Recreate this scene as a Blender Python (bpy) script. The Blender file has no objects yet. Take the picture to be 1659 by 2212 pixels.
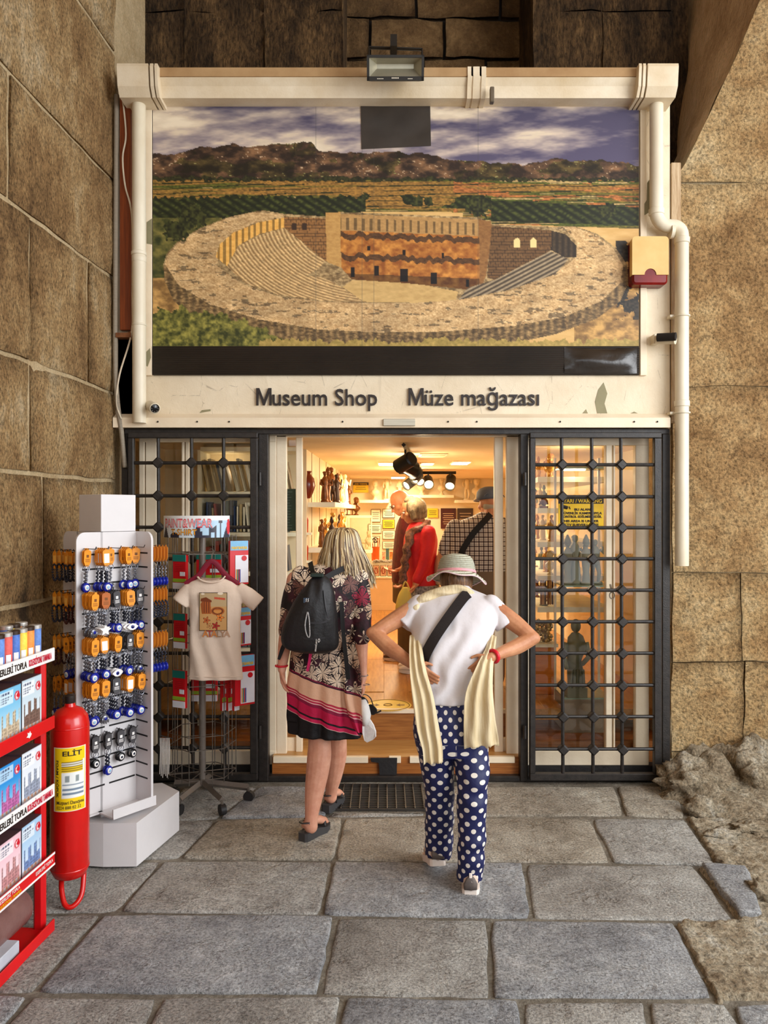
import bpy, bmesh, math, random
import numpy as np
from mathutils import Vector, Matrix, noise
random.seed(7); RNG = np.random.RandomState(7)
SC = bpy.context.scene; COL = SC.collection
PI = math.pi
# ------------------------------------------------------------------ camera
F = 1661.0; CX = 829.5; CY = 1106.0; H = 1.75
cam = bpy.data.cameras.new('camera'); cam.sensor_fit = 'HORIZONTAL'; cam.sensor_width = 36; cam.lens = 36 * F / 1659
cam.clip_start = .05
camo = bpy.data.objects.new('camera', cam); COL.objects.link(camo)
camo.location = (0, 0, H); camo.rotation_euler = (PI / 2, 0, 0); SC.camera = camo
# ------------------------------------------------------------------ world and daylight
W = bpy.data.worlds.new('world'); SC.world = W; W.use_nodes = True
W.node_tree.nodes['Background'].inputs[0].default_value = (.88, .94, 1.0, 1)
W.node_tree.nodes['Background'].inputs[1].default_value = 2.1
def area(name, loc, target, sx, sy, power, col):
    l = bpy.data.lights.new(name, 'AREA'); l.shape = 'RECTANGLE'; l.size = sx; l.size_y = sy; l.energy = power; l.color = col
    o = bpy.data.objects.new(name, l); COL.objects.link(o); o.location = loc
    o.rotation_euler = (Vector(target) - Vector(loc)).to_track_quat('-Z', 'Y').to_euler(); return o
area('daylight_from_passage_mouth', (5.4, .4, 3.3), (-1.0, 4.5, 1.3), 4.0, 3.6, 385, (.97, .985, 1.0))
SC.view_settings.view_transform = 'Standard'; SC.view_settings.look = 'None'; SC.view_settings.gamma = 1
SC.view_settings.use_curve_mapping = False
SC.view_settings.exposure = 0.0

# ------------------------------------------------------------------ helpers
def P(px, py, Y): return Vector(((px - CX) * Y / F, Y, H - (py - CY) * Y / F))
def G(px, py, z=0.0):
    Y = (H - z) * F / (py - CY); return Vector(((px - CX) * Y / F, Y, z))
def XX(px, Y): return (px - CX) * Y / F
def ZZ(py, Y): return H - (py - CY) * Y / F
def lin(c):
    if isinstance(c, str): c = tuple(int(c[i:i + 2], 16) for i in (0, 2, 4))
    return tuple((x / 255 / 12.92) if x / 255 <= .04045 else ((x / 255 + .055) / 1.055) ** 2.4 for x in c[:3])
def l4(c): return lin(c) + (1,)
def alin(a):
    a = np.clip(a, 0, 255) / 255.
    return np.where(a <= .04045, a / 12.92, ((a + .055) / 1.055) ** 2.4)
class NT:
    def __init__(s, name):
        m = bpy.data.materials.new(name); m.use_nodes = True; s.m = m; s.t = m.node_tree
        s.b = s.t.nodes['Principled BSDF']; s.k = 0
    def n(s, typ, **kw):
        o = s.t.nodes.new(typ)
        for k, v in kw.items(): setattr(o, k, v)
        return o
    def put(s, sock, v):
        if hasattr(v, 'is_output'): s.t.links.new(v, sock)
        else:
            sock.default_value = v
    def pos(s, kind='obj'):
        if kind == 'pos': return s.n('ShaderNodeNewGeometry').outputs['Position']
        return s.n('ShaderNodeTexCoord').outputs['Object' if kind == 'obj' else 'Generated']
    def mapping(s, v, sc=(1, 1, 1), rot=(0, 0, 0), loc=(0, 0, 0)):
        o = s.n('ShaderNodeMapping'); s.put(o.inputs[0], v); o.inputs['Scale'].default_value = sc; o.inputs['Rotation'].default_value = rot
        o.inputs['Location'].default_value = loc
        return o.outputs[0]
    def noise(s, v, scale, detail=6, rough=.6, dist=0):
        o = s.n('ShaderNodeTexNoise'); s.put(o.inputs['Vector'], v); o.inputs['Scale'].default_value = scale
        o.inputs['Detail'].default_value = detail; o.inputs['Roughness'].default_value = rough; o.inputs['Distortion'].default_value = dist
        return o.outputs['Fac']
    def vor(s, v, scale, feature='F1', out='Distance', rnd=1):
        o = s.n('ShaderNodeTexVoronoi', feature=feature); s.put(o.inputs['Vector'], v); o.inputs['Scale'].default_value = scale
        if 'Randomness' in o.inputs: o.inputs['Randomness'].default_value = rnd
        return o.outputs[out]
    def ramp(s, fac, stops, const=False):
        o = s.n('ShaderNodeValToRGB'); s.put(o.inputs[0], fac); e = o.color_ramp.elements
        if const: o.color_ramp.interpolation = 'CONSTANT'
        while len(e) < len(stops): e.new(.5)
        for i, (p, c) in enumerate(stops):
            e[i].position = p; e[i].color = l4(c) if not isinstance(c, float) else (c, c, c, 1)
        return o.outputs[0]
    def mix(s, fac, a, b, mode='MIX'):
        o = s.n('ShaderNodeMix', data_type='RGBA', blend_type=mode); s.put(o.inputs[0], fac); s.put(o.inputs[6], a); s.put(o.inputs[7], b)
        return o.outputs[2]
    def ma(s, op, a, b=0., c=0.):
        o = s.n('ShaderNodeMath', operation=op); s.put(o.inputs[0], a); s.put(o.inputs[1], b); s.put(o.inputs[2], c); return o.outputs[0]
    def sep(s, v):
        o = s.n('ShaderNodeSeparateXYZ'); s.put(o.inputs[0], v); return o.outputs
    def comb(s, x, y, z):
        o = s.n('ShaderNodeCombineXYZ'); s.put(o.inputs[0], x); s.put(o.inputs[1], y); s.put(o.inputs[2], z); return o.outputs[0]
    def bump(s, h, dist=.01, strength=1., prev=None):
        o = s.n('ShaderNodeBump'); s.put(o.inputs['Height'], h); o.inputs['Distance'].default_value = dist; o.inputs['Strength'].default_value = strength
        if prev is not None: s.put(o.inputs['Normal'], prev)
        return o.outputs[0]
    def col(s, v): s.put(s.b.inputs['Base Color'], v)
    def fin(s, rough=.6, metal=0., normal=None, spec=.5):
        s.put(s.b.inputs['Roughness'], rough); s.put(s.b.inputs['Metallic'], metal); s.b.inputs['Specular IOR Level'].default_value = spec
        if normal is not None: s.put(s.b.inputs['Normal'], normal)
        return s.m
MATS = {}
ORD = ['first', 'second', 'third', 'fourth', 'fifth', 'sixth', 'seventh', 'eighth', 'ninth', 'tenth', 'eleventh', 'twelfth', 'thirteenth', 'fourteenth', 'fifteenth', 'sixteenth', 'seventeenth', 'eighteenth', 'nineteenth', 'twentieth'] + ['%s past twentieth' % q for q in ('one', 'two', 'three', 'four', 'five', 'six', 'seven', 'eight', 'nine', 'ten', 'eleven', 'twelve')]
def M(name, col, rough=.55, metal=0., col2=None, scale=6., bump=0., bscale=80., var=.06, emis=0., pos='obj', stretch=(1, 1, 1), spec=.4):
    if name in MATS: return MATS[name]
    t = NT(name); v = t.mapping(t.pos(pos), stretch)
    if isinstance(col, str): col = tuple(int(col[i:i + 2], 16) for i in (0, 2, 4))
    if col2 is None:
        col2 = tuple(min(255, c * (1 + var)) for c in col); col1 = tuple(c * (1 - var) for c in col)
    else: col1 = col
    f = t.noise(v, scale, 5, .6)
    t.col(t.ramp(f, [(.3, col1), (.7, col2)]))
    nrm = t.bump(t.noise(v, bscale, 4, .6), bump) if bump else None
    if emis:
        t.b.inputs['Emission Color'].default_value = l4(col); t.b.inputs['Emission Strength'].default_value = emis
    MATS[name] = t.fin(rough, metal, nrm, spec); return MATS[name]
def S(name, stops, scale=2.0, bump=.02, fine=40., pits=.6, stretch=(1, 1, 1), rough=.9, speck=.25):
    t = NT(name); v = t.mapping(t.pos('pos'), stretch)
    a = t.noise(v, scale, 8, .62, .3); b = t.noise(v, scale * 7, 8, .7); c = t.noise(v, fine, 6, .7)
    f = t.ma('ADD', t.ma('MULTIPLY', a, .62), t.ma('MULTIPLY', b, .38))
    f = t.ma('ADD', t.ma('MULTIPLY', t.ma('SUBTRACT', f, .5), 1.9), .5)
    base = t.ramp(f, stops)
    sp = t.ramp(c, [(.36, .34), (.5, 1.0), (.62, 1.45)])
    base = t.mix(speck, base, t.mix(1.0, base, sp, 'MULTIPLY'))
    vd = t.vor(v, fine * .55); pit = t.ramp(vd, [(.0, 0.0), (.32, 1.0)])
    base = t.mix(t.ma('MULTIPLY', t.ma('SUBTRACT', 1.0, pit), pits * .6), base, t.mix(1.0, base, (.45, .4, .34, 1), 'MULTIPLY'))
    t.col(base)
    h = t.ma('ADD', t.ma('ADD', t.ma('MULTIPLY', b, 1.0), t.ma('MULTIPLY', c, .8)), t.ma('MULTIPLY', pit, pits * .3))
    MATS[name] = t.fin(rough, 0, t.bump(h, bump), .25); return MATS[name]
def MC(name, rough=.6, fine=0., bump=0., bscale=200.):
    t = NT(name); a = t.n('ShaderNodeVertexColor'); a.layer_name = 'Col'; c = a.outputs[0]
    if fine:
        nz = t.noise(t.pos('obj'), fine, 6, .7); c = t.mix(1.0, c, t.ramp(nz, [(.3, .62), (.5, 1.0), (.7, 1.3)]), 'MULTIPLY')
    t.col(c); nr = t.bump(t.noise(t.pos('obj'), bscale, 4), bump) if bump else None
    MATS[name] = t.fin(rough, 0, nr, .35); return MATS[name]

def wm(o):
    m = o.matrix_parent_inverse @ o.matrix_basis
    return wm(o.parent) @ m if o.parent else o.matrix_basis.copy()
def T(o, label=None, cat=None, group=None, kind=None):
    if label: o['label'] = label
    if cat: o['category'] = cat
    if group: o['group'] = group
    if kind: o['kind'] = kind
    return o
def E(name, loc, label=None, cat=None, group=None, kind=None, rz=0):
    o = bpy.data.objects.new(name, None); COL.objects.link(o); o.location = loc; o.rotation_euler = (0, 0, rz); o.empty_display_size = .1
    return T(o, label, cat, group, kind)
def mkobj(name, me, parent=None):
    o = bpy.data.objects.new(name, me); COL.objects.link(o)
    if parent: o.parent = parent
    return o
def basis(d, up=(0, 0, 1)):
    d = Vector(d).normalized(); u = Vector(up)
    if abs(d.dot(u)) > .98: u = Vector((0, 1, 0))
    x = u.cross(d).normalized(); y = d.cross(x); return x, y
def smoothpath(pts, n=4):
    pts = [Vector(p) for p in pts]; out = []
    for i in range(len(pts) - 1):
        p0 = pts[max(i - 1, 0)]; p1 = pts[i]; p2 = pts[i + 1]; p3 = pts[min(i + 2, len(pts) - 1)]
        for k in range(n):
            t = k / n
            out.append(.5 * ((2 * p1) + (p2 - p0) * t + (2 * p0 - 5 * p1 + 4 * p2 - p3) * t * t + (3 * p1 - p0 - 3 * p2 + p3) * t ** 3))
    out.append(pts[-1]); return out
def smoothval(vals, n=4):
    return [q.x for q in smoothpath([Vector((v, 0, 0)) for v in vals], n)]
class MB:
    def __init__(s): s.v = []; s.f = []; s.m = []
    def add(s, vs, fs, m=0):
        k = len(s.v); s.v += [Vector(v) for v in vs]; s.f += [tuple(i + k for i in f) for f in fs]; s.m += [m] * len(fs); return s
    def box(s, x0, x1, y0, y1, z0, z1, m=0, b=0):
        if x0 > x1: x0, x1 = x1, x0
        if y0 > y1: y0, y1 = y1, y0
        if z0 > z1: z0, z1 = z1, z0
        return s.obox(((x0 + x1) / 2, (y0 + y1) / 2, (z0 + z1) / 2), (x1 - x0, y1 - y0, z1 - z0), None, m, b)
    def obox(s, c, size, rot=None, m=0, b=0):
        hx, hy, hz = [q / 2 for q in size]; c = Vector(c); b = min(b, hx * .9, hy * .9, hz * .9)
        R = rot if rot is not None else Matrix.Identity(3)
        if isinstance(R, (int, float)): R = Matrix.Rotation(R, 3, 'Z')
        if b <= 0:
            vs = [Vector((sx * hx, sy * hy, sz * hz)) for sx in (-1, 1) for sy in (-1, 1) for sz in (-1, 1)]
            fs = [(0, 1, 3, 2), (4, 6, 7, 5), (0, 4, 5, 1), (2, 3, 7, 6), (0, 2, 6, 4), (1, 5, 7, 3)]
            return s.add([c + R @ v for v in vs], fs, m)
        bm = bmesh.new(); bmesh.ops.create_cube(bm, size=1)
        for v in bm.verts: v.co = Vector((v.co.x * 2 * hx, v.co.y * 2 * hy, v.co.z * 2 * hz))
        bmesh.ops.bevel(bm, geom=bm.edges[:], offset=b, segments=1, affect='EDGES')
        bm.verts.index_update()
        s.add([c + R @ v.co for v in bm.verts], [tuple(v.index for v in f.verts) for f in bm.faces], m); bm.free(); return s
    def tube(s, pts, r, n=8, m=0, cap=True, fl=1., up=(0, 0, 1), closed=False):
        pts = [Vector(p) for p in pts]; k = len(pts); rs = r if isinstance(r, (list, tuple)) else [r] * k
        vs = []; fs = []; px = None
        for i, p in enumerate(pts):
            d = (pts[(i + 1) % k] - pts[i - 1]) if closed else (pts[min(i + 1, k - 1)] - pts[max(i - 1, 0)])
            if d.length < 1e-9: d = Vector((0, 0, 1))
            d.normalize()
            if px is None: x, y = basis(d, up)
            else:
                x = (px - d * px.dot(d)); x = x.normalized() if x.length > 1e-6 else basis(d, up)[0]; y = d.cross(x)
            px = x
            for j in range(n):
                a = 2 * PI * j / n; vs.append(p + x * (math.cos(a) * rs[i]) + y * (math.sin(a) * rs[i] * fl))
        for i in range(k if closed else k - 1):
            i2 = (i + 1) % k
            for j in range(n):
                j2 = (j + 1) % n; fs.append((i * n + j, i * n + j2, i2 * n + j2, i2 * n + j))
        if cap and not closed:
            fs.append(tuple(range(n - 1, -1, -1))); fs.append(tuple((k - 1) * n + j for j in range(n)))
        return s.add(vs, fs, m)
    def loft(s, secs, n=16, m=0, cap=True, pw=2.0):
        # secs: (center, rx, ry, xaxis, yaxis)
        vs = []; fs = []
        for (c, rx, ry, xa, ya) in secs:
            c = Vector(c); xa = Vector(xa); ya = Vector(ya)
            for j in range(n):
                a = 2 * PI * j / n; ca = math.cos(a); sa = math.sin(a); e = 2 / pw
                vs.append(c + xa * (rx * math.copysign(abs(ca) ** e, ca)) + ya * (ry * math.copysign(abs(sa) ** e, sa)))
        k = len(secs)
        for i in range(k - 1):
            for j in range(n):
                j2 = (j + 1) % n; fs.append((i * n + j, i * n + j2, (i + 1) * n + j2, (i + 1) * n + j))
        if cap: fs.append(tuple(range(n - 1, -1, -1))); fs.append(tuple((k - 1) * n + j for j in range(n)))
        return s.add(vs, fs, m)
    def lathe(s, prof, n=16, c=(0, 0, 0), mat=None, m=0):
        c = Vector(c); vs = []; fs = []; k = len(prof)
        for (r, z) in prof:
            for j in range(n):
                a = 2 * PI * j / n; v = Vector((r * math.cos(a), r * math.sin(a), z)); v = mat @ v if mat is not None else v; vs.append(c + v)
        for i in range(k - 1):
            for j in range(n):
                j2 = (j + 1) % n; fs.append((i * n + j, i * n + j2, (i + 1) * n + j2, (i + 1) * n + j))
        fs.append(tuple(range(n - 1, -1, -1))); fs.append(tuple((k - 1) * n + j for j in range(n)))
        return s.add(vs, fs, m)
    def ball(s, c, r, n=10, m=0, sc=(1, 1, 1), rot=None):
        k = max(4, n * 2 // 3); prof = [(max(math.sin(PI * i / k), .001), -math.cos(PI * i / k)) for i in range(k + 1)]
        D = Matrix.Diagonal((r * sc[0], r * sc[1], r * sc[2])); return s.lathe(prof, n, c, (rot @ D) if rot is not None else D, m)
    def prism(s, poly, ext, m=0):
        poly = [Vector(p) for p in poly]; ext = Vector(ext); k = len(poly)
        return s.add(poly + [p + ext for p in poly], [tuple(range(k - 1, -1, -1)), tuple(range(k, 2 * k))] + [(i, (i + 1) % k, k + (i + 1) % k, k + i) for i in range(k)], m)
    def quad(s, a, b, c, d, m=0): return s.add([a, b, c, d], [(0, 1, 2, 3)], m)
    def mesh(s, name):
        me = bpy.data.meshes.new(name); me.from_pydata([tuple(v) for v in s.v], [], s.f); return me
    def build(s, name, mats, parent=None, smooth=False, label=None, cat=None, group=None, kind=None, fixn=True):
        if not isinstance(mats, (list, tuple)): mats = [mats]
        if parent is not None:
            inv = wm(parent).inverted(); s.v = [inv @ v for v in s.v]; loc = None
        else:
            xs = [v.x for v in s.v]; ys = [v.y for v in s.v]; zs = [v.z for v in s.v]
            loc = Vector(((min(xs) + max(xs)) / 2, (min(ys) + max(ys)) / 2, min(zs))); s.v = [v - loc for v in s.v]
        me = s.mesh(name)
        for m in mats: me.materials.append(m)
        if len(mats) > 1: me.polygons.foreach_set('material_index', s.m)
        if fixn:
            bm = bmesh.new(); bm.from_mesh(me); bmesh.ops.recalc_face_normals(bm, faces=bm.faces[:]); bm.to_mesh(me); bm.free()
        if smooth:
            try: me.shade_smooth()
            except Exception: pass
            if smooth != 'all':
                bm = bmesh.new(); bm.from_mesh(me); lim = math.radians(40)
                for e in bm.edges:
                    if len(e.link_faces) == 2 and e.calc_face_angle(0) > lim: e.smooth = False
                bm.to_mesh(me); bm.free()
        o = mkobj(name, me, parent)
        if loc is not None: o.location = loc
        return T(o, label, cat, group, kind)
def remesh(mb, voxel, smooth=3, disp=None):
    me = mb.mesh('tmp'); o = mkobj('tmp', me)
    md = o.modifiers.new('r', 'REMESH'); md.mode = 'VOXEL'; md.voxel_size = voxel
    if smooth: ms = o.modifiers.new('s', 'SMOOTH'); ms.iterations = smooth; ms.factor = .5
    bpy.context.view_layer.update(); dg = bpy.context.evaluated_depsgraph_get()
    m2 = bpy.data.meshes.new_from_object(o.evaluated_get(dg)); bpy.data.objects.remove(o); bpy.data.meshes.remove(me)
    if disp:
        for v in m2.vertices: v.co = disp(v.co)
    return m2
def meshobj(name, me, mats, parent=None, smooth=True, label=None, cat=None, group=None, kind=None, origin=None):
    if not isinstance(mats, (list, tuple)): mats = [mats]
    me.name = name
    if parent is not None: me.transform(wm(parent).inverted()); loc = None
    else:
        loc = Vector(origin); me.transform(Matrix.Translation(-loc))
    me.materials.clear()
    for m in mats: me.materials.append(m)
    if smooth: me.shade_smooth()
    o = mkobj(name, me, parent)
    if loc is not None: o.location = loc
    else: KIDS.setdefault(parent, []).append(o)
    return T(o, label, cat, group, kind)
def dup(o, parent=None, loc=None, rz=None, scale=None):
    c = o.copy(); COL.objects.link(c); c.parent = parent
    if parent is None:
        if loc is not None: c.location = loc
        if rz is not None: c.rotation_euler = (o.rotation_euler[0], o.rotation_euler[1], rz)
        if scale is not None: c.scale = scale if isinstance(scale, tuple) else (scale,) * 3
    for ch in [q for q in KIDS.get(o, ())]: dup(ch, c)
    KIDS.setdefault(c, [])
    if parent is not None: KIDS.setdefault(parent, []).append(c)
    else: pass
    return c
KIDS = {}
_MB_build = MB.build
def _b(s, name, mats, parent=None, **k):
    o = _MB_build(s, name, mats, parent, **k)
    if parent is not None: KIDS.setdefault(parent, []).append(o)
    return o
MB.build = _b
FONTS = {}
def textmesh(txt, size=.1, depth=.002, bold=0., align='CENTER', xs=1., shear=0):
    c = bpy.data.curves.new('txt', 'FONT'); c.body = txt; c.size = size; c.extrude = depth; c.align_x = align; c.offset = bold; c.resolution_u = 3; c.shear = shear
    o = bpy.data.objects.new('txt', c); COL.objects.link(o)
    bpy.context.view_layer.update(); dg = bpy.context.evaluated_depsgraph_get()
    me = bpy.data.meshes.new_from_object(o.evaluated_get(dg)); bpy.data.objects.remove(o); bpy.data.curves.remove(c)
    if xs != 1: me.transform(Matrix.Diagonal((xs, 1, 1, 1)))
    return me
def text(txt, origin, xdir, ydir, size, mat, parent, name='lettering', depth=.0015, bold=0., width=None, align='CENTER', label=None):
    me = textmesh(txt, size, depth, bold, align)
    xd = Vector(xdir).normalized(); yd = Vector(ydir).normalized(); zd = xd.cross(yd)
    xs = [v.co.x for v in me.vertices]
    k = width / (max(xs) - min(xs)) if width and xs else 1
    if k != 1: me.transform(Matrix.Diagonal((k, 1, 1, 1)))
    R = Matrix((xd, yd, zd)).transposed().to_4x4(); me.transform(Matrix.Translation(Vector(origin)) @ R)
    o = meshobj(name, me, mat, parent, smooth=False, label=label); return o
# ------------------------------------------------------------------ numpy painting
def vn(x, y, seed=0):
    xi = np.floor(x).astype(np.int64); yi = np.floor(y).astype(np.int64); xf = x - xi; yf = y - yi
    xf = xf * xf * (3 - 2 * xf); yf = yf * yf * (3 - 2 * yf)
    def h(a, b):
        n = (a * 374761393 + b * 668265263 + seed * 1442695041) & 0x7fffffff; n = ((n ^ (n >> 13)) * 1274126177) & 0x7fffffff
        return ((n ^ (n >> 16)) & 0xffff) / 65535.
    return (h(xi, yi) * (1 - xf) + h(xi + 1, yi) * xf) * (1 - yf) + (h(xi, yi + 1) * (1 - xf) + h(xi + 1, yi + 1) * xf) * yf
def fbm(x, y, seed=0, o=5, g=.55):
    s = 0; a = 1; t = 0
    for i in range(o): s = s + a * vn(x * 2 ** i, y * 2 ** i, seed + i * 17); t += a; a *= g
    return s / t
def pip(x, y, poly):
    ins = np.zeros(x.shape, bool); n = len(poly)
    for i in range(n):
        x1, y1 = poly[i]; x2, y2 = poly[(i + 1) % n]
        if y1 == y2: continue
        c = ((y1 > y) != (y2 > y)) & (x < (x2 - x1) * (y - y1) / (y2 - y1) + x1); ins ^= c
    return ins
def lerp(a, b, t): t = np.clip(t, 0, 1)[:, None]; return np.array(a)[None, :] * (1 - t) + np.array(b)[None, :] * t
def paint_grid(name, fn, u0, u1, v0, v1, nx, ny, place, mat, parent=None, smooth=True, **tags):
    # place(u array, v array)->Nx3 world coords ; fn(u,v)->Nx3 sRGB 0..255
    uu, vv = np.meshgrid(np.linspace(u0, u1, nx + 1), np.linspace(v0, v1, ny + 1)); uu = uu.ravel(); vv = vv.ravel()
    co = place(uu, vv); colr = alin(fn(uu, vv)); me = bpy.data.meshes.new(name)
    i = np.arange(nx * ny); r = i // nx; c = i % nx; a = r * (nx + 1) + c
    fa = np.stack([a, a + nx + 1, a + nx + 2, a + 1], 1)
    me.vertices.add(len(co)); me.loops.add(4 * len(fa)); me.polygons.add(len(fa))
    if parent is not None: loc = None; I = np.array(wm(parent).inverted()); co = co @ I[:3, :3].T + I[:3, 3]
    else: loc = np.array([co[:, 0].mean(), co[:, 1].mean(), co[:, 2].min()]); co = co - loc
    me.vertices.foreach_set('co', co.astype(np.float32).ravel()); me.loops.foreach_set('vertex_index', fa.astype(np.int32).ravel())
    me.polygons.foreach_set('loop_start', (np.arange(len(fa)) * 4).astype(np.int32)); me.update(calc_edges=True)
    at = me.color_attributes.new('Col', 'FLOAT_COLOR', 'POINT'); at.data.foreach_set('color', np.concatenate([colr, np.ones((len(colr), 1))], 1).astype(np.float32).ravel())
    me.materials.append(mat); me.shade_smooth() if smooth else None
    o = mkobj(name, me, parent)
    if loc is not None: o.location = loc
    else: KIDS.setdefault(parent, []).append(o)
    return T(o, **tags)
# ================================================================== materials
WHITE = NT('white_paint')
def _wp(t, c1, c2, peel):
    v = t.pos('pos'); a = t.noise(v, 1.6, 8, .65); b = t.noise(v, 9, 8, .7, .8); fine = t.noise(v, 120, 4, .6)
    base = t.ramp(a, [(.3, c1), (.7, c2)])
    st = t.noise(t.mapping(v, (14, 14, 1.2)), 1.0, 5, .6)
    base = t.mix(t.ramp(st, [(.62, 0.0), (.8, .35)]), base, (.28, .2, .12, 1))
    crack = t.vor(t.mapping(v, (5, 5, 3)), 1.0, 'DISTANCE_TO_EDGE')
    ck = t.ma('MULTIPLY', t.ramp(crack, [(.0, 1.0), (.012, 0.0)]), t.ramp(b, [(.5, 0.0), (.6, 1.0)]))
    base = t.mix(t.ma('MULTIPLY', ck, .55), base, (.2, .15, .1, 1))
    t.col(base); return t.fin(.55, 0, t.bump(t.ma('ADD', t.ma('MULTIPLY', b, .8), t.ma('MULTIPLY', fine, .15)), .006, .8), .35)
WHITE = _wp(WHITE, (215, 196, 165), (240, 226, 200), 1)
PIPE = M('pipe_plastic', (235, 226, 205), .4, col2=(205, 190, 160), scale=3, stretch=(1, 1, .4))
GUTTER = M('gutter_plastic', (235, 222, 198), .45, col2=(205, 182, 145), scale=2.5, bump=.001, pos='pos')
BLACKM = M('black_iron', (30, 27, 25), .42, .2, col2=(52, 46, 42), scale=25, bump=.0015, bscale=150, spec=.5)
ALU = M('painted_aluminium', (228, 208, 178), .45, col2=(240, 224, 196), scale=5, bump=.0008, pos='pos')
WOODO = M('orange_laminate', (176, 110, 52), .4, col2=(128, 70, 28), scale=5, stretch=(1, 4, 22), pos='pos')
WOODF = M('oak_floor', (196, 140, 70), .3, col2=(160, 104, 42), scale=5, stretch=(9, 1, 9), pos='pos')
DARKGAP = M('dark_gap', (30, 23, 17), .9, pos='pos')
LSTONE = S('ochre_wall_stone', [(.2, (108, 80, 50)), (.42, (164, 128, 84)), (.58, (192, 158, 110)), (.8, (222, 198, 158))], 1.3, .035, 62, .6, stretch=(1.3, 1.3, .85), speck=.9)
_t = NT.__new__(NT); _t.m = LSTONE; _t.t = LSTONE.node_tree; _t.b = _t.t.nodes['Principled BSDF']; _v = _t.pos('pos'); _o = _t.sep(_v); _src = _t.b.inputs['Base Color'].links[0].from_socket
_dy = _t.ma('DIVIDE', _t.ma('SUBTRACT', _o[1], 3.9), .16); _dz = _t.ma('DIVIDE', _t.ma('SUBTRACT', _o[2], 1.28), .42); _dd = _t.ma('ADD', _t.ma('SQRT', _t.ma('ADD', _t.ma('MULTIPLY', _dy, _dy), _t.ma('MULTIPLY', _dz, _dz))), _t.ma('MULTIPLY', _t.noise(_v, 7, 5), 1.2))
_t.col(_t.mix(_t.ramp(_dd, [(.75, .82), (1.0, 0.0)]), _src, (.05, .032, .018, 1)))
LMORT = S('pale_mortar', [(.2, (186, 156, 112)), (.8, (232, 208, 166))], 3, .02, 70, .3)
RSTONE = S('tan_wall_stone', [(.2, (128, 92, 54)), (.42, (180, 142, 94)), (.58, (204, 170, 120)), (.8, (230, 204, 158))], 1.1, .045, 50, .8, speck=.85)
DSTONE = S('dark_wall_stone', [(.2, (34, 24, 14)), (.5, (84, 62, 38)), (.8, (136, 104, 66))], 2.4, .05, 30, .9, stretch=(2.2, 2.2, .6), speck=1.)  # dark brown stone for the wall above the fascia
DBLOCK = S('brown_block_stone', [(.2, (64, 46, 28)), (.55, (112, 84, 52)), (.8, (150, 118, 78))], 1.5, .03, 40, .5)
REVEAL = S('smooth_plaster_stone', [(.2, (168, 132, 92)), (.5, (206, 168, 124)), (.8, (226, 192, 150))], 1.2, .02, 30, .2, stretch=(3, 3, .5))
PSTONE = S('grey_paving_stone', [(.2, (146, 140, 132)), (.42, (182, 176, 168)), (.58, (204, 200, 192)), (.8, (230, 226, 218))], 1.7, .03, 90, .5, speck=.75, rough=.72)
PSTONE2 = S('bluish_paving_stone', [(.2, (138, 138, 140)), (.42, (172, 172, 174)), (.58, (196, 196, 196)), (.8, (228, 226, 224))], 1.9, .03, 95, .5, speck=.75, rough=.7)
PSTONE3 = S('warm_paving_stone', [(.2, (150, 138, 120)), (.42, (188, 176, 158)), (.58, (210, 200, 182)), (.8, (234, 228, 214))], 1.7, .03, 90, .5, speck=.75, rough=.72)
for _m in ('grey_paving_stone', 'bluish_paving_stone', 'warm_paving_stone'):
    _t = NT.__new__(NT); _t.m = MATS[_m]; _t.t = _t.m.node_tree; _t.b = _t.t.nodes['Principled BSDF']; _v = _t.pos('pos'); _n = _t.noise(_v, 7, 5, .55, .6); _d = _t.ramp(_n, [(.30, 0.0), (.42, .8), (.55, 1.0)]); _old = _t.b.inputs['Normal'].links[0].from_socket
    _w = _t.vor(_v, 3.2, 'DISTANCE_TO_EDGE'); _ck = _t.ramp(_t.ma('ADD', _w, _t.ma('MULTIPLY', _t.noise(_v, 9, 4), .12)), [(.055, 0.0), (.075, 1.0)])
    _t.put(_t.b.inputs['Normal'], _t.bump(_t.ma('ADD', _d, _t.ma('MULTIPLY', _ck, .12)), .05, .8, _old))
RUBBLE = S('pale_rubble', [(.2, (146, 124, 98)), (.45, (196, 176, 146)), (.6, (220, 204, 176)), (.8, (240, 232, 216))], 4, .06, 60, .8, speck=.85)
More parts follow.
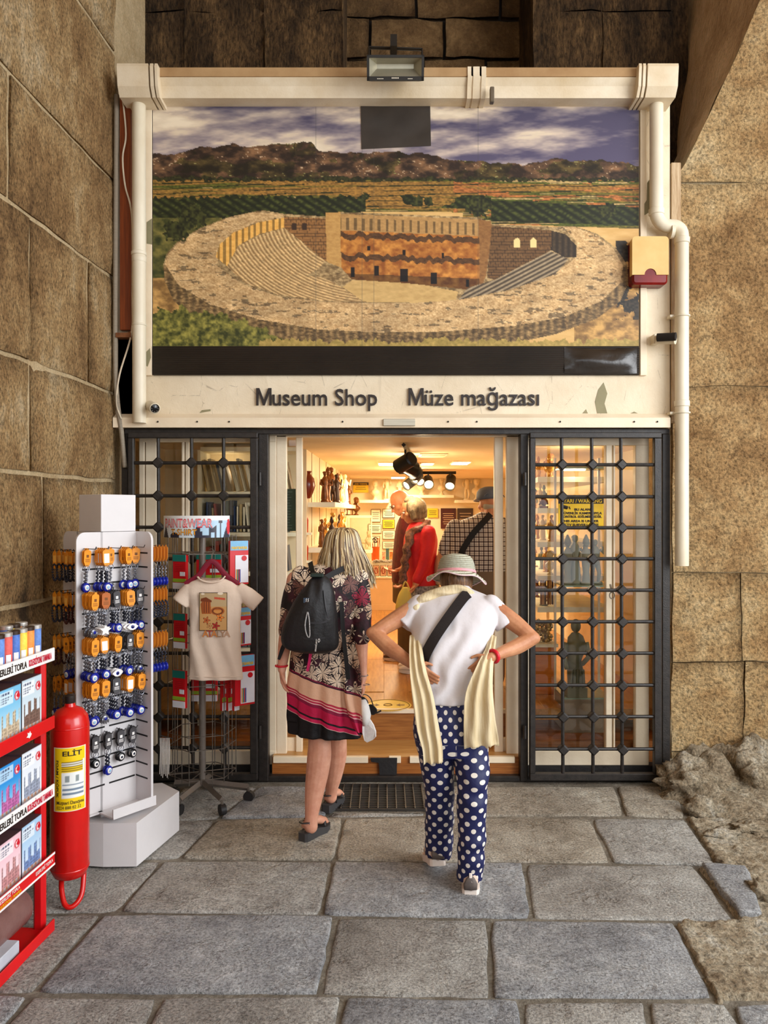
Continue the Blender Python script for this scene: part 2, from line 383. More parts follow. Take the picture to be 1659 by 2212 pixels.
# ================================================================== ground
b = MB(); b.box(-8, 9, -6, 5.3, -.3, -.009)
floor = b.build('floor', RUBBLE, label='grey worn stone pavement in front of the shop', kind='structure')
JOINT = S('joint_grit', [(.2, (116, 106, 92)), (.5, (150, 140, 124)), (.8, (196, 186, 168))], 5, .03, 80, .6)
floor.data.materials[0] = JOINT
def slab(poly, name, mat, parent, top=.0, gap=.004, jit=.007, depth=.08, world=False, sd=0):
    rnd = random.Random(sd); pts = [p if world else G(*p) for p in poly]; c = sum(pts, Vector()) / len(pts); out = []
    n = len(pts)
    for i in range(n):
        a = pts[i]; d = pts[(i + 1) % n]; L = (d - a).length; k = max(3, int(L / .07))
        for j in range(k):
            t = j / k; q = a.lerp(d, t)
            if j == 0:   # round the corner
                pa = pts[i - 1]; q1 = a + (pa - a).normalized() * min(.03, L * .2); q2 = a + (d - a).normalized() * min(.03, L * .2)
                out.append(q1.lerp(q2, .25) * .5 + a * .5 if False else (q1 + q2 + a * 1.2) / 3.2); continue
            out.append(q)
    res = []
    m = len(out)
    for i in range(m):
        t = (out[(i + 1) % m] - out[i - 1]); nrm = Vector((-t.y, t.x, 0)).normalized()
        if nrm.dot(c - out[i]) < 0: nrm = -nrm
        res.append((out[i], nrm, rnd.uniform(0, jit) + jit * noise.noise(out[i] * 6)))
    def ring(ins, z): return [Vector((q.x + nn.x * (gap + r + ins), q.y + nn.y * (gap + r + ins), z + .006 * noise.noise(Vector((q.x * 3, q.y * 3, sd))))) for q, nn, r in res]
    r0 = ring(0, -depth); r1 = ring(.001, top - .010); r2 = ring(.006, top - .003); r3 = ring(.018, top)
    b = MB(); fs = []
    for k in range(3): fs += [(k * m + i, k * m + (i + 1) % m, (k + 1) * m + (i + 1) % m, (k + 1) * m + i) for i in range(m)]
    cc = Vector((c.x, c.y, top + .002)); b.add(r0 + r1 + r2 + r3 + [cc], fs + [(3 * m + i, 3 * m + (i + 1) % m, 4 * m) for i in range(m)])
    return b.build(name, mat, parent, smooth='all')
rows = [
 [(-60, 1700), (395, 1700), (330, 1775), (-200, 1775)], [(395, 1700), (560, 1699), (470, 1768), (332, 1775)], [(560, 1699), (716, 1699), (706, 1764), (472, 1768)],
 [(716, 1752), (918, 1752), (918, 1762), (708, 1764)], [(918, 1698), (1330, 1698), (1350, 1762), (918, 1762)], [(1330, 1698), (1462, 1698), (1482, 1768), (1350, 1762)],
 [(-220, 1776), (100, 1776), (-20, 1862), (-340, 1862)], [(100, 1776), (468, 1771), (388, 1854), (-20, 1862)], [(468, 1771), (742, 1765), (722, 1858), (388, 1854)], [(742, 1765), (1276, 1766), (1322, 1863), (722, 1858)], [(1276, 1766), (1482, 1769), (1552, 1870), (1322, 1863)],
 [(-340, 1864), (30, 1864), (-100, 1976), (-520, 1976)], [(30, 1864), (352, 1858), (254, 1969), (-100, 1976)], [(352, 1858), (720, 1860), (692, 1976), (254, 1969)], [(720, 1860), (1132, 1863), (1148, 1984), (692, 1976)], [(1132, 1863), (1500, 1866), (1590, 1988), (1148, 1984)],
 [(-520, 1980), (222, 1974), (72, 2144), (-760, 2150)], [(222, 1974), (726, 1976), (690, 2148), (72, 2144)], [(726, 1978), (1056, 1985), (1062, 2156), (690, 2148)], [(1056, 1985), (1458, 1990), (1544, 2156), (1062, 2156)],
 [(-700, 2150), (70, 2147), (-60, 2290), (-900, 2290)], [(70, 2147), (348, 2150), (280, 2290), (-60, 2290)], [(348, 2150), (742, 2150), (712, 2290), (280, 2290)], [(742, 2150), (1124, 2158), (1132, 2290), (712, 2290)], [(1124, 2158), (1396, 2160), (1412, 2290), (1132, 2290)], [(1396, 2160), (1572, 2166), (1640, 2290), (1412, 2290)], [(1576, 2168), (1900, 2160), (1960, 2290), (1640, 2290)],
 [(1506, 1870), (1616, 1880), (1652, 1984), (1594, 1986)]]
pm = [PSTONE, PSTONE3, PSTONE2]
for i, r in enumerate(rows):
    slab(r, 'paving_slab', PSTONE2 if i in (19, 27) else PSTONE3 if i in (4, 8, 9, 5) else pm[i % 3] if i % 3 != 1 else PSTONE, floor, (.0 + .003 * (i % 3)) if i != 27 else .032, sd=i)
# front apron towards the camera
for i in range(4):
    for j in range(3):
        x0 = -3 + i * 1.6 + .4 * (j % 2); y1 = 2.44 - j * .75
        slab([Vector((x0, y1, 0)), Vector((x0 + 1.6, y1, 0)), Vector((x0 + 1.6, y1 - .75, 0)), Vector((x0, y1 - .75, 0))], 'paving_slab', PSTONE, floor, world=True, sd=50 + i * 5 + j)
# ---- rock rubble along the right wall
def rock(name, c, r, sd, mat, label, sub=4, sq=.6, parent=None, cat='rock', group=None, amp=.5):
    bm = bmesh.new(); bmesh.ops.create_icosphere(bm, subdivisions=sub, radius=1); o = Vector((sd * 3.7, sd * 1.3, 0))
    for v in bm.verts:
        d = v.co.normalized(); k = 1 + amp * noise.fractal(d * 1.6 + o, .8, 2.1, 7) + .14 * noise.noise(d * 6 + o) + .05 * noise.noise(d * 17 + o)
        k += -.16 * abs(noise.noise(d * 3.1 + o)); v.co = Vector((d.x * r[0] * k, d.y * r[1] * k, d.z * r[2] * k))
        if v.co.z < -r[2] * .35: v.co.z = -r[2] * .35
    me = bpy.data.meshes.new(name); bm.to_mesh(me); bm.free(); me.transform(Matrix.Translation(c))
    return meshobj(name, me, mat, parent, True, label, cat, group, origin=c)
b = MB()   # bedrock bank at the foot of the right wall
nx, ny = 90, 60; vs = []
for j in range(ny + 1):
    for i in range(nx + 1):
        x = 1.66 + 1.7 * i / nx; y = 5.055 - 2.0 * j / ny; v = Vector((x, y, 0))
        edge = 1.80 + .35 * max(0, (4.85 - y)) ** .9 + .06 * noise.noise(v * 3)
        d = x - edge; up = max(0, min(1, (y - (4.25 + .12 * noise.noise(v * 2.5))) / .5))
        hgt = (.20 * up * up + .04) * max(0, min(1, d / .14 + .4)) * (.72 + .75 * noise.fractal(v * 3.3, .8, 2.1, 5)) + .03 * abs(noise.noise(v * 15)) * (d > 0)
        if d < -.05: hgt = -.06
        vs.append((x, y, max(-.06, hgt)))
fs = [(j * (nx + 1) + i, j * (nx + 1) + i + 1, (j + 1) * (nx + 1) + i + 1, (j + 1) * (nx + 1) + i) for j in range(ny) for i in range(nx)]
b.add(vs, fs); o = b.build('bedrock_bank', RUBBLE, label='rough pale bedrock and rubble along the foot of the right wall', cat='rubble', kind='stuff', smooth='all')
gp_ = [(1484, 1766), (1556, 1872), (1510, 1874), (1598, 1990), (1462, 1994), (1550, 2160), (1700, 2158), (1760, 2040), (1760, 1872), (1700, 1775)]
b = MB(); nx, ny = 110, 90; vs = []; keep = []
for j in range(ny + 1):
    for i in range(nx + 1):
        x = 1.05 + 1.35 * i / nx; y = 2.72 + 1.72 * j / ny; px = CX + x * F / y; py = CY + H * F / y; v = Vector((x, y, 0)); ins = bool(pip(np.array([px]), np.array([py]), gp_)[0]); keep.append(ins)
        vs.append((x, y, (.004 + .022 * abs(noise.fractal(v * 9, .8, 2.1, 5)) + .008 * noise.noise(v * 40)) if ins else -.02))
fs = [(j * (nx + 1) + i, j * (nx + 1) + i + 1, (j + 1) * (nx + 1) + i + 1, (j + 1) * (nx + 1) + i) for j in range(ny) for i in range(nx)]; fs = [f for f in fs if any(keep[q] for q in f)]
b.add(vs, fs); b.build('gravel_patch', RUBBLE, label='pale gravelly mortar ground beside the paving at the lower right', cat='gravel', kind='stuff', smooth='all')
rk = [(1520, 1715, .26, .17, .15, 'largest pale boulder at the foot of the tan stone wall'), (1625, 1690, .24, .15, .17, 'pale boulder by the right picture edge under the tan wall'), (1470, 1668, .10, .09, .10, 'small tan rock beside the bottom of the right iron gate'),
      (1640, 1790, .14, .08, .035, 'flat white rock lying on the rubble at the right edge'), (1560, 1800, .10, .05, .03, 'thin tan rock among the rubble near the grey slab'), (1575, 1858, .07, .05, .025, 'small flat grey rock at the corner of the paving'), (1650, 1930, .05, .08, .05, 'rounded pale rock cut by the right picture edge'), (1520, 1752, .09, .07, .07, 'low knobbly rock in front of the largest boulder')]
for i, (px, py, a, c, d, lb) in enumerate(rk):
    g = G(px, min(py + 10, 1990)); rock('rock', Vector((g.x, min(g.y + c * .4, 4.78), d * .3)), (a, c, d), i + 2, RUBBLE, lb, 4 if a > .12 else 3, group='rocks under the right wall')
# ================================================================== left stone wall
def LW(px, py):
    k = (px - CX) / F; Y = -2.038 / (k - .055); return Vector((k * Y, Y, ZZ(py, Y)))
def lwx(y): return -1.76 - .055 * (5.05 - y)
b = MB(); b.prism([(lwx(-5) - .010, -5, -.05), (lwx(5.6) - .010, 5.6, -.05), (lwx(5.6) - .010, 5.6, 6.6), (lwx(-5) - .010, -5, 6.6)], (-1.2, 0, 0))
wl = b.build('wall_left', LMORT, label='tall ochre ashlar wall on the left', kind='structure')
def stone_face(name, mat, parent, o, u, v, nrm, u0, u1, v0, v1, thick=.05, bulge=.012, sd=0, n=None, g=.012, edge=.02):
    # a block face: o + u*U + v*V ; front proud along nrm with uneven surface
    o = Vector(o); u = Vector(u); v = Vector(v); nrm = Vector(nrm); u0 += g; u1 -= g; v0 += g; v1 -= g
    nu = max(4, min(22, int((u1 - u0) / .07))); nv = max(4, min(22, int((v1 - v0) / .07))); b = MB(); vs = []; fs = []
    for j in range(nv + 1):
        for i in range(nu + 1):
            a = u0 + (u1 - u0) * i / nu; c = v0 + (v1 - v0) * j / nv; p = o + u * a + v * c
            w = noise.fractal(p * 2.1 + Vector((sd, 0, 0)), .9, 2., 4) * bulge + noise.noise(p * 9) * bulge * .3
            e = min(i, nu - i, j, nv - j)
            if e == 0: w -= edge
            ju = noise.noise(p * 5 + Vector((0, 3, 0))) * .012; jv = noise.noise(p * 5 + Vector((7, 3, 0))) * .012
            vs.append(p + nrm * w + u * ju + v * jv)
    for j in range(nv):
        for i in range(nu):
            a = j * (nu + 1) + i; fs.append((a, a + 1, a + nu + 2, a + nu + 1))
    k = len(vs); rim = [i for i in range(nu + 1)] + [j * (nu + 1) + nu for j in range(1, nv + 1)] + [nv * (nu + 1) + i for i in range(nu - 1, -1, -1)] + [j * (nu + 1) for j in range(nv - 1, 0, -1)]
    vs += [vs[i] - nrm * thick for i in rim]; m = len(rim)
    fs += [(rim[i], rim[(i + 1) % m], k + (i + 1) % m, k + i) for i in range(m)]
    b.add(vs, fs); return b.build(name, mat, parent, smooth='all', fixn=False)
dL = Vector((.055, 1, 0)).normalized(); nL = Vector((1, -.055, 0)).normalized(); oL = Vector((lwx(0), 0, 0))
cz = [0, .62, 1.28, 1.95, 2.52, 3.27, 3.90, 4.75, 5.6, 6.5]
cy = [[1.2, 3.1, 4.2, 5.08], [1.9, 3.4, 4.5, 5.06], [1.0, 2.6, 4.1, 5.05], [1.6, 3.96, 5.06], [0.8, 2.4, 3.96, 4.64, 5.07], [1.5, 3.76, 5.04], [.5, 2.3, 5.06], [1.4, 3.9, 5.05], [.6, 2.2, 4.4, 5.06]]
for k in range(len(cz) - 1):
    for i in range(len(cy[k]) - 1):
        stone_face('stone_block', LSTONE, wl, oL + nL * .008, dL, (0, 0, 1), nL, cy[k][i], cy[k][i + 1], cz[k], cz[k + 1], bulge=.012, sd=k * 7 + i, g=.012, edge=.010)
# ================================================================== right wall, reveal, upper wall
b = MB(); YR = 5.10
edge = [(1449, 1760), (1449, 400), (1478, 356), (1530, 250), (1585, 130), (1640, 0), (1700, -200)]
poly = [P(x, y, YR) for x, y in edge] + [Vector((4.2, YR, 7)), Vector((4.2, YR, -.1))]
b.prism(poly, (0, .5, 0)); wr = b.build('wall_right', LMORT, label='tan stone wall to the right of the shop front', kind='structure')
b = MB(); A = [P(x, y, YR - .012) for x, y in edge[1:]]; B = [P(1447, 400, 6.2), P(1447, 330, 6.2), P(1440, 200, 6.25), P(1438, 60, 6.3), P(1436, -120, 6.3), P(1434, -400, 6.3)]
vs = []; nn = 14
for i in range(len(A) - 1):
    for s_ in range(6):
        t = s_ / 6; vs.append([A[i].lerp(A[i + 1], t).lerp(B[i].lerp(B[i + 1], t), q / nn) for q in range(nn + 1)])
flat = [p + Vector((.03 * noise.noise(p * 3), 0, 0)) for r in vs for p in r]
b.add(flat, [(i * (nn + 1) + j, i * (nn + 1) + j + 1, (i + 1) * (nn + 1) + j + 1, (i + 1) * (nn + 1) + j) for i in range(len(vs) - 1) for j in range(nn)])
b.build('arch_reveal', REVEAL, wr, smooth='all', label='smooth brown splayed underside of the arch')
o0 = Vector((0, YR, 0)); xr = XX(1449, YR)
zc = [-.05, .16, .76, 1.352, 2.58, 3.92]
xc = [[xr, 2.75, 4.1], [xr, 2.38, 3.2, 4.1], [xr, 2.36, 3.3, 4.1], [xr, 3.0, 4.1], [xr, 2.9, 4.1]]
for k in range(5):
    for i in range(len(xc[k]) - 1):
        stone_face('stone_block', RSTONE, wr, o0 + Vector((0, -.03, 0)), (1, 0, 0), (0, 0, 1), (0, -1, 0), xc[k][i], xc[k][i + 1], zc[k], zc[k + 1], bulge=.02, sd=100 + k * 7 + i, g=.003, edge=.008)
# arch stones above the impost (cut along the slanting arch edge)
def arch_block(z0, z1, x1):
    def ex(z):
        py = CY - (z - H) * F / YR; xs = [e[0] for e in edge[1:]][::-1]; ys = [e[1] for e in edge[1:]][::-1]
        return XX(float(np.interp(py, ys, xs)), YR)
    b = MB(); n = 8; vs = []
    for j in range(n + 1):
        z = z0 - .002 + (z1 - z0 + .004) * j / n
        for i in range(n + 1):
            xx = ex(z) + (x1 - ex(z)) * i / n; q = Vector((xx, YR, z)); e = min(i, n - i, j, n - j)
            vs.append((xx, YR - .034 - .018 * noise.fractal(q * 3, .9, 2, 4) + (.014 if e == 0 else -.01), z))
    b.add(vs, [(j * (n + 1) + i, j * (n + 1) + i + 1, (j + 1) * (n + 1) + i + 1, (j + 1) * (n + 1) + i) for j in range(n) for i in range(n)])
    b.build('stone_block', RSTONE, wr, smooth='all', fixn=False)
for z0, z1, x1 in ((3.93, 4.16, 4.1), (4.16, 4.62, 4.1), (4.62, 5.2, 4.1), (5.2, 6, 4.1)): arch_block(z0, z1, x1)
# back wall above the shop
b = MB(); b.box(-2.2, 3.2, 6.42, 6.6, 2.3, 7); wb = b.build('wall_back', DARKGAP, label='dark wall above the shop front', kind='structure')
YB = 5.75
for (p0, p1, nc) in ((225, 742, 3), (1152, 1452, 2)):
    x0 = XX(p0, YB); x1 = XX(p1, YB)
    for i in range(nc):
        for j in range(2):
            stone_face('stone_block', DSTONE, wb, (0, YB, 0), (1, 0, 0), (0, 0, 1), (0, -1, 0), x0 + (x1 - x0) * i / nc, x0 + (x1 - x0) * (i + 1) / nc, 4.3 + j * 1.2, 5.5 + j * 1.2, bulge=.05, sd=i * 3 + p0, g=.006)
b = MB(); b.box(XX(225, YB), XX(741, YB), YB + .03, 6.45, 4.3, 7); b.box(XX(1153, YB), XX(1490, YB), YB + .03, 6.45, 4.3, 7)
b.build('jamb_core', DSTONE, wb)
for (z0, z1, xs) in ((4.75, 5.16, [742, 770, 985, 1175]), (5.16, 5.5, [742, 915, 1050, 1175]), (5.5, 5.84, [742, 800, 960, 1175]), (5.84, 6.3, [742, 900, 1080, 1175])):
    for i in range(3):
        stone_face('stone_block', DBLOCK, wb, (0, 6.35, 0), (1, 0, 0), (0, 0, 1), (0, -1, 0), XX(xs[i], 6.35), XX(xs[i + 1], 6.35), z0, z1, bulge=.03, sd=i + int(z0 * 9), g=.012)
# unseen passage vault, added overhead to block the sky light
b = MB(); b.box(-3.2, 5.2, -4.6, 6.6, 6.6, 6.9); b.build('ceiling', REVEAL, label='unseen stone vault added over the passage to block the sky', kind='structure')
b = MB(); b.box(-3.2, 2.6, -4.6, -4.2, -.1, 3.0); b.build('wall_rear_blocker', RSTONE, label='unseen stone wall added behind the viewer to cut frontal light', kind='structure')  # out of view, added to hold back light from behind the camera
# ================================================================== shop front fascia
YF = 5.0
fx0, fx1 = XX(255, YF), XX(1447, YF)
b = MB(); b.box(fx0, fx1, YF, YF + .08, ZZ(925, YF), ZZ(150, YF))
fas = b.build('wall_front', WHITE, label='peeling cream painted fascia of the shop front', kind='structure')
# ledge under the fascia
b = MB(); zt = ZZ(893, 4.96); zb = ZZ(924, 4.96)
b.prism([(XX(245, 4.95), 4.94, zb), (XX(245, 4.95), 4.94, zb + .062), (XX(245, 4.95), 4.99, zt), (XX(245, 4.95), 5.02, zt), (XX(245, 4.95), 5.02, zb)], (XX(1447, 4.95) - XX(245, 4.95), 0, 0))
tr = b.build('trim_1', ALU, label='cream timber ledge above the gates', kind='structure')
for px in (341, 426, 495, 740, 968, 1030, 1210, 1370, 1420):
    b = MB(); b.lathe([(.004, 0), (.006, .002), (.0, .004)], 8, P(px, 911, 4.936), Matrix.Rotation(PI / 2, 3, 'X')); b.build('nail_head', DARKGAP, tr)
b = MB(); b.box(XX(828, 4.93), XX(897, 4.93), 4.925, 4.94, ZZ(920, 4.93), ZZ(905, 4.93), b=.002); b.build('aluminium_strip', M('brushed_aluminium', (190, 180, 160), .3, .8, stretch=(1, 1, 20)), tr)
# vertical trims of the fascia
for i, (x0, x1, y0, y1, m) in enumerate(((1381, 1395, 205, 812, ALU), (316, 330, 205, 812, ALU))):
    b = MB(); b.box(XX(x0, YF), XX(x1, YF), YF - .02, YF + .001, ZZ(y1, YF), ZZ(y0, YF), b=.003); b.build('trim_%d' % (i + 2), m, label='narrow cream strip beside the banner, %s side' % ('right', 'left')[i], kind='structure')
b = MB(); b.box(XX(1449, 5.0), XX(1470, 5.0), 4.99, 5.06, ZZ(912, 5.0), ZZ(352, 5.0), b=.004)
b.build('timber_batten', M('weathered_batten', (215, 190, 155), .7, col2=(160, 125, 85), scale=6, stretch=(12, 12, .8), bump=.004, bscale=30), label='weathered pale timber batten behind the right downpipe', cat='timber')
b = MB(); b.box(XX(263, 5.0), XX(286, 5.0), 4.96, 5.0, ZZ(716, 5.0), ZZ(205, 5.0), b=.003)
b.build('timber_board', M('varnished_board', (150, 72, 26), .4, col2=(104, 44, 14), scale=5, stretch=(14, 14, .6)), label='reddish brown varnished board left of the left downpipe', cat='timber')
b = MB(); b.box(XX(250, 5.0), XX(288, 5.0), 5.0, 5.05, ZZ(925, 5.0), ZZ(720, 5.0)); b.build('trim_4', WHITE, label='cream board at lower left corner of the fascia', kind='structure')
# peeled paint patches with shapes of their own
peel = M('bare_greenish_undercoat', (140, 132, 100), .7, pos='pos')
for i, pl in enumerate([[(1290, 893), (1285, 868), (1292, 842), (1304, 826), (1312, 850), (1306, 872), (1312, 893)], [(1392, 465), (1392, 440), (1397, 432), (1398, 395), (1408, 380), (1408, 452), (1400, 460)], [(316, 760), (324, 752), (326, 772), (319, 792), (315, 790)], [(317, 480), (328, 472), (329, 528), (317, 526)],
        [(431, 892), (436, 886), (455, 884), (455, 888)], [(1258, 893), (1266, 884), (1270, 893)], [(1362, 893), (1370, 889), (1378, 893)]]):
    y = YF - .0215 if i in (1, 2, 3) and i != 1 else YF - .0015
    if i == 1: y = YF - .0215
    b = MB(); b.prism([P(x, yy, y) for x, yy in pl], (0, .001, 0)); b.build('peeled_patch', peel, fas)
# ---- banner
def poster(x, y):
    n = len(x); c = np.zeros((n, 3))
    f1 = fbm(x / 190 + 3, y / 46 + x / 900, 3, 6, .55); f2 = fbm(x / 60, y / 22, 11, 5)
    sk = (f1 - .39) / .25 + (f2 - .5) * .4
    c[:] = lerp((70, 65, 86), (206, 187, 163), sk); c += ((y - 207) / 150 * 14)[:, None] * np.array([1, .9, 1.2])
    c = np.where((sk > .95)[:, None], lerp((208, 190, 166), (232, 216, 190), (sk - .95) * 2), c)
    rx = [330, 360, 400, 430, 462, 490, 503, 520, 540, 570, 590, 615, 640, 655, 672, 690, 720, 745, 790, 830, 855, 880, 905, 940, 955, 970, 1000, 1060, 1100, 1130, 1170, 1192, 1215, 1250, 1290, 1320, 1350, 1380]
    ry = [333, 336, 328, 318, 320, 312, 309, 314, 318, 313, 311, 312, 307, 303, 308, 326, 328, 331, 330, 327, 327, 332, 330, 334, 342, 343, 345, 352, 354, 356, 348, 341, 346, 348, 346, 349, 352, 360]
    ridge = np.interp(x, rx, ry) + (fbm(x / 14, x * 0, 5, 4) - .5) * 9
    g = fbm(x / 26, y / 14, 21, 6, .6); g2 = vn(x / 3.2, y / 2.4, 9)
    mt = lerp((44, 32, 25), (138, 100, 68), (g - .38) * 2.6); mt = np.where(((g2 > .86) & (g > .54))[:, None], np.array((190, 160, 126)), mt)
    mt = np.where((fbm(x / 60, y / 30, 77) > .56)[:, None], mt * np.array([.78, .88, .7]), mt)
    bright = (np.abs(x - 668) < 30) & (y < 334); mt = np.where(bright[:, None], mt * 1.5, mt)
    c = np.where((y > ridge)[:, None], mt, c)
    # plain
    ty = 382 + (x - 330) * .002 + (vn(x / 9, x * 0, 4) - .5) * 8
    q = y - (x - 700) * .02; s1 = fbm(x / 260 + (y - 390) / 60, (y - 380) / 7.5, 31, 3)
    fld = lerp((176, 128, 60), (92, 100, 36), (s1 - .4) * 5); fld = np.where((s1 > .66)[:, None], np.array((205, 172, 110)), fld)
    fld = np.where(((x > 980) & (fbm(x / 60 - y / 30, y / 8, 41, 2) > .6))[:, None], np.array((196, 120, 62)), fld)
    fld = fld * (.6 + .45 * vn(x / 4, y / 2, 8))[:, None]; hd = (np.mod(y + x * .03 + 6 * vn(x / 90, y / 20, 5), 11) < 2.2) & (vn(x / 40, y / 9, 12) > .35); fld = np.where(hd[:, None], np.array((44, 46, 22)), fld)
    c = np.where((y > ty)[:, None], fld, c)
    c = np.where(((y > ty) & (y < 391 + (vn(x / 6, x * 0, 14) - .5) * 7))[:, None], lerp((28, 26, 16), (62, 62, 30), vn(x / 3, y / 3, 2)), c)
    orch = (y > 428 + (vn(x / 7, x * 0, 6) - .5) * 12 - np.clip((x - 330) / 300, 0, 1) * 4) & (x < 790) | ((y > 432 + (x - 1060) * .05) & (x > 1060) & (y < 478 + (x - 1060) * .03)) | ((x > 845) & (x < 1060) & (np.abs(y - 436) < 14) & (vn(x / 22, y / 14, 3) > .58))
    ro = vn(x / 5 + y / 6, y / 4, 19); oc = lerp((26, 30, 14), (86, 92, 40), ro * (.5 + .5 * np.sin((x - y * 1.6) / 4.2)))
    c = np.where(orch[:, None], oc, c)
    c = np.where(((y > 474 + (x - 800) * .035) & (x > 700) | (y > 458) & (x > 780) & (x < 1000) & (y > 452 + (x - 850) * .05))[:, None], lerp((196, 150, 82), (228, 190, 128), fbm(x / 30, y / 8, 3)), c)
    # low left
    ll = (x < 480) & (y > 470); c = np.where(ll[:, None], lerp((44, 50, 22), (128, 116, 58), (fbm(x / 18, y / 14, 51, 5) - .3) * 2.2), c)
    # foreground ground
    fg = y > 600; c = np.where((fg & ((x < 480) | (x > 1240)))[:, None], lerp((120, 88, 48), (206, 160, 92), (fbm(x / 16, y / 10, 61) - .3) * 2.4), c)
    c = np.where(((x > 1330) & (y > 520) & (y < 690) & (fbm(x / 20, y / 22, 66) > .45))[:, None], lerp((20, 18, 14), (70, 58, 44), vn(x / 4, y / 4, 7)), c)
    # theatre masses
    outer = [(353, 572), (360, 548), (385, 520), (430, 494), (490, 470), (545, 458), (570, 454), (590, 458), (614, 462), (705, 468), (735, 458), (1040, 470), (1065, 484), (1195, 490), (1240, 488), (1290, 505), (1330, 535), (1355, 572), (1358, 610), (1340, 650), (1290, 688), (1200, 722), (1080, 748), (600, 748), (500, 722), (420, 690), (375, 650), (355, 605)]
    wall = pip(x, y, outer); st = fbm(x / 7, y / 3.5, 71, 4, .65); big = fbm(x / 50, y / 24, 73, 4)
    c = np.where(wall[:, None], lerp((112, 88, 56), (196, 166, 116), (st - .3) * 2.4) * (.78 + .4 * big)[:, None], c)
    rim = [(356, 570), (364, 548), (390, 520), (440, 492), (500, 468), (550, 458), (614, 464), (614, 476), (560, 482), (510, 500), (474, 535), (470, 575), (520, 612), (600, 640), (700, 652), (790, 655), (880, 655), (990, 648), (1100, 628), (1195, 594), (1242, 558), (1248, 525), (1225, 500), (1190, 492), (1240, 490), (1288, 508), (1326, 538), (1346, 574), (1340, 612), (1300, 650), (1220, 684), (1110, 704), (960, 716), (820, 718), (690, 712), (560, 690), (450, 656), (385, 615)]
    rr = pip(x, y, rim); s3 = vn(x / 2.4, y / 1.6, 81); c = np.where(rr[:, None], lerp((160, 122, 76), (240, 206, 152), (.6 * st + .4 * s3 - .2) * 1.6) * (.8 + .35 * big)[:, None], c)
    ow = wall & ~rr & (y > 575) & ((x < 480) | (x > 1250) | (y > 655)); c = np.where(ow[:, None], lerp((92, 70, 42), (178, 144, 94), (st - .3) * 2.2) * (.72 + .3 * (np.sin(x / 2.6 + 3 * big) * .5 + .5))[:, None], c)
    c = np.where((rr & (fbm(x / 22, y / 6, 85) > .66))[:, None], c * .62, c)
    arc = [(466, 555), (474, 528), (505, 502), (560, 480), (614, 470), (614, 492), (560, 506), (515, 530), (490, 575)]
    aa = pip(x, y, arc); c = np.where(aa[:, None], lerp((196, 138, 60), (238, 190, 104), st) * (.68 + .4 * (np.sin(x / 2.1) > -.3))[:, None], c)
    sl = [(490, 575), (515, 532), (560, 508), (614, 492), (660, 528), (702, 562), (690, 580), (660, 596), (700, 600), (740, 622), (785, 652), (700, 650), (600, 636), (530, 612)]
    ss = pip(x, y, sl); rad = np.hypot((x - 830) * .62, (y - 470)); c = np.where(ss[:, None], lerp((146, 112, 70), (226, 190, 132), .5 + .5 * np.sin(rad / .85 + 2.5 * st)) * (.75 + .45 * st)[:, None], c)
    br = (np.mod(y, 6) < 1.2) | (np.mod(x + 5 * np.floor(y / 6), 11) < 1.2)
    lw = [(614, 468), (706, 472), (706, 566), (700, 562), (660, 528), (614, 492)]; m_ = pip(x, y, lw); c = np.where(m_[:, None], lerp((120, 80, 44), (172, 124, 72), st) * np.where(br, .6, 1.)[:, None], c)
    for wx in (635, 657): m_ = (np.abs(x - wx) < 5) & (y > 482) & (y < 497); c = np.where(m_[:, None], np.array((60, 42, 30)), c)
    m_ = pip(x, y, [(703, 460), (735, 458), (737, 578), (706, 566)]); c = np.where(m_[:, None], lerp((170, 124, 66), (212, 168, 100), st), c)
    m_ = pip(x, y, [(786, 652), (740, 620), (760, 606), (840, 600), (990, 630), (985, 648), (900, 654)]); c = np.where(m_[:, None], lerp((176, 140, 84), (220, 184, 120), fbm(x / 12, y / 5, 91)), c)
    sw = [(735, 462), (1038, 474), (1036, 628), (880, 612), (760, 604), (737, 578)]; m_ = pip(x, y, sw); t_ = (y - 462 - (x - 735) * .04)
    base = np.where((t_ < 36)[:, None], lerp((150, 112, 66), (206, 162, 100), st), lerp((140, 78, 30), (214, 146, 66), (fbm(x / 12, y / 9, 95) - .25) * 1.9))
    base = np.where(((t_ > 8) & (t_ < 34) & (np.mod(x, 17) < 6))[:, None], base * .62, base)
    for cc in (46, 92): base = np.where((np.abs(t_ - cc - (vn(x / 9, x * 0, 5) - .5) * 10) < 6)[:, None], lerp((50, 32, 18), (120, 80, 44), st), base)
    for wx, wy, ww, wh in ((797, 537, 3, 5), (873, 545, 3, 6), (957, 552, 3, 6), (762, 588, 4, 10), (813, 585, 5, 11), (873, 594, 8, 14), (937, 601, 7, 12), (1010, 612, 4, 8)):
        base = np.where(((np.abs(x - wx) < ww) & (np.abs(y - wy) < wh))[:, None], np.array((30, 20, 14)), base)
    base = np.where((t_ > 128)[:, None], base * .6, base); c = np.where(m_[:, None], base, c)
    m_ = pip(x, y, [(1034, 474), (1060, 478), (1064, 492), (1050, 596), (1036, 628)]); c = np.where(m_[:, None], lerp((110, 72, 38), (170, 122, 70), st), c)
    m_ = pip(x, y, [(1062, 488), (1195, 498), (1192, 540), (1130, 572), (1070, 604), (1052, 600)]); c = np.where(m_[:, None], lerp((84, 58, 34), (134, 98, 60), st) * np.where(br, .6, 1.)[:, None], c)
    for wx in (1117, 1152): m_ = (np.abs(x - wx) < 7) & (y > 514 + (np.abs(x - wx) / 3) ** 2) & (y < 534); c = np.where(m_[:, None], np.array((236, 206, 140)), c)
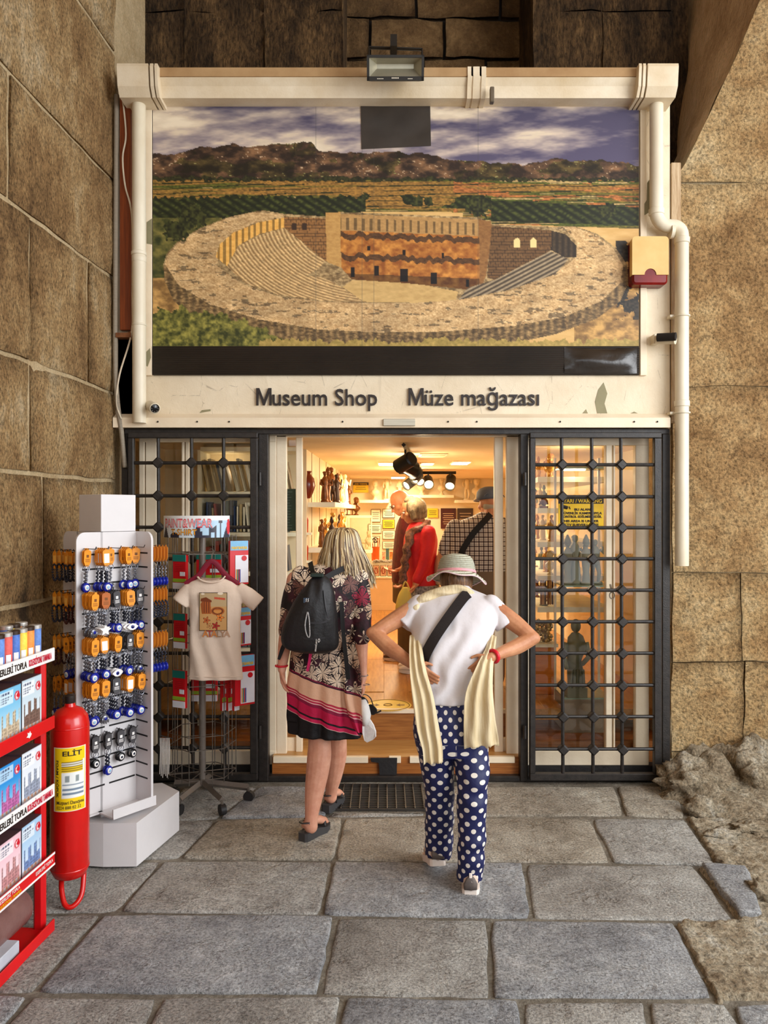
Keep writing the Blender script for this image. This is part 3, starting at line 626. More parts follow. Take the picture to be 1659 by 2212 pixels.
    m_ = pip(x, y, [(1192, 498), (1222, 506), (1246, 532), (1246, 556), (1220, 556), (1190, 540)]); c = np.where(m_[:, None], lerp((46, 36, 26), (100, 80, 56), (np.sin(x / 2) * .5 + .5) * st), c)
    m_ = pip(x, y, [(1070, 604), (1190, 542), (1228, 560), (1200, 592), (1100, 626), (990, 648), (1010, 622), (1050, 610)]); c = np.where(m_[:, None], lerp((66, 54, 42), (180, 158, 124), .5 + .5 * np.sin((y + x * .52) / 1.5)) * (.8 + .3 * st)[:, None], c)
    # outer wall shading courses printed in the picture + bushes
    m_ = (x < 610) & (y > 668 + np.clip(x - 440, 0, 200) * .32 + (fbm(x / 14, y / 14, 15) - .5) * 40); c = np.where(m_[:, None], lerp((50, 54, 20), (160, 150, 70), (fbm(x / 9, y / 8, 99, 5) - .28) * 2.1), c)
    m_ = (y > 735 + (fbm(x / 10, y * 0, 17) - .5) * 22) & (x > 560); c = np.where(m_[:, None], lerp((120, 104, 48), (206, 172, 96), fbm(x / 6, y / 5, 18)), c)
    for tx, tyy, r in ((1035, 447, 26), (905, 432, 11), (925, 434, 12), (790, 424, 9), (1312, 456, 18), (380, 500, 24), (415, 470, 30)):
        d = np.hypot((x - tx) * 1.0, (y - tyy) * 1.15) + (vn(x / 5, y / 5, 6) - .5) * r * .7; c = np.where((d < r)[:, None], lerp((20, 22, 12), (78, 80, 36), vn(x / 4, y / 4, 26)), c)
    for sx in (683, 782, 808, 1033): c = np.where((np.abs(x - sx) < .9)[:, None], c * .72 + 18, c)
    return np.clip(c * 1.02, 6, 250)
ban = E('theatre_banner', (0, YF - .01, ZZ(810, YF)), 'large printed banner of a roman theatre under cloudy sky above the door', 'banner')
YP = YF - .018
paint_grid('printed_picture', poster, 330, 1380, 207, 749, 620, 330, lambda u, v: np.stack([(u - CX) * YP / F, np.full_like(u, YP), H - (v - CY) * YP / F], 1), MC('banner_print', .42, 0), ban, label='printed photograph of a roman theatre with hills and fields')
b = MB(); b.box(XX(330, YP), XX(1380, YP), YP + .003, YF + .001, ZZ(810, YP), ZZ(207, YP)); b.build('backing_board', DARKGAP, ban)
t = NT('black_corrugated'); v = t.pos('pos'); w = t.ma('SINE', t.ma('MULTIPLY', t.sep(v)[2], 520.)); t.col(t.ramp(t.noise(v, 3, 5), [(.3, (22, 17, 13)), (.7, (40, 32, 25))])); CORR = t.fin(.35, 0, t.bump(w, .002), .5)
b = MB(); b.box(XX(330, YP), XX(1380, YP), YP - .004, YP + .003, ZZ(810, YP), ZZ(748, YP)); b.build('black_lower_band', CORR, ban, label='black ribbed plastic band along the bottom')
blackpl = M('black_film', (38, 31, 26), .3, var=.15, bump=.006, bscale=6, spec=.6)
n = 16; vs = []
for j in range(n + 1):
    for i in range(n + 1):
        u = i / n; v_ = j / n; p = P(1219 + 157 * u, 750 + 56 * v_ + 4 * math.sin(u * 3), YP - .006); p.y -= .03 * (1 - abs(2 * u - 1) ** 3) * (1 - abs(2 * v_ - 1) ** 3) + .012 * noise.noise(Vector((u * 4, v_ * 3, 1))); vs.append(p)
b = MB(); b.add(vs, [(j * (n + 1) + i, j * (n + 1) + i + 1, (j + 1) * (n + 1) + i + 1, (j + 1) * (n + 1) + i) for j in range(n) for i in range(n)]); b.build('loose_black_flap', blackpl, ban, smooth='all', label='glossy black film sagging at the lower right')
n = 12; vs = []
for j in range(n + 1):
    for i in range(n + 1):
        u = i / n; v_ = j / n; p = P(779 + 150 * u + 2 * v_, 216 - 2 * u + (106 - 5 * u) * v_, YP - .005); p.y -= .004 * noise.noise(Vector((u * 3, v_ * 3, 4))); vs.append(p)
b = MB(); b.add(vs, [(j * (n + 1) + i, j * (n + 1) + i + 1, (j + 1) * (n + 1) + i + 1, (j + 1) * (n + 1) + i) for j in range(n) for i in range(n)]); b.build('black_cover_sticker', M('dark_vinyl', (56, 49, 43), .4, var=.08, bump=.003, bscale=5), ban, smooth='all', label='dark rectangular sticker stuck over the sky')
# ---- lettering
LET = M('dark_letter', (44, 36, 34), .5)
def bigM(size):
    b = MB(); b.prism([(x * size, y * size, -.006) for x, y in ((.09, 0), (.09, .73), (.235, .73), (.44, .22), (.645, .73), (.79, .73), (.79, 0), (.69, 0), (.69, .56), (.48, 0), (.40, 0), (.19, .56), (.19, 0))], (0, 0, .012)); return b.mesh('M')
def letters(word, px0, px1, py, lab):
    e = E('shop_lettering', P((px0 + px1) / 2, py, YF - .006), lab, 'sign'); full = textmesh(word, 1, 0); xs = [v.co.x for v in full.vertices]; L = max(xs) - min(xs); off = min(xs); tot = (px1 - px0) * YF / F
    size = 37 * YF / F / .73; k = tot / (L * size)
    for i, ch in enumerate(word):
        if ch == ' ': continue
        def adv(s_):
            if not s_: return 0
            m1 = textmesh('|' + s_ + '|', 1, 0, align='LEFT'); m0 = textmesh('||', 1, 0, align='LEFT'); return max(v.co.x for v in m1.vertices) - max(v.co.x for v in m0.vertices)
        x0 = adv(word[:i]); me = textmesh(ch, size, .006, .0012, 'LEFT') if ch != 'M' else bigM(size)
        me.transform(Matrix.Diagonal((k, 1, 1, 1))); me.transform(Matrix.Translation((XX(px0, YF) + x0 * size * k, YF - .008, ZZ(py, YF))) @ Matrix.Rotation(PI / 2, 4, 'X'))
        meshobj('letter', me, LET, e, smooth=False)
letters('Museum Shop', 550, 811, 876, 'dark raised two word lettering above the door, left of the pair')
letters('Müze mağazası', 878, 1160, 876, 'dark raised accented lettering above the door, right of the pair')
# ---- gutter
gu = E('roof_gutter', P(860, 207, 4.9), 'cream plastic gutter running along the top of the fascia', 'gutter')
def gprof(x0, x1, name, m, s=0., yo=0.):
    b = MB(); zt = 4.62 + yo; pr = [(5.0, zt), (4.84 - s, zt), (4.84 - s, zt - .055), (4.83 - s, zt - .06), (4.86 - s, zt - .10 - s), (4.88 - s, zt - .165 - s), (5.0, zt - .165 - s)]
    b.prism([(x0, y, z) for y, z in pr], (x1 - x0, 0, 0)); return b.build(name, m, gu)
ZG = ZZ(150, 4.85) ; YO = ZG - 4.62
gprof(XX(330, 4.86), XX(1385, 4.86), 'channel', GUTTER, 0, YO)
b = MB(); b.box(XX(330, 4.83), XX(1385, 4.83), 4.832, 4.8405, ZG - .054, ZG + .002); b.build('shaded_upper_lip', M('shaded_plastic', (186, 152, 108), .6, col2=(150, 112, 70), scale=3, pos='pos'), gu)  # tan strip paints the shade on the gutter's upper half
for x0, x1 in ((1010, 1018), (1022, 1036), (1040, 1050)): gprof(XX(x0, 4.83), XX(x1, 4.83), 'coupling_ring', GUTTER, .015, YO + .004)
gprof(XX(1016, 4.83), XX(1044, 4.83), 'coupling', GUTTER, .008, YO + .002)
for x0, x1 in ((255, 322), (326, 333), (336, 342), (1378, 1384), (1387, 1393), (1397, 1463)):
    big = x1 - x0 > 20
    b = MB(); z1 = ZZ(141, 4.8); z0 = ZZ(205, 4.8); xa = XX(x0, 4.8); xb = XX(x1, 4.8)
    pr = [(5.0, z1), (4.78, z1), (4.775, z1 - .02), (4.79, z0 + .05), (4.83, z0), (5.0, z0)]
    b.prism([(xa, y, z) for y, z in pr], (xb - xa, 0, 0)); b.build('outlet_box' if big else 'end_ring', GUTTER, gu)
b = MB(); b.box(XX(1058, 4.82), XX(1067, 4.82), 4.80, 4.84, ZZ(223, 4.82), ZZ(190, 4.82), b=.004); b.build('bracket', M('bracket_metal', (120, 110, 95), .4, .6), gu)
# ---- downpipes
YPP = 4.92; rp = .0425
def pipe(name, pts, lab, rings, end=None):
    base = pts[-1]; e = E(name, base, lab, 'drainpipe'); b = MB(); b.tube(smoothpath(pts, 1), rp, 20); b.build('pipe', PIPE, e, smooth=True)
    for (p, w, h) in rings:
        b = MB(); p = Vector(p); b.lathe([(rp + .001, -h), (rp + w, -h + .003), (rp + w, h - .003), (rp + .001, h)], 20, p); b.build('collar', PIPE, e, smooth=True)
    return e
pl = pipe('downpipe', [P(300, 195, YPP), P(301, 914, YPP)], 'straight cream downpipe on the left side of the fascia', [(P(300, 205, YPP), .006, .03), (P(300, 548, YPP), .005, .012), (P(301, 702, YPP), .004, .006), (P(300.5, 560, YPP), .003, .02)])
ca = []
for k in range(7):
    a = PI / 2 * k / 6; ca.append(P(1418, 460, YPP) + Vector((.085 - .085 * math.cos(a), 0, -.085 * math.sin(a))))
q = P(1473, 0, YPP).x; z0 = ca[-1].z
cb = []
for k in range(7):
    a = PI / 2 * k / 6; cb.append(Vector((q - .06 + .06 * math.sin(a), YPP, z0 - .06 + .06 * math.cos(a))))
pr_ = pipe('downpipe', [P(1418, 190, YPP)] + ca + cb + [P(1473, 1222, YPP)], 'cream downpipe with an S bend hanging on the right side', [(P(1418, 200, YPP), .006, .03), (P(1418, 458, YPP), .006, .02), (P(1473, 520, YPP), .006, .02), (P(1473, 683, YPP), .008, .007), (P(1473, 872, YPP), .005, .02), (P(1473, 892, YPP), .009, .007)])
for py in (683, 892):
    b = MB(); c = P(1452, py + 1, YPP + .03); b.box(c.x - .02, P(1465, py, YPP).x, 4.93, 4.99, c.z - .008, c.z + .008); b.build('wall_clip', PIPE, pr_)
b = MB(); b.tube([P(1447, 499, YPP) + Vector((0, 0, 0)), P(1454, 499, YPP)], rp + .006, 20); b.build('collar', PIPE, pr_, smooth=True)
# ---- conduit and cables at the left edge
b = MB(); b.tube(smoothpath([P(252, 205, 4.97), P(250, 500, 4.96), P(249, 760, 4.95), P(253, 860, 4.94), P(262, 930, 4.95), P(270, 1010, 4.97)], 8), .016, 10)
cd = b.build('conduit', M('grey_conduit', (150, 138, 120), .5, bump=.004, bscale=6, stretch=(1, 1, 40)), label='grey flexible conduit at the left edge of the shop front', cat='conduit', smooth='all')
b = MB(); b.tube(smoothpath([P(264, 206, 4.95), P(272, 290, 4.94), P(265, 340, 4.94), P(270, 400, 4.94), P(285, 470, 4.94), P(286, 640, 4.94), P(284, 720, 4.94), P(258, 810, 4.93), P(252, 870, 4.93), P(262, 905, 4.93)], 6), .006, 6)
b.build('cable', M('white_cable', (215, 200, 175), .5), label='thin white cable looping down beside the brown board', cat='cable', smooth='all')
br_ = E('angle_bracket', P(270, 725, 4.95), 'rusty brown bracket under the varnished board', 'bracket')
b = MB(); b.box(XX(252, 4.95), XX(285, 4.95), 4.93, 5.0, ZZ(730, 4.95), ZZ(720, 4.95)); b.build('shelf_plate', M('rust', (92, 52, 28), .8, col2=(140, 88, 50), scale=20), br_)
b = MB(); b.prism([P(272, 720, 4.94), P(283, 714, 4.94), P(286, 735, 4.94), P(275, 728, 4.94)], (0, .05, 0)); b.build('gusset', MATS['rust'], br_)
# ---- flood light
fl = E('flood_light', P(853, 180, 4.7), 'black flood lamp on a bracket above the banner', 'flood light')
YL = 4.66; tilt = Matrix.Rotation(.32, 3, 'X'); cL = P(854, 150, YL)
def lp(x, y, z): return cL + tilt @ Vector((x, y, z))
wv, hh = .172, .068
FB = M('flood_housing', (40, 36, 32), .4, .3)
b = MB(); vs = [lp(sx * wv, -.03, sz * hh) for sz in (-1, 1) for sx in (-1, 1)] + [lp(sx * wv * .86, .09, sz * hh * .7) for sz in (-1, 1) for sx in (-1, 1)]
b.add(vs, [(4, 5, 7, 6), (0, 1, 5, 4), (2, 6, 7, 3), (0, 4, 6, 2), (1, 3, 7, 5)])
for x0, x1, z0, z1 in ((-wv, wv, hh - .014, hh), (-wv, wv, -hh, -hh + .022), (-wv, -wv + .015, -hh, hh), (wv - .015, wv, -hh, hh)):
    vv = [lp(x, y, z) for x in (x0, x1) for y in (-.045, -.03) for z in (z0, z1)]; b.add(vv, [(0, 1, 3, 2), (4, 6, 7, 5), (0, 4, 5, 1), (2, 3, 7, 6), (0, 2, 6, 4), (1, 5, 7, 3)])
b.build('housing', FB, fl)
b = MB(); vs = [lp(sx * (wv - .015), -.034, sz) for sz in (-hh + .022, hh - .014) for sx in (-1, 1)] + [lp(sx * (wv - .06), .03, sz) for sz in (.01, .035) for sx in (-1, 1)]
b.add(vs, [(0, 1, 5, 4), (2, 6, 7, 3), (0, 4, 6, 2), (1, 3, 7, 5), (4, 5, 7, 6)]); b.build('reflector', M('satin_reflector', (176, 170, 150), .35, .6), fl, fixn=False)
b = MB(); b.tube([lp(-wv * .93, .03, .02), P(797, 104, YL + .1), P(797, 103, YL + .1), P(912, 107, YL + .1), lp(wv * .95, .03, .02)], .007, 6, fl=2.2, up=(0, 1, 0)); b.build('yoke', FB, fl)
b = MB(); b.box(XX(843, 4.8), XX(857, 4.8), 4.7, 5.0, ZZ(120, 4.8), ZZ(95, 4.8)); b.build('mounting_block', FB, fl)
wl_ = M('white_print', (225, 215, 195), .6)
for (x, z, w, h) in ((0, -.058, .045, .006), (-.09, -.061, .04, .004), (.09, -.061, .03, .004)):
    b = MB(); n = 5
    for k in range(n): 
        xx = x - w / 2 + w * k / n; b.add([lp(xx, -.0465, z), lp(xx + w / n * .7, -.0465, z), lp(xx + w / n * .7, -.0465, z + h), lp(xx, -.0465, z + h)], [(0, 1, 2, 3)])
    b.build('maker_mark', wl_, fl)
# ---- alarm box
al = E('alarm_sounder', P(1404, 613, 4.95), 'yellowed alarm siren box with dark red lens on the right of the banner', 'alarm')
ya = 4.90
def rrect(x0, x1, y0, y1, r, n=5):
    out = []
    for cx, cy, a0 in ((x1 - r, y1 - r, 0), (x0 + r, y1 - r, 90), (x0 + r, y0 + r, 180), (x1 - r, y0 + r, 270)):
        for k in range(n + 1): a = math.radians(a0 + 90 * k / n); out.append((cx + r * math.cos(a), cy + r * math.sin(a)))
    return out
def rbox(x0, x1, z0, z1, yf, yb, r, bev=.012):
    b = MB(); o_ = rrect(x0, x1, z0, z1, r); i_ = rrect(x0 + bev, x1 - bev, z0 + bev, z1 - bev, max(r - bev, .002)); k = len(o_)
    vs = [(x, yb, z) for x, z in o_] + [(x, yf + bev, z) for x, z in o_] + [(x, yf, z) for x, z in i_]
    fs = [(j * k + i, j * k + (i + 1) % k, (j + 1) * k + (i + 1) % k, (j + 1) * k + i) for j in range(2) for i in range(k)] + [tuple(2 * k + i for i in range(k))]
    return b.add(vs, fs)
rbox(XX(1366, ya), XX(1443, ya), ZZ(614, ya), ZZ(512, ya), ya, YF, .025).build('lens', M('red_lens', (110, 16, 14), .2, var=.2), al, smooth=True)
b = MB(); x0, x1, z0, z1 = XX(1365, ya), XX(1444, ya), ZZ(594, ya), ZZ(511, ya); arc_ = []
xc_ = (x0 + x1) / 2
for k in range(11): a = PI - PI * k / 10; arc_.append((xc_ + .038 * math.cos(a), z0 + .040 * math.sin(a)))
up_ = [q for q in rrect(x0, x1, z0, z1, .025) if q[1] > (z0 + z1) / 2]
pl_ = [(x0, z0)] + arc_ + [(x1, z0)] + up_
b.prism([(x, ya - .006, z) for x, z in pl_], (0, .05, 0)); b.build('cover', M('yellowed_plastic', (226, 190, 122), .4, col2=(206, 160, 88), scale=4), al)
# ---- cameras
def bullet(px, py, Y, lab, tgt, r=.034, L=.11):
    c = P(px, py, Y); e = E('security_camera', c, lab, 'camera'); d = (Vector(tgt) - c).normalized(); x, y = basis(d); R = Matrix((x, y, d)).transposed()
    b = MB(); b.lathe([(r * .9, -L), (r, -L * .9), (r, .008), (r * .86, .012), (r * .82, 0)], 18, c, R); b.build('body', PIPE, e, smooth=True)
    b = MB(); b.lathe([(r * .8, .002), (r * .6, .004), (r * .35, .008), (.001, .009)], 18, c, R); b.build('lens', M('camera_glass', (18, 18, 20), .12), e, smooth=True)
    for k in range(8):
        a = 2 * PI * k / 8; b = MB(); b.ball(c + R @ Vector((r * .6 * math.cos(a), r * .6 * math.sin(a), .006)), .003, 6); b.build('led', M('led_grey', (120, 116, 110), .3), e)
    b = MB(); b.tube([c - d * L * .8, Vector((c.x - .02, 4.99, c.z + .005))], .012, 8); b.build('mount_arm', PIPE, e, smooth=True)
bullet(334, 882, 4.86, 'white bullet camera at the lower left of the fascia', (.25, 2.2, 1.5))
st_ = E('security_camera', P(1433, 735, 4.94), 'stubby cream camera housing seen side on beside the right downpipe', 'camera')
b = MB(); b.tube([P(1418, 734, 4.93), P(1459, 732, 4.86)], [.030, .034], 16); b.build('body', PIPE, st_, smooth=True)
b = MB(); b.box(XX(1408, 4.97), XX(1420, 4.97), 4.93, 5.0, ZZ(745, 4.97), ZZ(724, 4.97), b=.004); b.build('base', PIPE, st_)
b = MB(); b.tube([P(1420, 729, 4.885), P(1460, 727, 4.82)], .026, 12); b.build('dark_front', DARKGAP, st_, smooth=True)
# ================================================================== iron frame, gates, glazing
t = NT('clear_glass'); t.t.nodes.remove(t.b); tr_ = t.n('ShaderNodeBsdfTransparent'); gl = t.n('ShaderNodeBsdfGlossy'); gl.inputs['Roughness'].default_value = .01
tr_.inputs[0].default_value = (.93, .96, .94, 1); lw_ = t.n('ShaderNodeFresnel'); lw_.inputs[0].default_value = 1.7; mx = t.n('ShaderNodeMixShader')
t.t.links.new(lw_.outputs[0], mx.inputs[0]); t.t.links.new(tr_.outputs[0], mx.inputs[1]); t.t.links.new(gl.outputs[0], mx.inputs[2]); t.t.links.new(mx.outputs[0], t.t.nodes['Material Output'].inputs[0]); GLASS = t.m
YG_ = 5.0
ff = E('iron_door_frame', (0, YG_, 0), 'black iron frame around the shop doorway with posts and sill', 'door frame')
def bar(x0, x1, y0, y1, ya, yb, name, m, par, bv=.004):
    b = MB(); b.box(XX(x0, ya), XX(x1, ya), ya, yb, ZZ(y1, ya), ZZ(y0, ya), b=bv); return b.build(name, m, par)
bar(268, 1447, 926, 938, 4.985, 5.07, 'top_rail', BLACKM, ff)
bar(558, 579, 937, 1688, 4.99, 5.07, 'post', BLACKM, ff); bar(1124, 1141, 937, 1688, 4.99, 5.07, 'post', BLACKM, ff)
bar(1431, 1448, 937, 1692, 4.99, 5.09, 'post', BLACKM, ff); bar(262, 276, 937, 1688, 4.99, 5.09, 'post', BLACKM, ff)
bar(262, 1448, 1677, 1690, 5.0, 5.09, 'sill', BLACKM, ff, .008)
def gate(x0, x1, vx, hy, lab, hinge_x):
    ya, yb = 4.935, 4.978; e = E('iron_gate', (XX((x0 + x1) / 2, ya), ya, ZZ(1688, ya)), lab, 'gate', 'iron grille gates')
    bar(x0, x1, 934, 946, ya, yb, 'frame_rail', BLACKM, e); bar(x0, x1, 1672, 1687, ya, yb, 'frame_rail', BLACKM, e)
    bar(x0, x0 + 12, 946, 1672, ya, yb, 'frame_stile', BLACKM, e); bar(x1 - 16, x1, 946, 1672, ya, yb, 'frame_stile', BLACKM, e)
    yc = (ya + yb) / 2; za, zb = ZZ(946, yc), ZZ(1674, yc); xa, xb = XX(x0 + 10, yc), XX(x1 - 14, yc); r = .0115
    for px in vx: b = MB(); b.tube([(XX(px, yc), yc, za), (XX(px + 3, yc), yc, zb)], r, 8); b.build('vertical_bar', BLACKM, e, smooth=True)
    for py in hy: b = MB(); b.tube([(xa, yc, ZZ(py, yc)), (xb, yc, ZZ(py, yc))], r, 8); b.build('crossbar', BLACKM, e, smooth=True)
    proto = None
    b0 = MB(); b0.obox((0, 0, 0), (.056, .056, .056), Matrix.Rotation(math.radians(45), 3, 'Y'), b=.008)
    me = b0.mesh('boss'); me.materials.append(BLACKM)
    for py in hy:
        for px in vx:
            o = mkobj('boss', me, e); o.location = wm(e).inverted() @ Vector((XX(px + 3 * (py - 946) / 730, yc), yc - .004, ZZ(py, yc)))
    for py in (1035, 1580): b = MB(); hx = XX(hinge_x, 4.97); b.tube([(hx, 4.957, ZZ(py - 14, 4.97)), (hx, 4.957, ZZ(py + 14, 4.97))], .011, 10); b.build('hinge', BLACKM, e, smooth=True)
    return e
hys = [1004, 1073, 1140, 1207, 1275, 1343, 1411, 1480, 1548, 1618]
gl_ = gate(276, 556, [342, 414, 483], [1000, 1071, 1139, 1207, 1275, 1343, 1411, 1480, 1548, 1615], 'black iron grille gate behind the T-shirt rack', 562)
gr_ = gate(1145, 1430, [1213, 1278, 1341], hys, 'black iron grille gate on the right of the doorway', 1133)
# keys hanging in the right gate
ky = E('key_bunch', P(1322, 1290, 5.02), 'small bunch of keys hanging from a lock behind the right gate', 'keys')
b = MB(); b.tube([P(1318, 1262, 5.05), P(1322, 1280, 5.04)], .006, 6); b.build('key_blade', M('steel_key', (150, 140, 125), .3, .8), ky)
b = MB(); b.tube([P(1322, 1278, 5.04) + Vector((.016 * math.cos(a), 0, .022 * math.sin(a) - .025)) for a in [k * PI / 6 for k in range(12)]], .004, 6, closed=True); b.build('ring', MATS['steel_key'], ky)
# ---- windows (white aluminium frames with panes)
YW = 5.14
def window(n, lab, posts, rails, glass):
    e = E('window_%d' % n, (XX(glass[0], YW), YW, ZZ(1655, YW)), lab, kind='structure')
    for x0, x1, y0, y1 in posts: bar(x0, x1, y0, y1, YW - .02, YW + .035, 'window_frame', ALU, e)
    for x0, x1, y0, y1 in rails: bar(x0, x1, y0, y1, YW - .024, YW + .031, 'window_frame', ALU, e)
    x0, x1, y0, y1 = glass; b = MB(); b.quad(*[P(x, y, YW + .01) for x, y in ((x0, y1), (x1, y1), (x1, y0), (x0, y0))]); b.build('pane', GLASS, e, fixn=False)
    return e
window(1, 'fixed glazing behind the left gate', [(300, 312, 940, 1652), (314, 338, 940, 1652), (392, 398, 940, 1652), (400, 408, 940, 1652), (580, 597, 940, 1652)], [(300, 597, 940, 955), (300, 597, 1622, 1652)], (300, 597, 945, 1640))
window(2, 'fixed glazing behind the right gate', [(1373, 1402, 940, 1655), (1309, 1322, 940, 1655), (1325, 1329, 940, 1655), (1122, 1146, 940, 1640)], [(1122, 1402, 940, 962), (1122, 1402, 1622, 1655)], (1122, 1402, 945, 1640))
def leaf(n, lab, posts, glass, foot):
    e = E('door_%d' % n, (XX(posts[0][0], YW), YW, ZZ(1634, YW)), lab, kind='structure')
    for x0, x1, y0, y1, dy in posts: bar(x0, x1, y0, y1, YW - .02 + dy, YW + .025 + dy, 'door_stile', ALU, e)
    x0, x1 = foot; bar(x0, x1, 1594, 1630, YW + .035, YW + .06, 'door_bottom_rail', ALU, e)
    x0, x1, y0, y1 = glass; b = MB(); b.quad(*[P(x, y, YW + .05) for x, y in ((x0, y1), (x1, y1), (x1, y0), (x0, y0))]); b.build('pane', GLASS, e, fixn=False)
leaf(1, 'left sliding glass door leaf pushed open', [(597, 619, 940, 1634, 0), (639, 653, 940, 1632, .04)], (619, 640, 950, 1600), (619, 653))
leaf(2, 'right sliding glass door leaf pushed open', [(1094, 1122, 940, 1634, 0), (1068, 1087, 940, 1632, .04)], (1086, 1096, 950, 1600), (1068, 1122))
b = MB(); b.box(XX(580, YW), XX(1140, YW), YW - .02, YW + .1, ZZ(944, YW), ZZ(930, YW)); b.build('trim_5', ALU, label='aluminium door head above the opening', kind='structure')
# base under the windows
for i, (x0, x1) in enumerate(((276, 588), (1126, 1440))):
    b = MB(); b.box(XX(x0, 5.12), XX(x1, 5.12), 5.10, 5.18, -.03, ZZ(1652, 5.12)); b.build('baseboard_%s' % ('left', 'right')[i], M('black_base', (30, 26, 24), .6, bump=.004, bscale=30), label='black plinth below the %s window' % ('left', 'right')[i], kind='structure')
# ---- steps
sp = E('step_1', (0, 5.1, 0), 'orange laminate entrance step with white nosing', kind='structure')
zs1 = ZZ(1636, 5.04)
b = MB(); b.box(XX(588, 5.05), XX(1126, 5.05), 5.05, 5.44, -.03, zs1 - .004); b.build('riser', WOODO, sp)
b = MB(); b.box(XX(588, 5.05), XX(1126, 5.05), 5.06, 5.44, zs1 - .004, zs1); b.build('tread', M('oak_tread', (206, 160, 96), .35, col2=(176, 124, 62), scale=5, stretch=(1, 12, 12), pos='pos'), sp)
for x0, x1 in ((590, 795), (840, 866), (885, 1112)):
    b = MB(); b.box(XX(x0, 5.04), XX(x1, 5.04), 5.035, 5.07, ZZ(1648, 5.04), zs1 + .003, b=.002); b.build('nosing', ALU, sp)
tape = M('black_tape', (40, 38, 38), .45, bump=.004, bscale=14)
b = MB(); b.prism([P(x, y, 5.032) for x, y in ((800, 1637), (858, 1637), (857, 1676), (820, 1674), (818, 1648), (802, 1646))], (0, .003, 0)); b.build('black_tape', tape, sp)
s2 = E('step_2', (0, 5.4, 0), 'inner wooden step up to the shop floor', kind='structure')
b = MB(); b.box(XX(588, 5.05), XX(1126, 5.05), 5.42, 5.46, zs1, .335); b.build('riser', M('oak_riser', (170, 112, 56), .4, col2=(130, 78, 34), scale=5, stretch=(1, 12, 18), pos='pos'), s2)
b = MB(); b.box(XX(588, 5.05), XX(1126, 5.05), 5.40, 5.44, .335, .362, b=.002); b.build('nosing', ALU, s2)
# ---- floor grate
gt = E('floor_grate', G(816, 1722), 'black steel foot grating in front of the step', 'grate')
GM = M('galvanised_grate', (70, 66, 62), .45, .5)
A_, B_, C_, D_ = G(716, 1750), G(917, 1750), G(917, 1694), G(716, 1694)
b = MB(); b.box(A_.x, B_.x, A_.y, C_.y, -.02, -.012); b.build('pit', DARKGAP, gt)
nb = 10
for i in range(nb + 1):
    x = A_.x + (B_.x - A_.x) * i / nb; b = MB(); b.box(x - .003, x + .003, A_.y, C_.y - .02, -.012, .012); b.build('bearing_bar', GM, gt)
for j in range(15):
    y = A_.y + (C_.y - .02 - A_.y) * j / 14; b = MB(); b.box(A_.x, B_.x, y - .002, y + .002, -.006, .009); b.build('cross_rod', GM, gt)
# ================================================================== shop interior
ZF = .36; ZC = 2.25; YBK = 11.6
CREAM = M('cream_interior', (238, 218, 178), .6, pos='pos', var=.02); SHELFW = M('white_shelf', (246, 232, 200), .45)
b = MB(); b.box(-2.1, 2.2, 5.44, 11.9, .28, .355); fl2 = b.build('floor_inner', WOODF, label='oak plank floor inside the shop', kind='structure')
for i in range(-5, 8):
    for j in range(5):
        x0 = i * .19; y0 = 5.45 + j * 1.3 + (.5 if i % 2 else 0)
        b = MB(); b.box(x0 + .001, x0 + .189, y0 + .001, min(y0 + 1.298, 11.5), .345, .3602, b=.0015); b.build('plank', WOODF, fl2)
b = MB(); b.box(-2.2, 2.3, 5.16, 11.9, ZC, ZC + .08); b.build('ceiling_inner', M('warm_ceiling', (240, 214, 168), .7, var=.02, pos='pos'), label='low cream ceiling inside the shop', kind='structure')
b = MB(); b.box(-2.2, 2.3, YBK, YBK + .1, .3, ZC); wbk = b.build('wall_back_inner', CREAM, label='cream rear wall of the shop', kind='structure')
b = MB(); b.box(2.0, 2.1, 5.2, 11.7, .0, ZC); b.build('wall_right_inner', CREAM, label='cream right wall inside the shop', kind='structure')
b = MB(); b.box(-1.85, -1.75, 5.2, 6.2, .0, ZC); b.build('wall_left_inner', CREAM, label='cream left wall behind the window display', kind='structure')
b = MB(); b.prism([(-1.8, 6.15, 0), (-.62, 6.15, 0), (-.5, YBK, 0), (-.6, YBK, 0), (-.72, 6.25, 0), (-1.8, 6.25, 0)], (0, 0, ZC)); b.build('partition_wall', CREAM, label='cream shelf partition along the left side of the shop', kind='structure')
b = MB(); b.box(-1.8, XX(588, 5.4), 5.2, 6.15, .0, .2); b.box(XX(1126, 5.3), 2.0, 5.2, 6.4, .0, .2); b.build('window_display_floor', WOODO, label='low wooden platform behind the windows', kind='structure')
def lwi(y): return -.62 + .12 * (y - 6.15) / (YBK - 6.15)
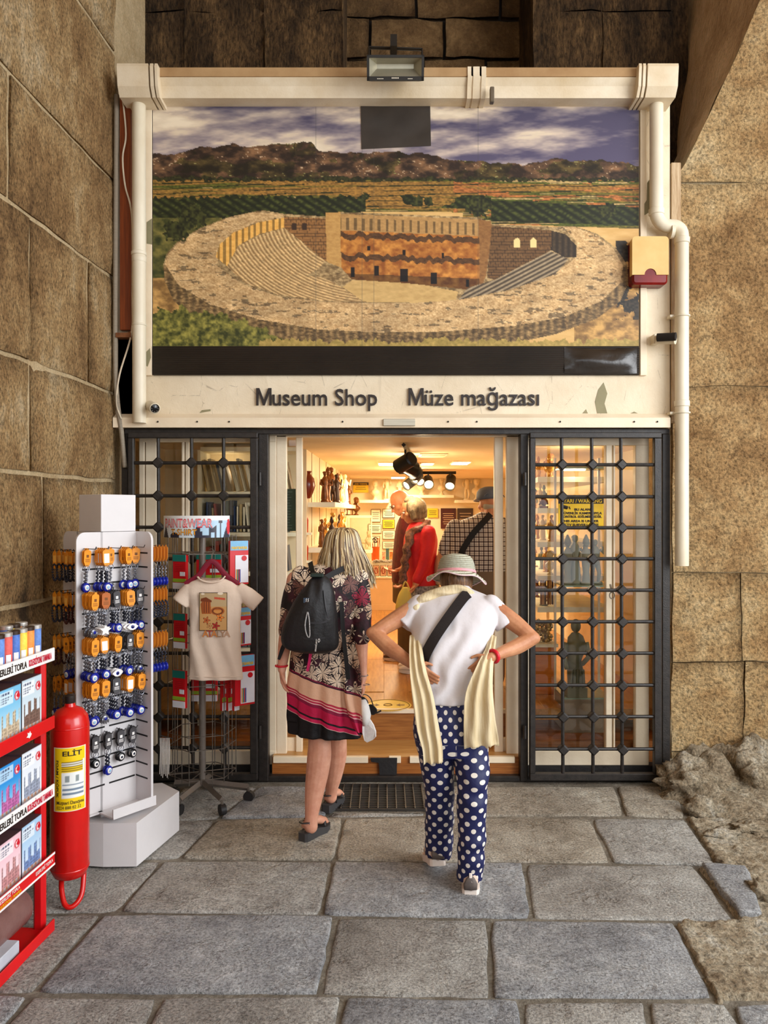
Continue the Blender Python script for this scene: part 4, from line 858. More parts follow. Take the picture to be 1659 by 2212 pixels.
# grooves of the left panelling
for k in range(9):
    y = 6.5 + k * .62; b = MB(); b.box(lwi(y), lwi(y) + .004, y - .004, y + .004, .4, ZC); b.build('panel_groove', M('groove', (170, 140, 95), .7), wbk)
def pt(name, loc, e, r, col=(1, .78, .50)):
    l = bpy.data.lights.new(name, 'POINT'); l.energy = e; l.shadow_soft_size = r; l.color = col; o = bpy.data.objects.new(name, l); COL.objects.link(o); o.location = loc
LEDM = M('led_panel_glow', (255, 238, 205), .5, emis=22.0)
for i, (px, py, w, lab) in enumerate(((834, 1000, 30, 'left square ceiling light nearest the door'), (995, 998, 34, 'right square ceiling light nearest the door'), (923, 1000, 24, 'middle square ceiling light inside the shop'), (860, 1030, 28, 'square ceiling light over the counter at the back'))):
    y = (ZC - H) * F / (CY - py); x = XX(px, y); e = E('ceiling_light', (x, y, ZC - .012), lab, 'ceiling light', 'square ceiling lights'); s = w * y / F / 2
    b = MB(); b.box(x - s - .015, x + s + .015, y - s * 2.2 - .015, y + s * 2.2 + .015, ZC - .014, ZC, b=.003); b.build('frame', SHELFW, e)
    b = MB(); b.box(x - s, x + s, y - s * 2.2, y + s * 2.2, ZC - .018, ZC - .012); b.build('diffuser', LEDM, e)
    l = bpy.data.lights.new('ceiling_light_lamp', 'AREA'); l.shape = 'RECTANGLE'; l.size = 2 * s; l.size_y = 4.4 * s; l.energy = 21; l.color = (1, .80, .54); o = bpy.data.objects.new('ceiling_light_lamp', l); COL.objects.link(o); o.location = (x, y, ZC - .03)
fs_ = E('floor_sticker', (XX(838, 5.52), 5.53, .3605), 'round yellow floor sticker just inside the doorway', 'sticker'); cst = Vector((XX(838, 5.52), 5.53, .361))
b = MB(); b.lathe([(.17, 0), (.17, .0008)], 36, cst); b.build('disc', M('sticker_yellow', (232, 196, 70), .4), fs_); b = MB(); b.tube([cst + Vector((.155 * math.cos(a), .155 * math.sin(a), .001)) for a in [k * PI / 18 for k in range(36)]], .003, 4, closed=True); b.tube([cst + Vector((.03 * math.cos(a), .03 * math.sin(a), .001)) for a in [k * PI / 6 for k in range(12)]], .004, 4, closed=True)
for sx in (-1, 1): b.prism([cst + Vector((sx * x, y, .0012)) for x, y in ((.06, .0), (.09, .04), (.085, .012), (.12, .012), (.12, -.012), (.085, -.012), (.09, -.04))], (0, 0, .0008))
b.build('printed_marks', M('sticker_ink', (120, 84, 30), .5), fs_)
# ac grille
b = MB(); y = 6.7; ag = E('ceiling_vent', (XX(930, y), y, ZC - .01), 'flat cream ceiling vent behind the track lamps', 'vent')
b.box(XX(905, y), XX(965, y), y - .16, y + .16, ZC - .012, ZC, b=.004); b.build('frame', SHELFW, ag)
for k in range(5): b = MB(); b.box(XX(910, y), XX(960, y), y - .12 + k * .055, y - .10 + k * .055, ZC - .018, ZC - .012); b.build('slat', CREAM, ag)
# track lights
TB = M('black_spot', (26, 23, 21), .4, .2); BULB = M('spot_bulb', (255, 226, 170), .4, emis=7)
def track(name, p0, p1, lab):
    b = MB(); p0 = Vector(p0); p1 = Vector(p1); b.tube([p0, p1], .017, 4); return b.build(name, TB, label=lab, cat='light track')
def spot(p, aim, lab, r=.04, L=.13, on=True):
    p = Vector(p); e = E('spot_lamp', p, lab, 'spotlight', 'black track spotlights'); d = (Vector(aim) - p).normalized(); x, y = basis(d); R = Matrix((x, y, d)).transposed(); c = p + Vector((0, 0, -.10))
    b = MB(); b.tube([p, p + Vector((0, 0, -.04)), c], .008, 6); b.build('stem', TB, e)
    b = MB(); b.lathe([(r * .8, -L / 2), (r, -L / 2 + .01), (r, L / 2), (r * .9, L / 2), (r * .86, L / 2 - .02)], 14, c, R); b.build('can', TB, e, smooth=True)
    b = MB(); b.lathe([(r * .84, L / 2 - .02), (.001, L / 2 - .012)], 14, c, R); b.build('bulb', BULB, e)
track('light_track', (.14, 5.5, ZC - .02), (.46, 9.6, ZC - .02), 'black lighting track running into the shop'); track('light_track', (XX(862, 9.0), 9.0, ZC - .04), (XX(985, 9.0), 9.0, ZC - .04), 'black lighting track across the shop ceiling')
def tr_at(y): return (.14 + .32 * (y - 5.5) / 4.1, y, ZC - .03)
sp_ = [(5.75, (-1.5, 7.6, 1.3)), (6.1, (1.6, 7.4, 1.6)), (6.5, (1.6, 7.2, 1.4)), (6.95, (1.8, 8, 1.4)), (7.3, (.2, 4.8, .6)), (8.2, (-1, 6.5, .8)), (8.9, (1.2, 6.5, .8))]
nm = ['first', 'second', 'third', 'fourth', 'fifth', 'sixth', 'seventh']
for i, (y, a) in enumerate(sp_): spot(tr_at(y), a, 'black spotlight on the long track, %s from the door' % nm[i], .058 if i < 4 else .05, .16 if i < 4 else .13)
for px, a, w in ((888, (-1.5, 7.5, .8), 'left'), (925, (.6, 6.0, 1.0), 'middle'), (973, (.4, 7, .8), 'right')): spot((XX(px, 9.0), 9.0, ZC - .05), a, 'black spotlight at the %s of the cross track' % w, .06, .19)
pt('track_lamp_glow_1', (.22, 6.6, 2.0), 18, .12); pt('track_lamp_glow_2', (.3, 8.8, 2.0), 20, .12); pt('display_fill_left', (-1.15, 5.75, 2.05), 2.5, .1); pt('display_fill_right', (1.45, 5.9, 2.05), 4, .1); pt('display_fill_right_2', (1.4, 8.0, 2.0), 6, .1)  # the window display lights are added fill without any fixture
# ---- figurines
def figurine(kind):
    b = MB()
    if kind == 0:   # robed standing figure
        b.lathe([(.032, 0), (.034, .012), (.026, .016), (.030, .03), (.026, .08), (.021, .12), (.025, .15), (.027, .175), (.016, .195), (.009, .203), (.009, .21)], 10); b.ball((0, -.003, .224), .0165, 8, sc=(.9, 1, 1.15))
        b.tube([(-.026, 0, .178), (-.036, -.006, .14), (-.018, -.024, .125)], [.010, .008, .006], 6); b.tube([(.026, 0, .178), (.04, -.004, .15), (.045, -.014, .20)], [.010, .008, .006], 6); b.ball((0, .004, .232), .016, 8, sc=(1.05, 1.05, .7))
    elif kind == 1:  # bust
        b.lathe([(.03, 0), (.03, .012), (.016, .02), (.014, .04), (.03, .055), (.05, .075), (.048, .1), (.03, .118), (.018, .125), (.018, .145)], 12); b.ball((0, -.004, .178), .034, 10, sc=(.86, .98, 1.18)); b.ball((0, .006, .196), .035, 10, sc=(.95, 1, .8)); b.ball((0, -.038, .172), .007, 6, sc=(.8, 1, 1.3))
    elif kind == 2:  # nude standing hero with contrapposto legs
        b.box(-.03, .03, -.025, .025, 0, .012); b.tube([(-.012, 0, .01), (-.014, -.004, .055), (-.010, 0, .105)], [.007, .010, .014], 8); b.tube([(.014, -.004, .01), (.018, -.008, .055), (.010, 0, .105)], [.007, .010, .014], 8)
        b.tube([(0, 0, .095), (.002, 0, .13), (0, 0, .16), (0, 0, .178), (0, 0, .19)], [.02, .017, .024, .017, .007], 10); b.tube([(-.024, 0, .172), (-.036, -.002, .14), (-.03, -.02, .115)], [.008, .007, .005], 6); b.tube([(.024, 0, .172), (.04, 0, .15), (.034, -.01, .185)], [.008, .007, .005], 6); b.ball((0, -.003, .205), .014, 8, sc=(.9, 1, 1.15))
    elif kind == 3:  # horse on base
        b.box(-.05, .05, -.022, .022, 0, .012); b.ball((0, 0, .085), .03, 10, sc=(1.5, .7, .8))
        for sx in (-.032, .032):
            for sy in (-.01, .01): b.tube([(sx, sy, .08), (sx + .004, sy, .045), (sx, sy, .012)], [.012, .006, .006], 6)
        b.tube([(.035, 0, .092), (.052, 0, .125), (.06, 0, .145)], [.018, .012, .010], 8); b.tube([(.054, 0, .148), (.078, 0, .132)], [.012, .007], 8); b.tube([(-.044, 0, .1), (-.058, 0, .075), (-.058, 0, .04)], [.007, .006, .003], 6)
    elif kind == 4:  # tall column figure with cap
        b.lathe([(.03, 0), (.03, .01), (.02, .014), (.016, .06), (.022, .11), (.024, .15), (.015, .17), (.009, .178), (.009, .186)], 10); b.ball((0, -.002, .2), .015, 8); b.lathe([(.018, .2), (.015, .22), (.004, .245)], 10); b.tube([(-.022, 0, .155), (-.03, -.01, .12), (0, -.025, .12)], [.009, .007, .006], 6); b.tube([(.022, 0, .155), (.03, -.01, .12), (0, -.025, .115)], [.009, .007, .006], 6)
    else:  # seated group / theatre mask disc
        b.box(-.035, .035, -.02, .02, 0, .02); b.ball((0, 0, .06), .036, 10, sc=(1, .5, 1.1)); b.ball((-.014, -.008, .095), .016, 8); b.ball((.016, -.006, .108), .016, 8); b.tube([(-.03, 0, .06), (-.04, -.012, .03)], [.01, .008], 6); b.tube([(.03, 0, .07), (.042, -.012, .035)], [.01, .008], 6)
    return b
FM = [M('bronze_figure', (92, 52, 22), .35, .4, col2=(150, 92, 40), scale=30), M('ivory_figure', (236, 214, 168), .5, var=.05), M('gilt_figure', (188, 130, 50), .3, .4, col2=(220, 170, 84), scale=30), M('grey_stone_figure', (150, 152, 136), .6, var=.06), M('dark_wood_figure', (60, 34, 18), .45, var=.2)]
FMES = {}
def put_fig(kind, mi, loc, s, rz, lab, grp):
    if (kind, mi) not in FMES:
        me = figurine(kind).mesh('figurine'); me.materials.append(FM[mi]); me.shade_smooth(); FMES[(kind, mi)] = me
    o = mkobj('figurine', FMES[(kind, mi)]); o.location = loc; o.scale = (s, s, s); o.rotation_euler = (0, 0, rz); return T(o, lab, 'figurine', grp)
mn = ['bronze', 'ivory', 'gilt', 'grey', 'dark wood']; kn = ['robed figurine', 'portrait bust', 'standing hero figurine', 'horse figurine', 'capped column figurine', 'seated pair figurine']
# left shelves (along the partition) - three levels
def shelf_left(z, y0, y1, d, lab):
    b = MB(); b.prism([(lwi(y0), y0, z - .04), (lwi(y0) + d, y0, z - .04), (lwi(y1) + d, y1, z - .04), (lwi(y1), y1, z - .04)], (0, 0, .04)); b.build('wall_shelf', SHELFW, label=lab, cat='shelf')
zA, zB, zC_ = 1.80, 1.35, 1.0
shelf_left(1.83, 6.25, 9.1, .22, 'upper cream shelf of figurines on the left shop wall'); shelf_left(1.46, 6.25, 8.6, .24, 'middle cream shelf of figurines on the left shop wall'); shelf_left(1.12, 6.25, 9.3, .26, 'lower cream shelf of figurines on the left shop wall')
rr = random.Random(3)
for z, y0, n, rowname, pal in ((1.83, 6.35, 15, 'upper', [(0, 0), (4, 0), (2, 4), (0, 4), (0, 0), (2, 0), (4, 0), (0, 2), (0, 1), (2, 1), (0, 1), (4, 1)]), (1.46, 6.35, 13, 'middle', [(0, 0), (4, 4), (0, 2), (2, 2), (5, 2), (5, 0), (0, 2), (4, 2), (5, 1), (0, 1)]), (1.12, 6.35, 14, 'lower', [(2, 0), (0, 2), (0, 0), (5, 2), (3, 0), (0, 2), (4, 0), (5, 2)])):
    for i in range(n):
        y = y0 + i * (2.55 / n) * (1.0 if rowname != 'middle' else .85); k, mi = pal[i % len(pal)]; s = rr.uniform(.75, 1.15) * (1.25 if rowname == 'upper' else 1.05)
        put_fig(k, mi, (lwi(y) + rr.uniform(.06, .18), y, z), s, rr.uniform(-.6, .6) + .6, '%s %s on the %s left shelf, %s from the door' % (mn[mi], kn[k], rowname, ORD[i]), 'figurines on the %s left shelf' % rowname)
# vase-like amphora and red cups at the near end
b = MB(); b.lathe([(.03, 0), (.05, .04), (.07, .10), (.06, .16), (.03, .2), (.04, .22)], 14, (XX(662, 6.2), 6.22, 1.86)); b.build('amphora', M('red_glaze', (120, 44, 22), .25), label='glossy red brown amphora at the near end of the upper shelf', cat='vase', smooth=True)
for i, py in enumerate((1130, 1190)):
    b = MB(); c = P(660, py + 20, 6.2); b.lathe([(.02, 0), (.025, .1), (.018, .12)], 10, c); b.build('candle_jar', M('red_wax', (190, 60, 24), .35), label='red candle jar at the %s near end of the left shelves' % ('upper', 'lower')[i], cat='candle', smooth=True)
    b = MB(); b.box(c.x - .05, c.x + .05, c.y - .04, c.y + .04, c.z - .02, c.z - .001); b.build('jar_shelf', SHELFW, label='short cream ledge under the %s red candle jar' % ('upper', 'lower')[i], cat='shelf')
# glass cube display and standing blocks beyond
gc = E('display_case', (-.30, 9.3, 1.42), 'small glass display case beside the left shelves', 'display case')
b = MB(); b.box(-.46, -.14, 9.2, 9.6, 1.68, 1.71); b.build('top', SHELFW, gc); b = MB(); b.box(-.46, -.14, 9.2, 9.6, 1.26, 1.30); b.build('base', SHELFW, gc)
b = MB(); b.quad((-.44, 9.22, 1.3), (-.16, 9.22, 1.3), (-.16, 9.22, 1.68), (-.44, 9.22, 1.68)); b.build('pane', GLASS, gc, fixn=False)
for x in (-.45, -.15): b = MB(); b.box(x - .006, x + .006, 9.21, 9.222, 1.3, 1.68); b.build('edge_strip', SHELFW, gc)
for i in range(4): put_fig(1 if i % 2 else 3, 0 if i < 2 else 1, (-.42 + i * .08, 9.4, 1.71 if i < 2 else 1.30), 1.0, 0, '%s on the glass case, %s' % (kn[1 if i % 2 else 3], ['bronze left', 'bronze right', 'pale left', 'pale right'][i]), 'figurines in the display case')
# rear wall shelves with busts
YS = YBK - .22
def rshelf(x0, x1, py, lab):
    z = ZZ(py, YS); b = MB(); b.box(XX(x0, YS), XX(x1, YS), YS, YBK, z - .045, z, b=.004); b.build('wall_shelf', SHELFW, label=lab, cat='shelf'); return z
z1 = rshelf(776, 840, 1080, 'left cream shelf on the rear wall'); z2 = rshelf(870, 981, 1069, 'middle cream shelf on the rear wall'); z3 = rshelf(983, 1085, 1080, 'right cream shelf on the rear wall')
for px, k, z, s, lab in ((810, 1, z1, 1.35, 'ivory bust at the left end of the rear shelves'), (836, 2, z1, 1.6, 'ivory headless style hero on the left rear shelf'), (864, 4, z1 + .02, 1.5, 'slim ivory figure behind the bald man'), (912, 1, z2, 1.5, 'large ivory bust on the middle rear shelf'), (955, 1, z2, 1.25, 'small ivory head on the middle rear shelf'), (1010, 2, z3, 1.7, 'slender ivory hero on the right rear shelf'), (1031, 1, z3, 1.5, 'ivory bust beside the cap of the plaid man')):
    put_fig(k, 1, (XX(px, YS), YS + .1, z), s, 0, lab, 'statues on the rear shelves')
# notices and certificates on the rear wall
YN = YBK - .02; FRB = M('frame_brown', (120, 86, 44), .4); PAP = M('certificate_paper', (240, 228, 196), .6, var=.04); YEL = M('yellow_notice', (236, 190, 40), .5, var=.03); INK = M('dark_ink', (44, 34, 28), .6); MAR = M('maroon_poster', (86, 26, 20), .5, col2=(48, 18, 16), scale=4)
def notice(x0, x1, y0, y1, mat, lab, lines=4, frame=True, name='framed_certificate', ink=INK, extra=None):
    e = E(name, P((x0 + x1) / 2, y1, YN), lab, 'notice'); 
    if frame: b = MB(); b.box(XX(x0, YN), XX(x1, YN), YN, YBK, ZZ(y1, YN), ZZ(y0, YN), b=.006); b.build('frame', FRB, e)
    d = 1.2 if frame else 0; b = MB(); b.box(XX(x0 + d, YN), XX(x1 - d, YN), YN - .004, YN + .002, ZZ(y1 - d, YN), ZZ(y0 + d, YN)); b.build('sheet', mat, e)
    for k in range(lines):
        w = (x1 - x0) * (.62 if k % 2 else .72); yy = y0 + (y1 - y0) * (.25 + .6 * k / max(1, lines)); cx = (x0 + x1) / 2; b = MB(); b.box(XX(cx - w / 2, YN), XX(cx + w / 2, YN), YN - .006, YN - .004, ZZ(yy + 1.0, YN), ZZ(yy, YN)); b.build('print_line', ink, e)
    return e
ns = [(801, 822, 1100, 1128, PAP, 'framed cream certificate at the left of the rear wall'), (826, 853, 1099, 1119, PAP, 'framed certificate in the top right of the notice group'), (826, 853, 1122, 1142, YEL, 'framed yellow certificate on the rear wall'), (795, 824, 1132, 1152, PAP, 'unframed white licence sheet below the left certificate'), (826, 854, 1146, 1165, PAP, 'framed certificate under the yellow one'), (826, 854, 1169, 1186, PAP, 'lowest framed certificate in the right column')]
for a in ns: notice(*a)
e = notice(801, 821, 1158, 1182, PAP, 'framed no smoking notice on the rear wall', 2)
b = MB(); c = P(811, 1166, YN - .006); ri = 5.2 * YN / F; b.tube([c + Vector((ri * math.cos(a), 0, ri * math.sin(a))) for a in [k * PI / 8 for k in range(16)]], .006, 6, closed=True); b.tube([c + Vector((-ri * .7, 0, ri * .7)), c + Vector((ri * .7, 0, -ri * .7))], .006, 6); b.build('no_smoking_symbol', INK, e)
e = notice(763, 796, 1042, 1064, YEL, 'yellow and black camera warning sign high on the rear wall', 3, False, 'warning_sign'); b = MB(); b.box(XX(763, YN), XX(796, YN), YN - .006, YN - .003, ZZ(1048, YN), ZZ(1042, YN)); b.build('black_header', INK, e); text('UYARI / WARNING', (XX(779.5, YN), YN - .007, ZZ(1047, YN)), (1, 0, 0), (0, 0, 1), .03, YEL, e, width=.19, depth=.0006)
notice(923, 946, 1098, 1118, YEL, 'bright yellow notice behind the woman in red', 3, False, 'wall_notice')
notice(952, 985, 1098, 1142, MAR, 'maroon poster with pale text on the rear wall', 6, False, 'wall_poster', M('pale_print', (210, 180, 140), .6)); notice(988, 1022, 1098, 1140, M('brown_poster', (60, 42, 32), .5), 'dark brown poster half hidden by the plaid man', 4, False, 'wall_poster', MATS['pale_print'])
# counter with goods
YCN = 10.9; ct = E('sales_counter', (XX(830, YCN), YCN, ZF), 'cream sales counter at the back of the shop', 'counter')
zt_ = ZZ(1245, YCN); b = MB(); b.box(XX(770, YCN), XX(905, YCN), YCN, YCN + .5, ZF + .08, zt_ - .03); b.build('front', M('counter_cream', (226, 190, 138), .5, var=.02), ct)
b = MB(); b.box(XX(770, YCN), XX(905, YCN), YCN - .01, YCN + .5, ZF, ZF + .08); b.build('plinth', MATS['counter_cream'], ct); b = MB(); b.box(XX(766, YCN), XX(908, YCN), YCN - .03, YCN + .52, zt_ - .03, zt_, b=.005); b.build('top', SHELFW, ct)
TIL = M('patterned_tile', (176, 84, 44), .4, col2=(240, 214, 170), scale=60); tnames = ['leftmost', 'second', 'third', 'fourth', 'rightmost']
for i in range(5):
    e = E('tile_box', (XX(797 + i * 15.5, YCN), YCN + .02, zt_), '%s patterned tile box on the front of the counter' % tnames[i], 'tile box', 'tile boxes on the counter'); x = XX(797 + i * 15.5, YCN)
    b = MB(); b.box(x - .045, x + .045, YCN, YCN + .03, zt_, zt_ + .16, b=.004); b.build('frame', FRB, e); b = MB(); b.box(x - .038, x + .038, YCN - .003, YCN + .002, zt_ + .008, zt_ + .152); b.build('tile', TIL, e); b = MB(); b.tube([(x + .02 * math.cos(a), YCN - .005, zt_ + .08 + .045 * math.sin(a)) for a in [k * PI / 5 for k in range(10)]], .006, 5, closed=True); b.build('medallion', M('tile_red', (150, 40, 30), .4), e)
b = MB(); b.box(XX(790, YCN + .2), XX(900, YCN + .2), YCN + .12, YCN + .4, zt_ + .0, zt_ + .21); b.build('counter_riser', SHELFW, label='cream riser block on the counter', cat='riser')
ph = E('pencil_cup', P(811, 1217, YCN + .2), 'orange cup of pencils on the counter riser', 'cup'); c = P(811, 1210, YCN + .2); c.z = zt_ + .21
b = MB(); b.lathe([(.055, 0), (.06, .2), (.05, .2), (.05, .03)], 12, c); b.build('cup', M('orange_cup', (220, 96, 28), .35), ph, smooth=True)
for k in range(7): a = k * .9; b = MB(); b.tube([c + Vector((.02 * math.cos(a), .02 * math.sin(a), .05)), c + Vector((.06 * math.cos(a), .06 * math.sin(a), .33))], .006, 5); b.build('pencil', M('pencil_%d' % (k % 3), [(210, 120, 40), (180, 60, 40), (90, 60, 40)][k % 3], .5), ph)
cols = [(196, 52, 36), (84, 120, 60), (206, 160, 60), (226, 206, 160), (70, 90, 120), (180, 80, 50), (220, 190, 120)]
for i in range(6):
    x = XX(829 + i * 8, YCN + .25); b = MB(); b.box(x - .024, x + .024, YCN + .2, YCN + .22, zt_ + .21, zt_ + .34 + .05 * (i % 2), b=.003); b.build('postcard_pack', M('pack_%d' % i, cols[i], .5, col2=cols[(i + 3) % 7], scale=30), label='small %s card pack standing on the counter riser' % ['red', 'green', 'ochre', 'cream', 'blue', 'orange'][i], cat='card pack', group='card packs on the counter')
# small trinkets heap in bowl
b = MB()
for k in range(60): b.ball((XX(815 + rr.uniform(-8, 34), YCN + .1), YCN + .1 + rr.uniform(-.02, .04), zt_ + .19 + rr.uniform(0, .035)), .014, 6)
b.build('trinket_heap', M('glass_trinkets', (120, 110, 100), .3, col2=(220, 210, 190), scale=40), label='heap of glass trinkets in front of the card packs', cat='trinkets', kind='stuff')
# ================================================================== window displays
rb = random.Random(11)
BKC = [(200, 186, 150), (58, 70, 84), (150, 60, 40), (222, 210, 180), (84, 96, 90), (40, 60, 96), (120, 96, 60), (176, 150, 100)]
BKM = [M('book_cover_%d' % i, c, .5, var=.08) for i, c in enumerate(BKC)]; PAGE = M('book_pages', (232, 216, 178), .7, stretch=(40, 1, 1))
BN = ['cream', 'slate', 'red', 'white', 'grey green', 'blue', 'brown', 'tan']
def book(x, y, z, w, h, d, lean, ci, lab, grp, name='book'):
    e = E(name, (x, y, z), lab, 'book', grp); R = Matrix.Rotation(lean, 3, 'Y')
    def q(b, c, s): b.obox(Vector((x, y, z + .004)) + R @ Vector(c), s, R)
    b = MB(); q(b, (-w / 2 + .0015, d / 2, h / 2), (.003, d, h)); q(b, (w / 2 - .0015, d / 2, h / 2), (.003, d, h)); q(b, (0, .0015, h / 2), (w, .003, h)); b.build('cover', BKM[ci], e)
    b = MB(); q(b, (0, d / 2 + .002, h / 2), (w - .006, d - .006, h - .008)); b.build('pages', PAGE, e)
bc = E('bookcase', (-1.0, 5.75, .2), 'cream bookcase behind the left window', 'bookcase')
bx0, bx1 = XX(434, 5.6), XX(640, 5.6)
shz = [ZZ(966, 5.6), ZZ(1062, 5.6), ZZ(1150, 5.6), ZZ(1235, 5.6), ZZ(1315, 5.6), ZZ(1400, 5.6), ZZ(1480, 5.6)]
for z in shz: b = MB(); b.box(bx0, bx1, 5.58, 5.9, z - .03, z, b=.002); b.build('shelf', SHELFW, bc)
b = MB(); b.box(bx0 - .02, bx0, 5.58, 5.92, .2, 2.2); b.build('side_panel', SHELFW, bc); b = MB(); b.box(bx0, bx1, 5.9, 5.92, .2, 2.2); b.build('back_panel', CREAM, bc)
sn = ['top', 'second', 'third', 'fourth', 'fifth', 'lowest']
for k in range(1, 7):
    x = bx0 + .03; i = 0; lean0 = -.22 if k == 1 else 0; posn = 0
    while x < bx1 - .05:
        w = rb.uniform(.016, .04); h = rb.uniform(.17, .24) if k > 1 else rb.uniform(.21, .25); ci = rb.randrange(8); ln = lean0 * rb.uniform(.7, 1.2) if k == 1 else (rb.choice([0, 0, 0, -.1])); x += w / 2 + (.012 if ln else .001)
        posn += 1
        book(x, 5.62, shz[k], w, h, .17, ln, ci, '%s book on the %s bookcase shelf, %s from the left' % (BN[ci], sn[k - 1], ORD[posn - 1]), 'books behind the left window'); x += w / 2 + (.016 if ln else .001); i += 1
        if rb.random() < .12 and k > 1: x += .07
# green information panel on the glass beside the door
gp = E('information_panel', P(618, 1150, 5.12), 'dark green printed information panel on the glass left of the door', 'panel'); b = MB(); b.box(XX(598, 5.21), XX(639, 5.21), 5.205, 5.21, ZZ(1147, 5.21), ZZ(1056, 5.21)); b.build('sheet', M('green_print', (28, 74, 58), .5, var=.08), gp)
for k in range(14):
    y0 = 1062 + k * 6; b = MB(); b.box(XX(602, 5.203), XX(620 + rb.uniform(4, 14), 5.203), 5.2025, 5.2045, ZZ(y0 + 1.2, 5.203), ZZ(y0, 5.203)); b.build('print_line', M('pale_green_print', (120, 150, 130), .6), gp)
# camera warning sign in the right window
ws = E('warning_sign', P(1255, 1138, 5.11), 'yellow and black camera warning sign in the right window', 'sign'); yw = 5.105
YELS = M('sign_yellow', (238, 190, 12), .4, var=.03); b = MB(); b.box(XX(1206, yw), XX(1304, yw), yw, yw + .006, ZZ(1139, yw), ZZ(1074, yw), b=.002); b.build('plate', YELS, ws)
b = MB(); b.box(XX(1206, yw), XX(1304, yw), yw - .002, yw, ZZ(1088, yw), ZZ(1074, yw)); b.build('black_header', INK, ws)
xd, zd = (1, 0, 0), (0, 0, 1); hpx = yw / F
def wt(s, px, py, hp, wpx, m): text(s, (XX(px, yw), yw - .003, ZZ(py, yw)), xd, zd, hp * hpx / .72, m, ws, width=wpx * hpx, depth=.0005, bold=.0006)
wt('UYARI / WARNING', 1255, 1086, 8, 90, YELS)
for s, px, py, w in (('BU ALAN', 1258, 1103, 34), ('GÜVENLİK KAMERASIYLA', 1256, 1111, 88), ('KONTROL EDİLMEKTEDİR.', 1256, 1118.5, 88), ('THIS AREA IS UNDER', 1253, 1128, 80), ('CCTV SURVEILLANCE', 1253, 1136, 80)): wt(s, px, py, 5.2, w, INK)
b = MB(); b.tube([P(1212, 1093, yw - .004), P(1226, 1097, yw - .004)], .011, 8); b.tube([P(1230, 1094, yw - .004), P(1232, 1100, yw - .004)], .003, 5); b.build('camera_symbol', INK, ws)
# shelving with goods behind the right window
rs = E('display_shelving', (1.3, 6.8, .2), 'cream display shelving inside the right window', 'shelving')
rz_ = [2.02, 1.78, 1.52, 1.26, 1.02]
for z in rz_: b = MB(); b.prism([(1.18, 5.9, z - .04), (1.75, 5.9, z - .04), (1.75, 8.2, z - .04), (1.42, 8.2, z - .04)], (0, 0, .04)); b.build('shelf', SHELFW, rs)
for (x, y) in ((1.74, 5.92), (1.74, 8.18), (1.45, 8.18)): b = MB(); b.box(x - .015, x + .015, y - .015, y + .015, .36, 2.2); b.build('upright', SHELFW, rs)
for k, z in enumerate(rz_):
    for i in range(7):
        y = 6.0 + i * .30; kk = rb.choice([0, 2, 4, 5, 1]); mi = rb.choice([0, 2, 1, 2, 3]); put_fig(kk, mi, (1.18 + .24 * (y - 5.9) / 2.3 + rb.uniform(.05, .12), y, z), .85, rb.uniform(-1.4, 0), '%s %s on the %s shelf in the right window, %s from front' % (mn[mi], kn[kk], ['top', 'second', 'third', 'fourth', 'fifth', 'bottom'][k], ['first', 'second', 'third', 'fourth', 'fifth', 'sixth', 'seventh'][i]), 'figurines in the right window')
# glass case with grey statuettes close to the pane
gcz = ZZ(1262, 5.5); cs = E('glass_case', (1.45, 5.5, .2), 'tall glass showcase right behind the right window', 'display case')
for z in (ZZ(1010, 5.5), gcz, ZZ(1500, 5.5)): b = MB(); b.box(XX(1212, 5.5), XX(1312, 5.5), 5.4, 5.72, z - .012, z); b.build('glass_shelf', M('greenish_shelf_glass', (150, 168, 142), .2, var=.05), cs)
for px in (1213, 1311): b = MB(); b.box(XX(px, 5.5) - .008, XX(px, 5.5) + .008, 5.7, 5.716, .2, 2.15); b.build('upright', ALU, cs)
b = MB(); b.box(XX(1212, 5.5), XX(1312, 5.5), 5.4, 5.72, .2, ZZ(1500, 5.5) - .012); b.build('plinth', M('grey_plinth', (150, 132, 108), .6), cs)
for i, px in enumerate((1226, 1244, 1266, 1288)): put_fig((4, 0, 4, 2)[i], 3, (XX(px, 5.5), 5.5 + .03 * (i % 2), gcz), 1.45, 0, 'grey stone statuette in the showcase, %s' % ['first from the left', 'second from the left', 'third from the left', 'rightmost'][i], 'grey statuettes in the showcase')
b = MB(); c = P(1243, 1480, 5.45); c.z = ZZ(1500, 5.5)
b.box(c.x - .07, c.x + .07, c.y - .06, c.y + .06, c.z, c.z + .07); b.tube([c + Vector(q) for q in ((0, 0, .05), (.0, 0, .16), (-.01, 0, .26), (.01, 0, .36), (0, 0, .42), (0, 0, .45))], [.055, .06, .052, .07, .055, .025], 14); b.ball(c + Vector((0, -.01, .5)), .04, 12, sc=(.9, 1, 1.2)); b.tube([c + Vector((.07, 0, .38)), c + Vector((.09, -.02, .28)), c + Vector((.03, -.07, .24))], [.025, .02, .016], 8); b.tube([c + Vector((-.07, 0, .38)), c + Vector((-.09, -.02, .28)), c + Vector((-.07, -.05, .2))], [.025, .02, .016], 8)
for k in range(5): b.tube([c + Vector((-.05 + k * .025, -.05, .06)), c + Vector((-.04 + k * .02, -.056, .2))], .01, 6)
b.build('statue', M('olive_stone', (112, 110, 84), .6, var=.08), label='olive grey draped statue low in the right window', cat='statue', smooth=True)
